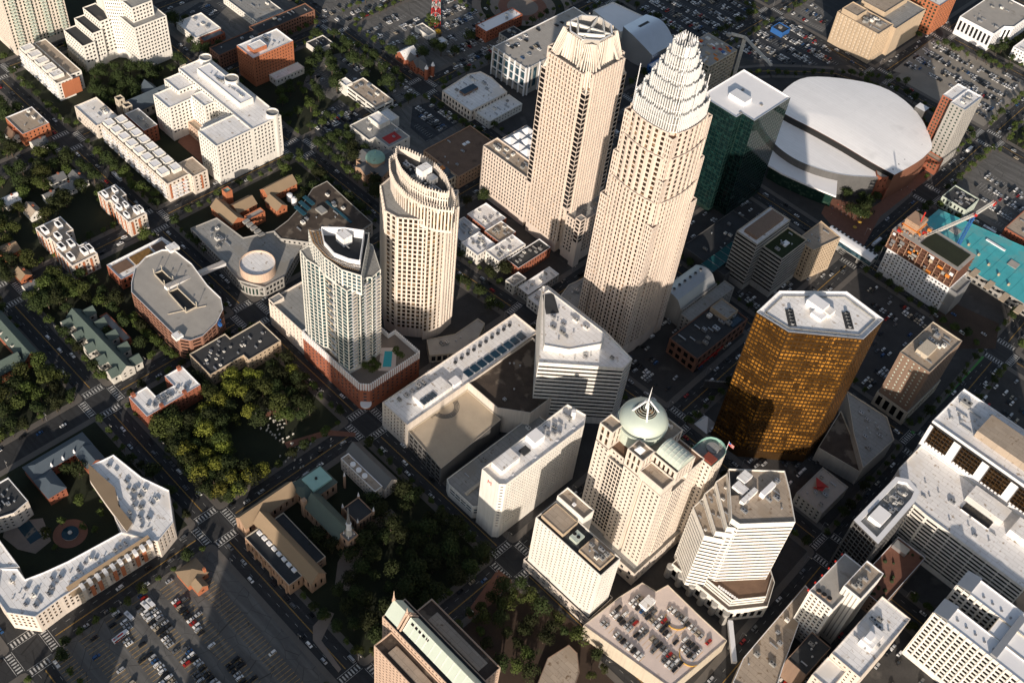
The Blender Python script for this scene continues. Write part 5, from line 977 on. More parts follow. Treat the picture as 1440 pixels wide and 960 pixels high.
def mansion():
    s = Bd('mansion', 'grey roofed mansion of many crossing gables and a teal pool tent', 'building', (-540, 200)); st = small
    s.gable(-575, 192, -505, 203, 0, 8, 13, 'stone', 'greenslate', 'x', st)
    for i in range(5): s.gable(-574+i*15, 186, -566+i*15, 192, 0, 7.6, 11.5, 'stone', 'greenslate', 'y', st, rn='gable_roof', wn='gable_wall'); s.gable(-574+i*15, 203.2, -566+i*15, 210, 0, 7.6, 11.5, 'stone', 'greenslate', 'y', st, rn='gable_roof', wn='gable_wall')
    s.vol(box(-562, 210.2, -530, 216), 0, 6, 'brick', 'roofgrey', small, wn='annex_wall', rn='annex_roof')
mansion()
s = bl('low_building', 'dark roofed low building dotted with white vents beside the park', 'building', [(-486, 236), (-461, 236), (-461, 264), (-455, 264), (-455, 292), (-480, 292), (-480, 266), (-486, 266)], 12, 'tan', 'roofdark', small, 16, cap='beige', big=.6)
def ubrick():
    s = Bd('brick_building', 'U shaped brick building with a stained white roof beside the park', 'building', (-468, 205)); st = W(bay=3, fl=3.2, w=.4, h=.45, z0=1, m='glassbrown')
    s.vol([(-478, 183), (-456, 183), (-456, 225), (-478, 225), (-478, 211), (-467, 211), (-467, 197), (-478, 197)], 0, 15, 'brick', 'roofwhite', st, 0.8, cap='panelwhite'); s.units(box(-466, 186, -458, 222), 15, 9, .8)
    for x, y in ((-477, 186), (-477, 222), (-457, 195), (-457, 213)): pent(s, x-1.2, y-1.2, x+1.2, y+1.2, 15, 3, 'brick', 'chimney')
ubrick()
def leftgable():
    s = Bd('church_hall', 'grey slate roofed row with small dormers cut by the left edge', 'building', (-585, 145)); s.gable(-610, 148, -556, 160, 0, 8, 14, 'brick', 'greenslate', 'x', small); s.gable(-568, 125, -556, 147.8, 0, 8, 14, 'brick', 'greenslate', 'y', small, rn='wing_roof', wn='wing_wall')
    for i in range(6):
        x = -606+i*8; mb = MB(); mb.prism([(x, 148.4), (x+2, 148.4), (x+2, 151), (x, 151)], 8, 11, 'stone', 'greenslate'); mb.build('dormer', s.r)
leftgable()
def lgrey():
    s = Bd('school', 'L shaped red brick building under a blue grey hipped roof near the courtyard homes', 'building', (-462, 125)); st = small
    s.hip(box(-477, 104, -465, 146), 0, 9, 13, 'brick', 'slate', st); s.hip(box(-464.3, 104, -446, 116), 0, 8.8, 12.6, 'brick', 'slate', st, rn='wing_roof', wn='wing_wall'); s.gable(-464.3, 134, -450, 146, 0, 8.8, 12.4, 'brick', 'slate', 'x', st, rn='wing_roof', wn='wing_wall')
    for k in range(3): mb = MB(); q = (-466, 118+k*8); mb.cyl(q[0], q[1], 9, 12.8, 1.1, 'panelwhite', .2, 10); mb.build('dormer', s.r)
lgrey()
def crescent():
    s = Bd('apartment_block', 'angled cream and orange apartment block with white roofs round a courtyard pool', 'building', (-400, 105)); z = 18; st = W(bay=3.1, fl=3.2, w=.5, h=.6, z0=4, rec=1, m='glassbrown')
    a = pp([(128, 655), (160, 640), (200, 672), (238, 690), (244, 735), (222, 762), (172, 750), (160, 725), (170, 715), (163, 690)], z)
    s.vol(a, 0, z, 'ivory', 'roofwhite', st, cap='panelwhite'); b = pp([(172, 748), (215, 760), (110, 826), (85, 842), (50, 868), (10, 862), (-6, 840), (0, 800), (25, 800), (36, 815), (62, 805), (95, 790)], z)
    s.vol(b, 0, z, 'ivory', 'roofwhite', st, cap='panelwhite'); c = pp([(-40, 742), (0, 760), (28, 798), (0, 800), (-40, 770)], z); s.vol(c, 0, z, 'ivory', 'roofwhite', st, cap='panelwhite')
    s.units(inset(a, 4), z, 16, .8); s.units(inset(b, 4), z, 18, .8, mt='steel')
    mb = MB(); A, Bq = [Vector(v) for v in pp([(215, 762), (100, 836)], z)]; u = (Bq-A).normalized(); n = Vector((-u.y, u.x)); n = n if n.dot(Vector((1, -1))) < 0 else -n
    L = (Bq-A).length
    # tan mansard strip along the street side with little white gables, brick bays below
    o = -n
    p = [A+o*1.2, Bq+o*1.2, Bq+n*5, A+n*5]; mb.face([(p[0].x, p[0].y, z-1.5), (p[1].x, p[1].y, z-1.5), (p[2].x, p[2].y, z+2.4), (p[3].x, p[3].y, z+2.4)], 'tanshingle'); mb.face([(p[0].x, p[0].y, z-1.5), (p[3].x, p[3].y, z+2.4), (p[3].x, p[3].y, z)], 'tanshingle'); mb.face([(p[1].x, p[1].y, z-1.5), (p[2].x, p[2].y, z+2.4), (p[2].x, p[2].y, z)], 'tanshingle'); mb.face([(p[2].x, p[2].y, z+.01), (p[3].x, p[3].y, z+.01), (p[3].x, p[3].y, z+2.4), (p[2].x, p[2].y, z+2.4)], 'panelwhite'); mb.build('mansard_roof', s.r)
    k = int(L/5)
    for i in range(k):
        q = A+u*(2+i*5); mb = MB(); w = [q-u*1.1+o*1.6, q+u*1.1+o*1.6, q+u*1.1+n*2, q-u*1.1+n*2]; mb.prism([tuple(v) for v in w], z-1.5, z+2, 'panelwhite', 'roofwhite'); mb.build('dormer', s.r)
        mb = MB(); w = [q-u*1.2+o*.1, q+u*1.2+o*.1, q+u*1.2+o*.8, q-u*1.2+o*.8]; mb.prism([tuple(v) for v in w], 4, z-2, 'orangebrick' if i % 3 else 'ivory', bottom=True); mb.build('brick_bay', s.r)
        if i % 3 == 0:
            for f in range(4): mb = MB(); w = [q+u*1.4+o*.1, q+u*3.8+o*.1, q+u*3.8+o*1.5, q+u*1.4+o*1.5]; mb.prism([tuple(v) for v in w], 4.5+f*3.2, 5.6+f*3.2, 'beige', bottom=True); mb.build('balcony', s.r)
    mb = MB(); q = P(150, 660, z)
    e = pp([(126, 657), (163, 690), (168, 715), (188, 740), (180, 752), (150, 712), (128, 680)], z-2); mb.prism(e, z-2, z+2.2, 'ivory', 'tanshingle'); mb.build('mansard_roof', s.r)
crescent()
s = Bd('apartment_block', 'white topped fragment of courtyard homes at the left edge', 'building', (-442, 75)); s.vol(pp([(-20, 690), (12, 672), (40, 705), (20, 722), (-20, 735)], 15), 0, 15, 'ivory', 'roofdark', small, cap='panelwhite'); s.units(pp([(-15, 690), (12, 680), (30, 705), (-15, 730)], 15), 15, 5)
s = Bd('house', 'little orange brick house with tan hipped roofs at the parking lot corner', 'house', (-343, 141)); s.hip(box(-351, 134, -338, 148), 0, 6, 9.5, 'orangebrick', 'tanshingle', small); s.gable(-337.8, 136, -331, 143, 0, 5.6, 8.4, 'orangebrick', 'tanshingle', 'x', small, rn='wing_roof', wn='wing_wall'); pent(s, -340, 146, -338.5, 147.5, 6, 4.5, 'orangebrick', 'chimney')
def church():
    s = Bd('church', 'sandstone church complex with slate roofs, a turquoise roof and a slender white spire', 'church', (-320, 215)); st = W(bay=4.5, fl=8, w=.35, h=.6, z0=1.5, zt=1, m='glassbrown')
    # long hall on the street side with the flat dark roof beside it
    s.gable(-345, 188, -287, 199, 0, 12, 19, 'sandstone', 'tanshingle', 'x', st); s.vol(box(-340, 177.5, -295, 187.6), 0, 11, 'sandstone', 'roofdark', st, wn='aisle_wall', rn='aisle_roof', cap='beige')
    s.gable(-356, 182, -345.5, 222, 0, 11, 17.5, 'sandstone', 'tanshingle', 'y', st, rn='cross_roof', wn='cross_wall')
    for k in range(8): mb = MB(); mb.box(-338+k*5, 185, 11.03, -335+k*5, 187.2, 12.6, 'roofpure'); mb.build('air_conditioner', s.r)
    s.vol(box(-340, 199.6, -297, 207), 0, 9, 'sandstone', 'roofdark', small, wn='link_wall', rn='link_roof', cap='beige')
    # sanctuary
    s.gable(-334, 219, -300, 232, 0, 12, 20, 'sandstone', 'greenslate', 'x', st, rn='nave_roof', wn='nave_wall'); 
    s.hip(box(-352, 222, -334.5, 246), 0, 12, 15.5, 'sandstone', 'greenslate', st, frac=.25, rn='hall_roof', wn='hall_wall'); mb = MB(); mb.box(-349, 229, 14.6, -336.5, 244, 16.2, 'copper2', 'copper2'); mb.build('flat_roof', s.r); mb = MB(); mb.cyl(-343, 236, 16.2, 17.4, .9, 'black', n=10); mb.build('roof_vent', s.r)
    s.vol(box(-299.8, 221, -292, 229), 0, 17, 'sandstone', 'roofgrey', W(bay=4, fl=7, w=.4, h=.6, z0=2), par=1, wn='tower_wall', rn='tower_roof')
    mb = MB(); x, y = -296, 225; mb.cyl(x, y, 18, 24, 2.3, 'stone', 1.9, 8); mb.cyl(x, y, 24, 30, 1.6, 'panelwhite', 1.4, 8); mb.cyl(x, y, 30, 31, 1.9, 'panelwhite', 1.7, 8); mb.cyl(x, y, 31, 49, 1.3, 'metalgrey', .06, 8)
    for i in range(4): a = R(45+90*i); mb.cyl(x+3.2*math.cos(a), y+3.2*math.sin(a), 18, 22, .4, 'panelwhite', .05, 6)
    mb.build('spire', s.r)
    s.vol(box(-316, 236, -301, 249), 0, 12, 'sandstone', 'roofdark', W(bay=2.5, fl=8, w=.4, h=.6, z0=2), wn='chapel_wall', rn='chapel_roof')
    for x, y in ((-316, 236), (-301, 236), (-316, 249), (-301, 249), (-334, 252)): mb = MB(); mb.cyl(x, y, 0, 14, .9, 'sandstone', n=6); mb.cyl(x, y, 14, 18.5, .8, 'panelwhite', .05, 6); mb.build('pinnacle', s.r)
    pent(s, -336, 218, -333, 221, 0, 18, 'sandstone', 'chimney')
    for k in range(6): mb = MB(); mb.box(-338+k*8, 176.2, 0, -337+k*8, 177.6, 10, 'sandstone'); mb.build('buttress', s.r)
mat('copper2', (.28, .48, .44), .6, .08)
church()
def hall():
    s = Bd('church_hall', 'cream hall with a grey slate ridge roof and flat front roof with three white units', 'building', (-330, 268)); st = W(bay=3, fl=3.6, w=.35, h=.5, m='glass')
    s.vol(box(-347, 259.5, -312, 266), 0, 12, 'ivory', 'rooftan', st, cap='panelwhite'); s.gable(-349, 266.2, -310, 277, 0, 12, 18, 'ivory', 'greyslate', 'x', st)
    for k in range(3): mb = MB(); mb.cyl(-338+k*6, 262.5, 12.02, 13.4, 1.9, 'roofpure', n=10); mb.build('air_conditioner', s.r)
hall()
def postmodern():
    s = Bd('office_tower', 'pinkish stepped tower with glazed gabled ridge and sharp pinnacles at the bottom edge', 'skyscraper', (-185, 198)); z = 55; st = W(bay=2.8, fl=3.5, w=.5, h=.45, mx=.6, m='glass', z0=4)
    f = (630-z)/540
    s.vol(box(-214, 176.5, -150, 189), 0, z, 'pinkstone', 'gravel', st, par=1.6, wn='wing_wall', rn='wing_roof'); s.vol(box(-214, 206, -158, 219), 0, z, 'pinkstone', 'gravel', st, par=1.6, wn='wing_wall', rn='wing_roof')
    s.vol(box(-222, 189.2, -150, 205.8), 0, z+6, 'pinkstone', 'roofdark', st, par=1)
    for y0, y1 in ((178.5, 187), (208, 217)): mb = MB(); mb.box(-206, y0+1, z+.03, -165, y1-1, z+.5, 'rooftan'); mb.build('grille', s.r)
    mb = MB(); x0, x1, y0, y1, ym = -208, -152, 192, 203.5, 197.7
    for q in ([(x0, y0, z+7), (x1, y0, z+7), (x1, ym, z+15), (x0, ym, z+15)], [(x1, y1, z+7), (x0, y1, z+7), (x0, ym, z+15), (x1, ym, z+15)]): mb.face(q, 'palegreen')
    for x in (x0, x1): mb.face([(x, y0, z+7), (x, y1, z+7), (x, ym, z+15)], 'pinkstone')
    mb.build('glazed_ridge', s.r)
    for k in range(12): mb = MB(); xx = x0+k*5; mb.beam((xx, y0, z+7.1), (xx, ym, z+15.1), .3, 'white'); mb.build('glazing_bar', s.r)
    for k in range(5): mb = MB(); mb.face([(x0+2+k*3, y0+1.2, z+8.1), (x0+4+k*3, y0+1.2, z+8.1), (x0+4+k*3, ym-1, z+13.8), (x0+2+k*3, ym-1, z+13.8)], 'glassdark'); mb.build('louvre', s.r)
    mb = MB(); xa, xb = -222, -211
    for q in ([(xa, 191, z+7), (xb, 191, z+7), (xb, 197.5, z+16), (xa, 197.5, z+16)], [(xb, 204, z+7), (xa, 204, z+7), (xa, 197.5, z+16), (xb, 197.5, z+16)]): mb.face(q, 'palegreen')
    for x in (xa, xb): mb.face([(x, 191, z+7), (x, 204, z+7), (x, 197.5, z+16)], 'pinkstone')
    mb.build('end_gable', s.r)
    for x, y, h in ((-222, 197.5, 26), (-211, 197.5, 22)): mb = MB(); mb.cyl(x, y, z+6, z+17, 1, 'pinkstone', n=6); mb.cyl(x, y, z+17, z+h, .6, 'pinkstone', .05, 6); mb.build('pinnacle', s.r)
    for x in (-211, -209): 
        for ys in (191, 204): mb = MB(); mb.beam((x, ys, z+6.5), (x, 197.5, z+17), .9, 'pinkstone'); mb.build('gable_frame', s.r)
    for k in range(4): mb = MB(); mb.box(-220+k*1.6, 206, 40+k*4, -214.2, 210, 41+k*4, 'grey'); mb.build('louvre', s.r)
postmodern()
# --- shops between the towers
for x0, y0, x1, y1, z, wm, rm, lab in (
    (-470, 490, -446, 512, 9, 'brick', 'roofwhite', 'brick shop with a white roof in the row under the glass roofed wing'),
    (-445, 486, -428, 505, 11, 'brick', 'rooftan', 'small brick shop with a tan roof, highest of the row between two towers'),
    (-427, 470, -412, 500, 12, 'white', 'roofwhite', 'white shop with a stone balustrade facing the lens topped tower'),
    (-411, 478, -398, 515, 10, 'brick', 'roofdark', 'dark roofed brick shop with courtyard tiles near the flared tower'),
    (-448, 463, -429, 483, 10, 'white', 'roofpure', 'white corner shop with arched windows in front of the brick shops'),
    (-470, 466, -450, 487, 8, 'metalgrey', 'metalgrey', 'shed with a curved grey metal roof behind the lens topped tower'),
    (-372, 462, -360, 482, 9, 'white', 'roofwhite', 'white flat shop nearest the foot of the tallest tower'),
    (-385, 465, -374, 500, 8, 'grey', 'roofwhite', 'long white roofed shop left of the nearest white shop'),
    (-396, 462, -387, 476, 9, 'stone', 'roofconc', 'stone shop at the dark trees beneath the flared tower')):
    bl('shop', lab, 'shop', box(x0, y0, x1, y1), z, wm, rm, W(bay=3, fl=4, w=.5, h=.6, z0=.5), 5, big=.8, cap='panelwhite')
# --- houses among the trees on the left
hs = [(18, 188, 12, 9, 'brownroof', 'white house with a brown roof behind the front garden'), (55, 200, 11, 12, 'greyslate', 'grey roofed white house beside the street at the far left'), (110, 250, 14, 10, 'greyslate', 'long grey roofed house between dense trees'), (80, 250, 9, 12, 'greyslate', 'dark roofed house under the orange apartment block'), (95, 262, 10, 10, 'roofgrey', 'flat grey house next to the parked bus'), (15, 280, 10, 12, 'roofwhite', 'white metal roofed house among the left hand trees'), (45, 295, 13, 10, 'rooftan', 'house with a stepped white gable above the black podded flats'), (12, 350, 12, 13, 'tanshingle', 'brown and white house at the left edge'), (32, 385, 10, 9, 'tanshingle', 'orange brown roofed cottage by the dark street'), (42, 402, 9, 9, 'greyslate', 'small grey roofed cottage with a white front'), (70, 275, 9, 9, 'greyslate', 'tiny slate roofed garage beneath tall trees')]
for a, b, w, d, rm, lab in hs:
    q = P(a, b, 6); s = Bd('house', lab, 'house', (q.x, q.y), 'houses among the trees'); s.gable(q.x-w/2, q.y-d/2, q.x+w/2, q.y+d/2, 0, 6, 9.5, 'white' if rm != 'tanshingle' else 'orangebrick', rm, 'x' if w > d else 'y', small); pent(s, q.x-.7, q.y+1, q.x+.7, q.y+2.4, 7, 3.5, 'brick', 'chimney')
# --- further small buildings of the top
for a, b, w, d, z, wm, rm, lab in ((572, 75, 14, 16, 7, 'brick', 'roofwhite', 'pale roofed brick chapel hall between the north lots'), (588, 88, 10, 12, 8, 'brick', 'greyslate', 'dark gabled brick church with two white turrets')):
    q = P(a, b, z); s = Bd('church', lab, 'church', (q.x, q.y)); s.gable(q.x-w/2, q.y-d/2, q.x+w/2, q.y+d/2, 0, z, z+5, wm, rm, 'y', small)
    if rm == 'greyslate':
        s.gable(q.x-w/2-6, q.y-4, q.x+w/2+10, q.y+4, 0, z-.3, z+4.6, wm, rm, 'x', small, rn='transept_roof', wn='transept_wall')
        for t in (-4, 4): mb = MB(); mb.cyl(q.x+w/2+11, q.y+t, 0, 12, 1.8, 'brick', n=10); mb.cyl(q.x+w/2+11, q.y+t, 12, 16, 2, 'panelwhite', .1, 10); mb.build('turret', s.r)
q = P(602, 45, 5); bl('low_building', 'small white shed among parked cars near the lattice mast', 'building', box(q.x-14, q.y-5, q.x+6, q.y+5), 5, 'white', 'roofgrey', None, 1)
q = P(622, 58, 4); bl('low_building', 'tiny white gatehouse in the north parking lot', 'building', box(q.x-5, q.y-4, q.x+3, q.y+4), 4, 'white', 'roofpure', None, 0)
q = P(452, 60, 5); bl('low_building', 'black roofed low shop with white walls near the orange hotel', 'building', box(q.x-8, q.y-12, q.x+8, q.y+8), 5, 'white', 'roofdark', None, 2)
q = P(1098, 40, 5); bl('kiosk', 'dark kiosk with a blue fascia in the packed lot', 'building', box(q.x-7, q.y-7, q.x+7, q.y+7), 5, 'blue', 'roofdark', None, 1)
q = P(612, 38, 0)
def mast():
    s = Bd('lattice_mast', 'red and white lattice mast rising out of the top edge of the photo', 'mast', (q.x, q.y)); H0 = 70
    for k in range(10):
        mb = MB(); m = 'signred' if k % 2 == 0 else 'paintwhite'; z0, z1 = k*7, (k+1)*7; w0, w1 = 3.6-k*.25, 3.6-(k+1)*.25; c = [(-1, -1), (1, -1), (1, 1), (-1, 1)]
        for i in range(4):
            a, b = c[i], c[(i+1) % 4]; mb.beam((q.x+a[0]*w0, q.y+a[1]*w0, z0), (q.x+a[0]*w1, q.y+a[1]*w1, z1), .45, m); mb.beam((q.x+a[0]*w0, q.y+a[1]*w0, z0), (q.x+b[0]*w1, q.y+b[1]*w1, z1), .25, m); mb.beam((q.x+b[0]*w0, q.y+b[1]*w0, z0), (q.x+a[0]*w1, q.y+a[1]*w1, z1), .25, m); mb.beam((q.x+a[0]*w1, q.y+a[1]*w1, z1), (q.x+b[0]*w1, q.y+b[1]*w1, z1), .3, m)
        mb.build('mast_section', s.r)
mast()

sign('M', 5, (-249.5, 298.9, 53), 1, 0, 'signred', 'small red letter high on the end wall of the white slab hotel')
q = P(1013, 536, 9); sign('Bank of America', 2.6, (q.x, q.y, 8), .72, .69, 'paintwhite', 'small white lettering on the dark roof edge left of the gold tower')
mb = MB(); a_ = Vector((q.x, q.y, 0)); u_ = Vector((.72, .69, 0)); mb.beam(a_-u_*11+Vector((-.7, .7, 4)), a_+u_*11+Vector((-.7, .7, 4)), 1.6, 'darkgrey', 7.6); solo(mb, 'entrance_wall', 'dark low wall carrying white lettering left of the gold tower', 'wall')
# --- unseen blocks added west of the frame to cast evening shade into it
for x0, x1, h, wm, lab in ((-292, -272, 56, 'tan', 'tan shade block added west of the lower left lot, outside the view'), (-196, -166, 76, 'beige', 'beige shade block added west of the church, outside the view'), (-158, -98, 172, 'grey', 'tall grey shade tower added west of the churchyard, outside the view'), (-96, -62, 66, 'brown', 'brown shade block added west of the pink tower, outside the view')):
    bl('office_building', lab, 'building', box(x0, -20, x1, 8), h, wm, 'roofgrey', None, 2)
# ================================================================ ground, streets, blocks
XS = [-1270, -1140, -1010, -880, -757, -630, -499, -365, 'T', 'F', 60, 200, 340]
YS = [-80, 45, 172, 297, 'N', 584, 715, 836, 956, 1080, 1210, 1340, 1480]
def sx(i, y):
    v = XS[i]
    if v == 'T': return -220-max(0, y-297)*.030
    if v == 'F': return -74-max(0, y-297)*.052 if y < 860 else -104
    return v
def sy(j, x):
    v = YS[j]
    if v == 'N': return 442 if x < -499 else min(461, 442+(x+499)*.09)
    return v
def node(i, j):
    y = YS[j] if YS[j] != 'N' else 455; x = sx(i, y); return (x, sy(j, x))
def flat(poly, z, m, name, label=None, kind='structure', cat=None):
    mb = MB(); mb.face([(a, b, z) for a, b in ccw(poly)], m); o = mb.build(name); tag(o, label, cat, None, kind); return o
flat(box(-4000, -2500, 2500, 5000), 0, 'asphalt', 'ground')
def slab(poly, z0, z1, m, name):
    mb = MB(); mb.prism(poly, z0, z1, m); return tag(mb.build(name), None, None, None, 'structure')
KIND = {}
for i in range(1, 7):
    for j in range(0, 3): KIND[(i, j)] = 'grass'
KIND.update({(2, 3): 'grass', (3, 3): 'grass', (4, 3): 'grass', (5, 3): 'grass', (6, 3): 'paving', (5, 2): 'grass', (6, 2): 'grass', (7, 2): 'grass', (6, 1): 'grass', (7, 1): 'lotasphalt', (4, 4): 'grass', (3, 4): 'lotasphalt', (5, 4): 'lotasphalt', (4, 5): 'lotasphalt', (3, 5): 'lotasphalt', (2, 4): 'lotasphalt', (2, 5): 'lotasphalt', (4, 6): 'lotasphalt', (5, 6): 'paving', (5, 7): 'paving', (6, 8): 'newasphalt', (5, 8): 'newasphalt', (7, 8): 'gravellot', (7, 9): 'grass', (8, 7): 'lotasphalt', (8, 8): 'grass', (8, 2): 'earth', (9, 3): 'paving'})
for i in range(0, len(XS)-1):
    for j in range(0, len(YS)-1):
        if (i, j) == (6, 7): continue
        q = [node(i, j), node(i+1, j), node(i+1, j+1), node(i, j+1)]
        if (i, j) == (6, 6): q = [node(6, 6), node(7, 6), node(7, 8), node(6, 8)]
        b = inset(q, 8.2); ch = []
        for k in range(4):
            a, p, c = Vector(b[k-1]), Vector(b[k]), Vector(b[(k+1) % 4]); ch += [tuple(p+(a-p).normalized()*3), tuple(p+((a-p).normalized()+(c-p).normalized())*.9), tuple(p+(c-p).normalized()*3)]
        slab(ch, 0, .13, 'paving', 'pavement')
        k = KIND.get((i, j), 'paving')
        k = 'yardpave' if k == 'paving' else k
        flat(inset(q, 12.6), .16, k, {'grass': 'lawn', 'plaza': 'plaza', 'earth': 'lawn', 'yardpave': 'yard'}.get(k, 'parking_lot'))
# markings
mk = MB()
def strip(a, b, w, m, z=.008):
    a, b = Vector(a), Vector(b); u = (b-a).normalized(); n = Vector((-u.y, u.x))*w/2; mk.face([(*(a-n), z), (*(b-n), z), (*(b+n), z), (*(a+n), z)], m)
def cross(c, u, half):      # bars of one crosswalk leg
    c = Vector(c); u = Vector(u); n = Vector((-u.y, u.x)); d = c+u*(half+3)
    for t in range(-3, 4): p = d+n*t*2.15; strip(p-u*1.7, p+u*1.7, .95, 'paintwhite')
    strip(d-n*7.6+u*2.6, d+n*7.6+u*2.6, .3, 'paintwhite'); strip(d-n*7.6-u*2.4, d+n*7.6-u*2.4, .25, 'paintwhite')
for i in range(1, len(XS)-1):
    for j in range(1, len(YS)-1):
        c = Vector(node(i, j))
        if (i, j) in ((7, 7),) or not (-60 < PR((*c, 0))[0] < 1520 and -60 < PR((*c, 0))[1] < 1030): continue
        for di, dj in ((1, 0), (-1, 0), (0, 1), (0, -1)):
            d = Vector(node(i+di, j+dj))
            u = (d-c).normalized()
            if (i, j, di, dj) not in ((7, 6, 0, 1), (6, 7, 1, 0), (7, 8, 0, -1), (8, 7, -1, 0)): cross(c, u, 8)
            if di == 1 or dj == 1:
                if (i, j, di, dj) in ((7, 6, 0, 1), (6, 7, 1, 0), (7, 6, 0, 1)): continue
                L = (d-c).length; n = Vector((-u.y, u.x)); a, b = c+u*15, d-u*15
                strip(a+n*.18, b+n*.18, .14, 'paintyellow'); strip(a-n*.18, b-n*.18, .14, 'paintyellow')
                for s_ in (-4.1, 4.1):
                    t = 0
                    while t < (b-a).length-3: strip(a+u*t+n*s_, a+u*(t+3)+n*s_, .14, 'paintwhite'); t += 9
tag(mk.build('road_marking'), None, None, None, 'structure')
# curved road round the far side of the arena
cr = [(900, 150), (945, 128), (985, 112), (1030, 104), (1080, 100), (1130, 101), (1175, 104), (1215, 118)]
mb = MB(); C_ = [P(*p) for p in cr]
for i in range(len(C_)-1):
    a, b = C_[i], C_[i+1]; u = (b-a).normalized(); n = Vector((-u.y, u.x, 0)); 
    mb.face([(a.x-n.x*11, a.y-n.y*11, .21), (b.x-n.x*11, b.y-n.y*11, .21), (b.x+n.x*11, b.y+n.y*11, .21), (a.x+n.x*11, a.y+n.y*11, .21)], 'paving'); mb.face([(a.x-n.x*7, a.y-n.y*7, .22), (b.x-n.x*7, b.y-n.y*7, .22), (b.x+n.x*7, b.y+n.y*7, .22), (a.x+n.x*7, a.y+n.y*7, .22)], 'asphalt')
    mb.face([(a.x-n.x*.15, a.y-n.y*.15, .226), (b.x-n.x*.15, b.y-n.y*.15, .226), (b.x+n.x*.15, b.y+n.y*.15, .226), (a.x+n.x*.15, a.y+n.y*.15, .226)], 'paintyellow')
tag(mb.build('road'), None, None, None, 'structure')
# railway-like street at the far top and green painted lane
mb = MB(); a, b = P(1245, 640), P(1330, 540); n = Vector((0, 1)); mb.face([(-101, 590, .012), (-98.6, 590, .012), (-101.2, 700, .012), (-103.6, 700, .012)], 'paintgreen'); tag(mb.build('cycle_lane'), None, None, None, 'structure')
# special ground sheets
def sheet(px_, m, name, z=.2): return flat(pp(px_, z), z, m, name)
sheet([(1165, 278), (1225, 290), (1240, 300), (1215, 345), (1180, 330), (1155, 300)], 'brickpaving', 'plaza'); sheet([(475, 790), (500, 745), (550, 715), (560, 725), (520, 760), (490, 830), (470, 830)], 'plaza', 'path')
sheet([(440, 880), (460, 858), (470, 862), (452, 900), (480, 940), (476, 945), (440, 900)], 'plaza', 'path', .21); sheet([(620, 660), (680, 722), (672, 728), (610, 668)], 'paving', 'path', .21)
sheet([(700, 800), (720, 815), (690, 850), (660, 870), (655, 862)], 'brickpaving', 'path'); sheet([(370, 582), (395, 572), (398, 576), (372, 588)], 'brickpaving', 'path', .21); sheet([(400, 622), (460, 604), (500, 608), (500, 614), (460, 612), (404, 630)], 'brickpaving', 'path', .21)
sheet([(0, 730), (60, 715), (140, 690), (160, 760), (60, 810), (30, 790), (0, 760)], 'grass', 'lawn', .21); sheet([(8, 735), (60, 728), (72, 760), (50, 778), (25, 772), (4, 755)], 'plaza', 'terrace', .23)
q = P(42, 748); flat(box(q.x-8, q.y-4, q.x+8, q.y+4), .26, 'pooldark', 'water')
q = P(99, 750); s_ = Bd('fountain', 'round fountain with a pale stone rim in the middle of the courtyard', 'fountain', (q.x, q.y)); mb = MB(); mb.prism(circ(q.x, q.y, 10.5, 28), .2, .28, 'brickpaving'); mb.prism(circ(q.x, q.y, 5.2, 28), .28, .9, 'stone', 'pooldark'); mb.build('basin', s_.r); mb = MB(); mb.prism(circ(q.x, q.y, 1.3, 12), .9, 1.8, 'stone'); mb.build('pedestal', s_.r)
sheet([(185, 185), (230, 195), (270, 235), (240, 262), (200, 215)], 'grass', 'lawn', .2); sheet([(262, 180), (300, 180), (310, 215), (290, 235), (250, 200)], 'brickpaving', 'plaza', .21)
sheet([(1215, 300), (1300, 240), (1310, 248), (1228, 312)], 'brickpaving', 'plaza', .21); sheet([(1310, 440), (1340, 425), (1405, 455), (1400, 490), (1330, 490)], 'earth', 'plaza', .21)
for k in range(5): q = P(738-k*25, 12+k*7); flat(circ(P(735, 10).x, P(735, 10).y, 52-k*9, 48), .2+k*.01, ('plaza', 'grass', 'plaza', 'brickpaving', 'plaza')[k], 'plaza')
sheet([(670, 700), (690, 725), (640, 690), (650, 680)], 'paving', 'path', .215)
sheet([(745, 830), (850, 905), (835, 960), (760, 975), (700, 930), (690, 870)], 'earth', 'lawn', .2)
q = P(790, 945); s_ = Bd('low_building', 'tan curved pavilion roof beside brown steps at the bottom edge', 'building', (q.x, q.y)); s_.vol(pp([(750, 975), (770, 925), (800, 906), (812, 918), (815, 945), (805, 975)], 5), 0, 5, 'brown', 'rooftan', None, par=.5)
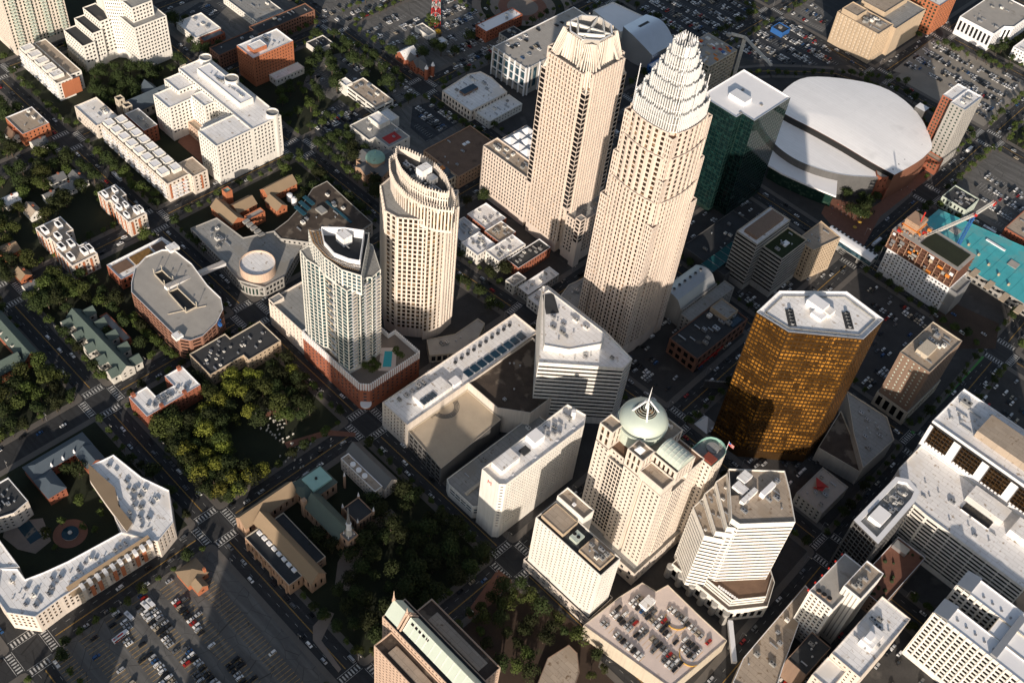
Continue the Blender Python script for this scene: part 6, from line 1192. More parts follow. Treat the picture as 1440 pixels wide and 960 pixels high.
# ================================================================ cars
RC = random.Random(21)
def car_mesh(kind):
    L, Wd, H = {'sedan': (4.6, 1.82, 1.42), 'suv': (4.8, 1.92, 1.72), 'van': (5.6, 2.0, 2.3), 'pickup': (5.5, 1.95, 1.8)}[kind]; h = L/2; w = Wd/2; b = .95 if kind != 'van' else 1.2
    def body(m):
        mb = MB(); pr = [(-h, .42), (-h+.1, .3), (h-.1, .3), (h, .45), (h-.05, .72), (h-.25, b-.12), (h-1.15, b), (-h+.35, b), (-h+.02, b-.15)]
        for y in (-w, w): mb.face([(x, y, z) for x, z in (pr if y > 0 else pr[::-1])], m)
        for i in range(len(pr)): (x0, z0), (x1, z1) = pr[i], pr[(i+1) % len(pr)]; mb.face([(x0, -w, z0), (x1, -w, z1), (x1, w, z1), (x0, w, z0)], m)
        x0, x1 = {'sedan': (-h+1.3, h-1.95), 'suv': (-h+.45, h-1.7), 'van': (-h+.3, h-1.2), 'pickup': (-h+2.3, h-1.8)}[kind]; mb.box(x0, -w+.2, H-.06, x1, w-.2, H, m)
        for x in (-h+.03, h-.03): 
            for y in (-w+.3, w-.3): pass
        return mb
    def glass():
        mb = MB(); xb0, xb1 = {'sedan': (-h+.6, h-1.2), 'suv': (-h+.25, h-1.15), 'van': (-h+.2, h-.7), 'pickup': (-h+2.1, h-1.2)}[kind]; x0, x1 = {'sedan': (-h+1.25, h-1.9), 'suv': (-h+.42, h-1.65), 'van': (-h+.28, h-1.15), 'pickup': (-h+2.25, h-1.75)}[kind]
        mb.loft(box(xb0, -w+.07, xb1, w-.07), b, box(x0, -w+.18, x1, w-.18), H-.06, 'carglass'); return mb
    def wheel():
        mb = MB(); 
        for y0, y1 in ((0, .22),):
            c = [(.33*math.cos(R(a)), .33*math.sin(R(a))) for a in range(0, 360, 36)]
            mb.face([(x, y0, z) for x, z in c], 'rubber'); mb.face([(x, y1, z) for x, z in c[::-1]], 'rubber')
            for i in range(10): (xa, za), (xb, zb) = c[i], c[(i+1) % 10]; mb.face([(xa, y0, za), (xa, y1, za), (xb, y1, zb), (xb, y0, zb)], 'rubber')
        return mb
    return body, glass, wheel, h, w
def mesh_of(mb, name):
    me = bpy.data.meshes.new(name); me.from_pydata(mb.v, [], mb.f)
    for m in mb.mats: me.materials.append(MATS[m])
    me.polygons.foreach_set('material_index', mb.m); me.update(); return me
CM = {}
def car_parts(kind, col):
    if (kind, col) not in CM:
        b, g, w, h, wd = car_mesh(kind); CM[(kind, col)] = (mesh_of(b(col), 'body'), mesh_of(g(), 'windows'), mesh_of(w(), 'wheel'), h, wd, b(col), g())
    return CM[(kind, col)]
COLS = ['carwhite']*9+['carblack']*7+['carsilver']*7+['cargrey']*5+['carred']+['carblue']+['carbeige']*2
CARS = []   # x, y, z, angle, kind, colour, where, row, index
def addcar(x, y, z, a, where, row=0, idx=0, kind=None, col=None): CARS.append((x, y, z, a, kind or RC.choice(['sedan', 'sedan', 'suv', 'suv', 'pickup', 'van'] if RC.random() < .3 else ['sedan', 'suv']), col or RC.choice(COLS), where, row, idx))
stalls = MB()
def lot(px_, where, occ, z=.19, pitch=17.6, off=0, axis='x', m=None, lines='paintwhite', world=None, slabz=None, rows=None):
    poly = world or pp(px_, z)
    if m: flat(poly, z, m, 'parking_lot')
    xs = [p[0] for p in poly]; ys = [p[1] for p in poly]
    if axis == 'y': xs, ys = ys, xs
    yy = min(ys)+3+off; r = 0
    while yy < max(ys)-2:
        for side in (0, 1):
            y = yy+side*5.3; x = min(xs)+2; idx = 0; o = rows[min(r, len(rows)-1)] if rows else occ
            while x < max(xs)-2:
                X, Y = (x, y) if axis == 'x' else (y, x)
                if all(inside(X+dx, Y+dy, poly) for dx in (-2, 2) for dy in (-2.5, 2.5)) and not (z < 1 and hide_under(X, Y)):
                    dxy = (1.35, 0) if axis == 'x' else (0, 1.35); e = (0, 2.5) if axis == 'x' else (2.5, 0)
                    a, b = Vector((X+dxy[0]-e[0], Y+dxy[1]-e[1])), Vector((X+dxy[0]+e[0], Y+dxy[1]+e[1])); u = (b-a).normalized(); n = Vector((-u.y, u.x))*.09
                    stalls.face([(*(a-n), z+.012), (*(b-n), z+.012), (*(b+n), z+.012), (*(a+n), z+.012)], lines)
                    loc = o*(1.25 if math.sin(x*.11+y*.3+RC.random()*.4) > -.2 else .45)
                    if RC.random() < loc: addcar(X+RC.uniform(-.15, .15), Y+RC.uniform(-.4, .4), z+.01, (R(90) if axis == 'x' else 0)+RC.uniform(-.04, .04)+(math.pi if RC.random() < .5 else 0), where, r+1, idx)
                    idx += 1
                x += 2.75
            if side == 0 and any(inside(*((v, yy+2.65) if axis == 'x' else (yy+2.65, v)), poly) for v in xs): pass
            r += 1
        yy += pitch
LL = pp([(52, 948), (232, 822), (300, 772), (452, 945), (440, 1010), (60, 1010)], .17); LL = [(-356, 50), (-356, 125), (-351, 160), (-232, 160), (-232, 50)]
lot(None, 'lower left lot', .4, z=.17, m='lotasphalt', lines='paintyellow', world=LL, rows=[.05, .05, .12, .12, .35, .75, .85, .8, .75, .25, .05, .08, .05])
lot([(1, 1)]*3, 'pink deck', .85, z=14.03, world=[(-153, 293), (-95, 302), (-92, 347), (-128, 347), (-136, 338), (-148, 336), (-151, 320)], axis='x', rows=[.95, .85, .95, .8, .95, .9, .9, .95], pitch=14.5, lines='paintyellow')
lot([(448, 24), (470, -8), (560, -8), (487, 38)], 'northernmost lot', .3, m='lotasphalt', axis='y'); lot([(500, 47), (560, 18), (612, 30), (625, 62), (590, 76), (560, 66), (535, 74)], 'lot left of the lattice mast', .5, m='lotasphalt', axis='y')
lot([(618, 0), (648, -6), (714, 52), (684, 92), (645, 104), (618, 70)], 'lot right of the lattice mast', .8, m='lotasphalt', axis='y'); lot([(435, 172), (477, 140), (512, 165), (485, 186), (452, 202)], 'small lot left of the angular museum', .6, m='newasphalt', axis='y')
lot([(535, 116), (553, 107), (584, 126), (560, 146)], 'lot beside the tan roofed office', .2, m='lotasphalt', axis='x'); lot([(580, 150), (610, 142), (646, 172), (600, 200), (577, 180)], 'lot behind the angular museum', .6, m='newasphalt', axis='x')
lot([(425, 122), (440, 85), (480, 74), (522, 100), (470, 142)], 'leafy lot right of the orange hotel', .3, m='lotasphalt', axis='x'); lot([(890, 18), (920, -8), (1000, -12), (1070, 18), (1005, 60), (950, 62), (930, 50)], 'packed lot behind the fin crown', .9, m='newasphalt', axis='x')
lot([(1020, 76), (1085, 30), (1113, 28), (1196, 92), (1130, 94), (1080, 90)], 'packed lot behind the arena', .9, m='newasphalt', axis='x'); lot([(1106, 22), (1140, 0), (1172, 25), (1157, 46)], 'lot left of the tan block', .3, m='lotasphalt', axis='x')
lot([(1255, 100), (1312, 54), (1440, 114), (1412, 146), (1384, 172), (1350, 140), (1328, 118)], 'gravel lot right of the arena', .85, m='gravellot', axis='x', lines='gravellot'); lot([(1362, 262), (1392, 236), (1445, 268), (1445, 345), (1402, 322)], 'lot above the teal shed', .6, m='lotasphalt', axis='x')
lot([(237, 30), (280, 4), (335, -6), (300, 28), (262, 20)], 'lot behind the white stepped building', .25, m='newasphalt', axis='x')
lot([(700, 100), (760, 45), (770, 48), (760, 90)], 'garage top deck', .3, z=29.03, axis='y', world=[(-603, 655), (-565, 655), (-565, 740), (-603, 740)])
tag(stalls.build('parking_marking'), None, None, None, 'structure')
for k, (b, nm) in enumerate(((box(-352, 475, -240, 570), 'yard beside the tallest tower'), (box(-350, 600, -240, 700), 'yard round the ribbed office'), (box(-205, 475, -125, 570), 'yard at the gold tower'), (box(-205, 600, -125, 700), 'yard by the brown slab'), (box(-485, 600, -380, 700), 'yard left of the green tower'), (box(-60, 300, 40, 440), 'alley between the white towers'), (box(-90, 600, 40, 700), 'yard behind the white bank'), (box(-485, 735, -420, 820), 'yard by the concrete frame'))): lot(None, nm, .3, z=.17, world=b)
# cars along the streets
names_y = {1: 'the street left of the lower left lot', 2: 'the park street', 3: 'the street below the towers', 4: 'the street behind the atrium', 5: 'the street behind the tallest tower', 6: 'the street behind the garage', 7: 'the street by the arena', 8: 'the far street'}
names_x = {3: 'the street past the stepped building', 4: 'the street past the podded flats', 5: 'the street over the parking deck', 6: 'the street above the park', 7: 'the cemetery street', 8: 'the main cross street', 9: 'the street with the green lane'}
for i in names_x:
    a, idx = -60, 0
    y = 0
    while y < 1100:
        y += RC.uniform(6, 17); x = sx(i, y)
        if any(abs(y-sy(j, x)) < 16 for j in range(1, 11)) or (i == 7 and 690 < y < 960): continue
        side = RC.choice((-1, 1)); d = RC.choice((6.4, 6.4, 2.2)); addcar(x+side*d, y, .01, R(90) if side > 0 else R(-90), names_x[i], 0, idx); idx += 1
for j in names_y:
    x = -1000; idx = 0
    while x < 60:
        x += RC.uniform(6, 16); y = sy(j, x)
        if any(abs(x-sx(i, y)) < 16 for i in range(1, 11)) or (j == 7 and -490 < x < -240): continue
        side = RC.choice((-1, 1)); d = RC.choice((6.4, 6.4, 2.2)); addcar(x, y+side*d, .01, 0 if side < 0 else math.pi, names_y[j], 0, idx); idx += 1
ONES = ['', 'first', 'second', 'third', 'fourth', 'fifth', 'sixth', 'seventh', 'eighth', 'ninth', 'tenth', 'eleventh', 'twelfth', 'thirteenth', 'fourteenth', 'fifteenth', 'sixteenth', 'seventeenth', 'eighteenth', 'nineteenth']
TENS = ['', '', 'twenty', 'thirty', 'forty', 'fifty', 'sixty', 'seventy', 'eighty', 'ninety']
def nth(n):
    if n < 20: return ONES[n]
    if n < 100: return (TENS[n//10][:-1]+'ieth') if n % 10 == 0 else TENS[n//10]+'-'+ONES[n % 10]
    return 'hundred-and-'+nth(n-100) if n > 100 else 'hundredth'
cname = {'carwhite': 'white', 'carblack': 'black', 'carsilver': 'silver', 'cargrey': 'grey', 'carred': 'red', 'carblue': 'blue', 'caryellow': 'yellow', 'carbeige': 'beige'}
kname = {'sedan': 'sedan', 'suv': 'estate car', 'van': 'van', 'pickup': 'pickup'}
def onscreen(x, y, z=0, m=12): a, b = PR((x, y, z)); return -m < a < 1440+m and -m < b < 960+m
CARS = [c for c in CARS if onscreen(*c[:3])]
CARS.sort(key=lambda c: (Vector(c[:3])-CAM).length)
def blocked(x, y, z):       # a building stands between this point and the camera
    p = Vector((x, y, z)); d = CAM-p
    for poly, zt in FOOT:
        if zt <= z+3: continue
        for k in (.0, .25, .5, .75, .98):
            t = (zt-z)*k/d.z; q = p+d*t
            if inside(q.x, q.y, poly): return True
    return False
vis = [c for c in CARS if not blocked(c[0], c[1], c[2]+1)]; hid = []
rank = {}
for w in set((c[6], c[7]) for c in vis):
    g = sorted((c for c in vis if (c[6], c[7]) == w), key=lambda c: PR(c[:3])[0])
    for k, c in enumerate(g): rank[id(c)] = k+1
proto = {}
def car_root(c):
    x, y, z, a, kind, col, where, row, idx = c; bm_, gm, wm, h, wd = car_parts(kind, col)[:5]
    if row: lab = f'{cname[col]} {kname[kind]}, {nth(rank[id(c)])} from left, {nth(row)} row, {where}'
    else: lab = f'{cname[col]} {kname[kind]}, {nth(rank[id(c)])} from left on {where}'
    o = empty('parked_car' if row else 'car', (x, y, z), lab, 'car', 'cars parked in rows' if row else 'cars along the streets'); o.rotation_euler = (0, 0, a)
    for nm, me, loc in [('body', bm_, (0, 0, 0)), ('windows', gm, (0, 0, 0))]+[('wheel', wm, (sx_*(h-.85), sy_*(wd-.1)-.11, .33)) for sx_ in (-1, 1) for sy_ in (-1, 1)]:
        k = bpy.data.objects.new(nm, me); k.location = loc; k.parent = o; C.objects.link(k)
for c in vis[:300]: car_root(c)
allm = MB()
for c in vis[300:]:
    x, y, z, a, kind, col = c[:6]; ca, sa = math.cos(a), math.sin(a)
    for mb in car_parts(kind, col)[5:7]:
        k = len(allm.v); allm.v += [(x+p[0]*ca-p[1]*sa, y+p[0]*sa+p[1]*ca, z+p[2]) for p in mb.v]; allm.f += [[i+k for i in f] for f in mb.f]; allm.m += [allm.mi(mb.mats[i]) for i in mb.m]
tag(allm.build('distant_cars'), 'hundreds of distant cars filling the far parking lots', 'cars', None, 'stuff')
# buses, trucks
def bus(x, y, a, lab, L=11, col='panelwhite', name='bus', c2=None, H=3.0):
    o = empty(name, (x, y, .01), lab, name.replace('_', ' ')); o.rotation_euler = (0, 0, a)
    def add(mb, nm): k = bpy.data.objects.new(nm, mesh_of(mb, nm)); k.parent = o; C.objects.link(k); return k
    mb = MB(); mb.box(-L/2, -1.25, .4, L/2, 1.25, H, col)
    if c2: mb.box(-L/2+.3, -1.27, .9, L/2-3, 1.27, 1.7, c2); mb.box(-L/2+.5, -.5, H, L/2-3, .5, H+.1, c2)
    add(mb, 'body'); mb = MB(); mb.box(-L/2+.5, -1.29, H*.55, L/2+.03, 1.29, H*.8, 'carglass'); add(mb, 'windows')
    mb = MB(); mb.box(-L/2+1.5, -.7, H, -L/2+3.2, .7, H+.3, 'metalgrey'); add(mb, 'roof_unit')
    for sx_ in (-L/2+1.6, L/2-1.8):
        for sy_ in (-1.26, 1.04): mb = MB(); c = [(sx_+.45*math.cos(R(t)), .46+.45*math.sin(R(t))) for t in range(0, 360, 36)]; [mb.face([(p[0], sy_, p[1]), (p[0], sy_+.22, p[1]), (q_[0], sy_+.22, q_[1]), (q_[0], sy_, q_[1])], 'rubber') for p, q_ in zip(c, c[1:]+c[:1])]; mb.face([(p[0], sy_, p[1]) for p in c], 'rubber'); mb.face([(p[0], sy_+.22, p[1]) for p in c[::-1]], 'rubber'); add(mb, 'wheel')
for a, b, an, lab, L, cc in ((165, 250, 0, 'white bus on the street beside the podded flats', 12, None), (1232, 342, 90, 'white city bus on the main cross street by the covered footbridge', 12, None), (1390, 325, 0, 'white coach, leftmost of two beside the teal shed', 12, None), (1412, 339, 0, 'white coach, rightmost of two beside the teal shed', 12, None), (1362, 212, 90, 'white delivery truck near the slim brick and grey tower', 9, None), (170, 896, 92, 'white and red truck crossing the lower left lot', 10, 'signred'), (205, 853, 5, 'white box van, middle of three near the lot fence', 6.5, None), (212, 849, 5, 'white box van, rightmost of three near the lot fence', 6.5, None), (182, 867, 5, 'white box van, leftmost of three near the lot fence', 6.5, None)):
    q = P(a, b); bus(q.x, q.y, R(an), lab, L, name='bus' if 'bus' in lab or 'coach' in lab else 'truck', c2=cc, H=3 if L > 8 else 2.5)
# ================================================================ trees
import numpy as np
RT = random.Random(5)
def tree_proto(kind, r, h, n, seed, leaf):
    g = random.Random(seed); th = h*.42; tr = MB(); tr.cyl(0, 0, 0, th, r*.075, 'bark', r*.05, 7)
    lobes = []
    for k in range(kind):
        a = g.uniform(0, 6.28); d = r*g.uniform(.25, .62); z = h*g.uniform(.48, .78); lobes.append((d*math.cos(a), d*math.sin(a), z, r*g.uniform(.36, .56))); tr.beam((0, 0, th*.8), (d*math.cos(a), d*math.sin(a), z), r*.05, 'bark')
    lobes.append((0, 0, h*.78, r*.55)); cr = MB()
    for i in range(n):
        lx, ly, lz, lr = g.choice(lobes); a, b = g.uniform(0, 6.28), math.asin(g.uniform(-.6, 1)); d = lr*g.uniform(.3, 1.35)**.5
        c = Vector((lx+d*math.cos(a)*math.cos(b), ly+d*math.sin(a)*math.cos(b), lz+d*math.sin(b)*.85)); nn = (Vector((math.cos(a)*math.cos(b), math.sin(a)*math.cos(b), math.sin(b)+.25))+Vector((g.uniform(-1, 1), g.uniform(-1, 1), g.uniform(-1, 1)))*.6).normalized()
        u = nn.orthogonal().normalized(); t = nn.cross(u); q = g.uniform(0, 3.14); u, t = u*math.cos(q)+t*math.sin(q), t*math.cos(q)-u*math.sin(q); s = g.uniform(.22, .72)*(r/6)**.5
        cr.face([c+u*s, c+t*s*.8, c-u*s, c-t*s*.8], leaf)
    return mesh_of(tr, 'trunk'), mesh_of(cr, 'crown'), tr, cr
TP = []
for i, (k, r, h, n, leaf) in enumerate(((6, 6.2, 13, 900, 'leaf'), (7, 7.5, 15, 1200, 'leafshaded'), (5, 5, 11, 700, 'leafshaded'), (5, 4.2, 9, 560, 'leaf'), (8, 8.2, 17, 1350, 'leaf'), (4, 3.0, 7.5, 420, 'leaf'), (6, 6.5, 14, 950, 'leafshaded'), (5, 4.6, 11, 620, 'leafgold'), (9, 7, 15, 1100, 'leafsunlit'))): TP.append((*tree_proto(k, r, h, n, 40+i, leaf), r))
TREES = []
def addtree(x, y, kinds, where, z=.15, s=1):
    k = RT.choice(kinds); r = TP[k][4]*s
    if any(inside(x+dx*r*.45, y+dy*r*.45, p) for p, zt in FOOT for dx, dy in ((0, 0), (1, 0), (-1, 0), (0, 1), (0, -1)) if zt > z+1): return
    TREES.append((x, y, z, k, s*RT.uniform(.82, 1.18), RT.uniform(0, 6.28), where))
def grove(px_, n, kinds, where, gap=7, world=None, s=1):
    poly = world or pp(px_, 0); xs = [p[0] for p in poly]; ys = [p[1] for p in poly]; c = 0; t = 0; mine = []
    while c < n and t < n*25:
        t += 1; x, y = RT.uniform(min(xs), max(xs)), RT.uniform(min(ys), max(ys))
        if not inside(x, y, poly) or any((x-a)**2+(y-b)**2 < gap*gap for a, b in mine): continue
        if any(abs(x-sx(i, y)) < 8.5 for i in range(1, 11)) or any(abs(y-sy(j, x)) < 8.5 for j in range(1, 11)): continue
        mine.append((x, y)); c += 1; addtree(x, y, kinds, where, s=s)
BIG, MID, SML = [0, 1, 4, 6, 1, 6], [0, 2, 6, 2, 3], [3, 5, 2, 5]
grove([(245, 575), (285, 530), (345, 510), (400, 485), (430, 540), (440, 590), (400, 600), (330, 600), (330, 650), (370, 690), (380, 735), (300, 745), (255, 690)], 76, [1, 6, 1, 6, 2, 0, 8, 4], 'in the park', 7.6)
grove([(300, 690), (330, 600), (350, 640), (390, 700), (350, 735)], 8, [8, 8, 7], 'in the lower park corner', 8); grove([(440, 760), (560, 690), (640, 740), (690, 790), (620, 860), (520, 905), (440, 890), (500, 800)], 60, [1, 6, 1, 2], 'in the dark churchyard', 9)
grove([(180, 590), (240, 580), (290, 690), (250, 720), (190, 640)], 16, BIG, 'along the park street', 8); grove([(0, 150), (100, 190), (150, 250), (60, 330), (0, 330)], 46, BIG, 'between the houses at the left', 9)
grove([(0, 330), (60, 390), (130, 420), (60, 440), (0, 440)], 26, BIG, 'below the black podded flats', 8); grove([(100, 195), (180, 250), (250, 300), (200, 350), (140, 280)], 20, MID, 'beside the podded flats', 8)
grove([(50, 380), (110, 390), (180, 430), (240, 490), (200, 530), (160, 500), (60, 430)], 34, MID+[3], 'round the grey mansion', 7.5); grove([(0, 540), (60, 520), (140, 560), (90, 600), (0, 650)], 30, BIG, 'on the dark lawn at the left', 9); grove([(130, 520), (200, 520), (180, 560), (140, 560)], 8, MID, 'below the mansion', 8)
grove([(395, 130), (440, 110), (470, 200), (430, 300), (400, 250)], 26, MID+[0], 'right of the white L shaped office', 8); grove([(440, 205), (480, 190), (525, 230), (540, 290), (500, 310), (440, 290)], 26, [1, 6, 2], 'in the grove above the library', 9)
grove([(425, 60), (470, 45), (560, 80), (600, 115), (520, 140), (440, 125)], 30, [1, 6, 2], 'round the leafy north lot', 8.5); grove([(110, 110), (240, 60), (260, 110), (150, 170), (120, 150)], 26, [1, 6, 2], 'in the hollow by the stepped building', 7.5); grove([(540, 70), (660, 60), (620, 130), (560, 110)], 12, [1, 6], 'round the brick churches', 9); grove([(600, 20), (625, 40), (618, 55), (600, 50)], 4, [0, 0, 7], 'at the lattice mast', 7)
grove([(645, 400), (700, 370), (740, 430), (690, 440)], 12, [1, 6], 'in front of the row of shops', 8); grove([(655, 240), (700, 250), (690, 290), (640, 300)], 5, [1, 6], 'behind the row of shops', 8)
grove([(690, 820), (760, 830), (860, 900), (900, 960), (700, 950), (660, 890), (650, 860)], 34, MID+[0], 'in the square at the bottom', 7.5); grove([(1180, 280), (1225, 275), (1240, 300), (1200, 320)], 10, [1, 6, 2], 'on the arena forecourt', 6)
grove([(1345, 35), (1440, 60), (1440, 100), (1380, 80), (1290, 40)], 34, MID+SML, 'in the top right corner', 7.5); grove([(1250, 40), (1440, 105), (1440, 112), (1300, 62)], 22, SML, 'along the gravel lot', 6); grove([(1380, 180), (1440, 150), (1440, 230), (1400, 215)], 12, SML, 'by the right edge', 7)
grove([(60, 640), (160, 620), (190, 650), (90, 700)], 10, MID, 'behind the courtyard flats', 7); grove([(40, 700), (160, 690), (150, 740), (110, 780), (60, 800)], 9, [3, 5], 'in the courtyard', 7); grove([(150, 165), (230, 130), (200, 70), (140, 110)], 16, [2, 6], 'at the stepped building', 8)
grove([(245, 20), (400, 100), (330, 130), (240, 60)], 22, [2, 6, 1], 'behind the white L shaped office', 8)
for k in range(9): q = P(190+k*7, 458+k*6); addtree(q.x, q.y, [3], 'in the row below the parking deck', s=1)
def rowtrees(a, b, step, kinds, where, s=1):
    a, b = Vector(a), Vector(b); L = (b-a).length; n = int(L/step)
    for i in range(n+1): p = a+(b-a)*(i/max(1, n)); addtree(p.x+RT.uniform(-.8, .8), p.y+RT.uniform(-.8, .8), kinds, where, s=s)
for i in names_x:
    for j in range(1, 10):
        for sgn in (-1, 1):
            y0, y1 = sy(j, -400)+17, sy(j+1, -400)-17
            if i == 7 and 700 < (y0+y1)/2 < 950: continue
            kd = SML if j < 9 else SML; pr = .75 if (i <= 6 or j <= 2) else .35
            if RT.random() < pr: rowtrees((sx(i, y0)+sgn*10.4, y0), (sx(i, y1)+sgn*10.4, y1), 9.5, kd, 'along '+names_x[i], .95)
for j in names_y:
    for i in range(3, 10):
        for sgn in (-1, 1):
            x0, x1 = sx(i, YS[j] if YS[j] != 'N' else 450)+17, sx(i+1, YS[j] if YS[j] != 'N' else 450)-17
            if j == 7 and -490 < (x0+x1)/2 < -240: continue
            pr = .85 if (x1 < -480 or j <= 2) else .4
            if RT.random() < pr: rowtrees((x0, sy(j, x0)+sgn*10.4), (x1, sy(j, x1)+sgn*10.4), 9.5, SML, 'along '+names_y[j], .95)
for k in range(22): q = P(1000+k*13, 108-abs(k-9)*.9+(k-9)**2*.16); addtree(q.x, q.y, [5, 3], 'on the curved road behind the arena')
for k in range(18): q = P(1215+k*7, 118+k*5.2); addtree(q.x, q.y, [3], 'on the far street behind the arena')
for x, y in ((523, 524), (515, 519), (530, 519), (558, 498), (562, 505), (523, 512)): q = P(x, y, 24); TREES.append((q.x, q.y, 24.05, 3, .85, x, 'beside the rooftop pool'))
TREES = [t for t in TREES if onscreen(t[0], t[1], t[2], 30)]
TREES.sort(key=lambda t: (Vector(t[:3])-CAM).length/TP[t[3]][4]**.5)
tv = [t for t in TREES if not blocked(t[0], t[1], t[2]+6)]; ti = set(id(t) for t in tv[:300]); rank = {}
for w in set(t[6] for t in tv):
    for k, t in enumerate(sorted((t for t in tv if t[6] == w), key=lambda t: PR(t[:3])[0])): rank[id(t)] = k+1
tn = ['broad green tree', 'large dark shade-tinted tree', 'dark shade-tinted round tree', 'small green tree', 'wide spreading tree', 'slim small tree', 'dark shade-tinted spreading tree', 'golden leaved tree', 'sunlit-tinted yellow green tree']
for t in tv[:300]:
    x, y, z, k, s, a, w = t; o = empty('tree', (x, y, z), f'{tn[k]}, {nth(rank[id(t)])} from the left {w}', 'tree', 'trees '+w); o.rotation_euler = (0, 0, a); o.scale = (s, s, s)
    for nm, me in (('trunk', TP[k][0]), ('crown', TP[k][1])): c = bpy.data.objects.new(nm, me); c.parent = o; C.objects.link(c)
def merge(ts, name, lab):
    V, Fc, Mi, mats = [], [], [], []; nv = 0
    for x, y, z, k, s, a, w in ts:
        ca, sa = math.cos(a)*s, math.sin(a)*s
        for mb in (TP[k][2], TP[k][3]):
            v = np.array([tuple(p) for p in mb.v]); 
            V.append(np.stack([x+v[:, 0]*ca-v[:, 1]*sa, y+v[:, 0]*sa+v[:, 1]*ca, z+v[:, 2]*s], 1)); Fc += [[i+nv for i in f] for f in mb.f]; nv += len(v)
            for m in mb.mats:
                if m not in mats: mats.append(m)
            ix = [mats.index(m) for m in mb.mats]; Mi += [ix[i] for i in mb.m]
    if not V: return
    me = bpy.data.meshes.new(name); me.from_pydata(np.concatenate(V).tolist(), [], Fc)
    for m in mats: me.materials.append(MATS[m])
    me.polygons.foreach_set('material_index', Mi); me.update(); o = bpy.data.objects.new(name, me); C.objects.link(o); tag(o, lab, 'trees', None, 'stuff')
merge([t for t in TREES if id(t) not in ti], 'woodland', 'far and overlapping small trees between the buildings')
# ================================================================ street furniture, stones, people
def lamp(x, y, lab):
    o = empty('street_lamp', (x, y, .1), lab, 'lamp', 'street lamps along the kerbs')
    for nm, f in LP: k = bpy.data.objects.new(nm, f); k.parent = o; C.objects.link(k)
m1 = MB(); m1.cyl(0, 0, 0, 8.5, .14, 'steel', .09, 6); m2 = MB(); m2.beam((0, 0, 8.4), (2.2, 0, 8.8), .12, 'steel'); m3 = MB(); m3.box(2, -.2, 8.6, 2.9, .2, 8.85, 'lamp'); LP = [('pole', mesh_of(m1, 'pole')), ('arm', mesh_of(m2, 'arm')), ('lamp_head', mesh_of(m3, 'lamp_head'))]
LM = []
for i, nm in ((7, names_x[7]), (8, names_x[8]), (9, names_x[9]), (6, names_x[6])):
    for k in range(26):
        y = 60+k*38; 
        if any(abs(y-sy(j, -300)) < 13 for j in range(1, 11)) or (i == 7 and 690 < y < 960): continue
        LM.append((sx(i, y)+(9 if k % 2 else -9), y, nm))
for j in (2, 3, 4):
    for k in range(26):
        x = -880+k*34
        if any(abs(x-sx(i, 300)) < 13 for i in range(1, 11)): continue
        LM.append((x, sy(j, x)+(9 if k % 2 else -9), names_y[j]))
LM = [l for l in LM if onscreen(l[0], l[1]) and not blocked(l[0], l[1], 7)]; cnt = {}
for x, y, nm in sorted(LM, key=lambda l: PR((l[0], l[1], 0))[0]): cnt[nm] = cnt.get(nm, 0)+1; lamp(x, y, f'thin grey street lamp, {nth(cnt[nm])} from the left on {nm}')
hm = MB(); hm.box(-.45, -.12, 0, .45, .12, .85, 'stone'); q_ = arc(0, 0, .45, 0, 180, 8); hm.face([(x, -.12, .85+y) for x, y in q_], 'stone'); hm.face([(x, .12, .85+y) for x, y in q_[::-1]], 'stone'); [hm.face([(a[0], -.12, .85+a[1]), (a[0], .12, .85+a[1]), (b[0], .12, .85+b[1]), (b[0], -.12, .85+b[1])], 'stone') for a, b in zip(q_, q_[1:])]; hme = mesh_of(hm, 'headstone')
r = random.Random(8)
for cl, n in (((393, 605), 22), (432, 628) and ((432, 628), 12), ((412, 645), 12), ((375, 592), 10), ((452, 622), 5)):
    q = P(*cl)
    for k in range(n): o = bpy.data.objects.new('headstone', hme); o.location = (q.x+r.uniform(-10, 10), q.y+r.uniform(-7, 7), .16); o.scale = (1.5, 1.5, 1.4); o.rotation_euler = (0, 0, R(90)+r.uniform(-.2, .2)); C.objects.link(o); tag(o, 'pale weathered headstone standing in the cemetery grass', 'headstone', 'headstones in the cemetery')
for k, (a, b) in enumerate(((1201, 322), (1208, 315), (1214, 308), (1220, 300), (1223, 303))):
    q = P(a, b); o = empty('parasol', (q.x, q.y, .2), f'yellow parasol, {nth(k+1)} from the left in the line on the arena forecourt', 'parasol', 'yellow parasols'); 
    for nm, f in (('pole', lambda m: m.cyl(0, 0, 0, 2.6, .06, 'steel', n=6)), ('canopy', lambda m: m.cyl(0, 0, 2.2, 3, 1.9, 'paintyellow', .1, 8))): m_ = MB(); f(m_); c = bpy.data.objects.new(nm, mesh_of(m_, nm)); c.parent = o; C.objects.link(c)
def person_mesh(top, leg):
    m = MB()
    for y in (-.1, .1): m.cyl(.04*(1 if y > 0 else -1), y, 0, .85, .065, leg, .09, 6)
    m.loft(arc(0, 0, .11, 0, 315, 7, .17), .82, arc(0, 0, .13, 0, 315, 7, .22), 1.42, top); m.cyl(0, 0, 1.42, 1.5, .06, 'skin', n=6); m.dome(0, 0, 1.62, .1, .12, 'brown', 8, 3); m.dome(0, 0, 1.62, .1, -.12, 'skin', 8, 3)
    for y in (-.24, .24): m.beam((0, y, 1.4), (.08, y*1.15, .8), .08, top)
    return mesh_of(m, 'person')
tops = [('panelwhite', 'black', 'white top'), ('signred', 'cargrey', 'red top'), ('blue', 'black', 'blue top'), ('darkgrey', 'tan', 'dark top')]; PM = [person_mesh(a, b) for a, b, c in tops]; cnt = {}
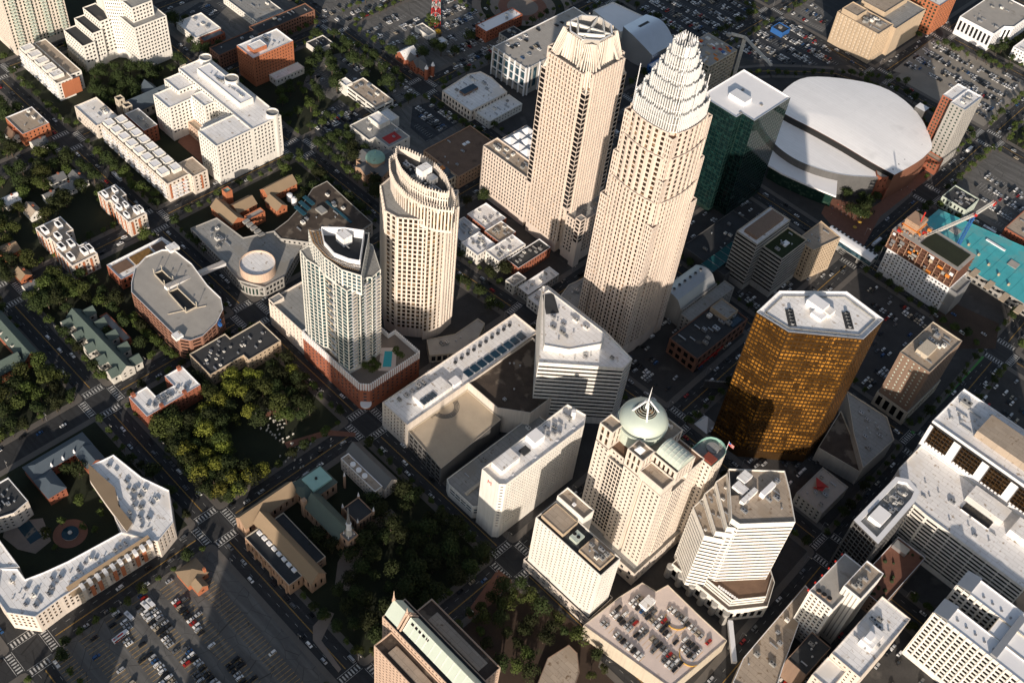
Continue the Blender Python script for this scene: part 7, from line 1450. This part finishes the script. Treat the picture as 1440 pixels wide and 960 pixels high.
for cx_, cy_2, n, wh in ((1188, 295, 16, 'on the arena forecourt'), (1262, 258, 14, 'on the pavement below the arena'), (1340, 195, 8, 'at the crossing under the slim tower'), (700, 815, 6, 'at the corner of the square'), (970, 590, 6, 'on the dark square beside the gold tower')):
    for k in range(n):
        q = P(cx_+r.uniform(-22, 22), cy_2+r.uniform(-14, 14)); i = k % 4
        if hide_under(q.x, q.y): continue
        o = bpy.data.objects.new('person', PM[i]); o.location = (q.x, q.y, .22); o.rotation_euler = (0, 0, r.uniform(0, 6.28)); C.objects.link(o); tag(o, f'person in a {tops[i][2]} walking {wh}', 'person', f'people in a {tops[i][2]} {wh}')
q = P(992, 597); mb = MB(); mb.loft(box(q.x-6, q.y-6, q.x+6, q.y+6), .3, box(q.x-.1, q.y-.1, q.x+.1, q.y+.1), 9, 'panelwhite'); solo(mb, 'pavilion', 'small white pyramid pavilion in the dark street between domed and gold towers', 'pavilion')
# ================================================================ light, sky, camera
finish_windows()
sc = bpy.context.scene
SD = Vector((.62, -.785, 0)).normalized(); EL = R(SUN_EL)
wd = bpy.data.worlds.new('World'); sc.world = wd; wd.use_nodes = True; nt = wd.node_tree
sk = nt.nodes.new('ShaderNodeTexSky'); sk.sky_type = 'NISHITA'; sk.sun_disc = False; sk.sun_elevation = EL; sk.sun_rotation = math.atan2(SD.x, SD.y); sk.air_density = 1; sk.dust_density = 1.5; sk.ozone_density = 1
bg = nt.nodes['Background']; hs = nt.nodes.new('ShaderNodeHueSaturation'); hs.inputs['Saturation'].default_value = .8; nt.links.new(sk.outputs[0], hs.inputs['Color']); nt.links.new(hs.outputs[0], bg.inputs[0]); bg.inputs[1].default_value = SKY
sun = bpy.data.lights.new('sun', 'SUN'); sun.energy = SUN; sun.angle = R(.8); sun.color = (1, .86, .72); so = bpy.data.objects.new('sun', sun); C.objects.link(so)
d = Vector((SD.x*math.cos(EL), SD.y*math.cos(EL), math.sin(EL))); so.rotation_euler = d.to_track_quat('Z', 'Y').to_euler(); so.location = (0, 0, 800)
cd = bpy.data.cameras.new('camera'); cd.sensor_width = 36; cd.lens = F*36/1440; cd.clip_end = 12000; cd.clip_start = 1; co = bpy.data.objects.new('camera', cd); C.objects.link(co)
co.matrix_world = Matrix.Translation(CAM) @ C2W.to_4x4(); sc.camera = co
vs = sc.view_settings; vs.view_transform = 'Standard'; vs.look = 'None'; vs.exposure = EXPO; vs.gamma = 1; vs.use_curve_mapping = False
sc.render.film_transparent = False
print('CARS', len(vis), 'TREES', len(TREES), len(tv), 'OBJ', len(bpy.data.objects))
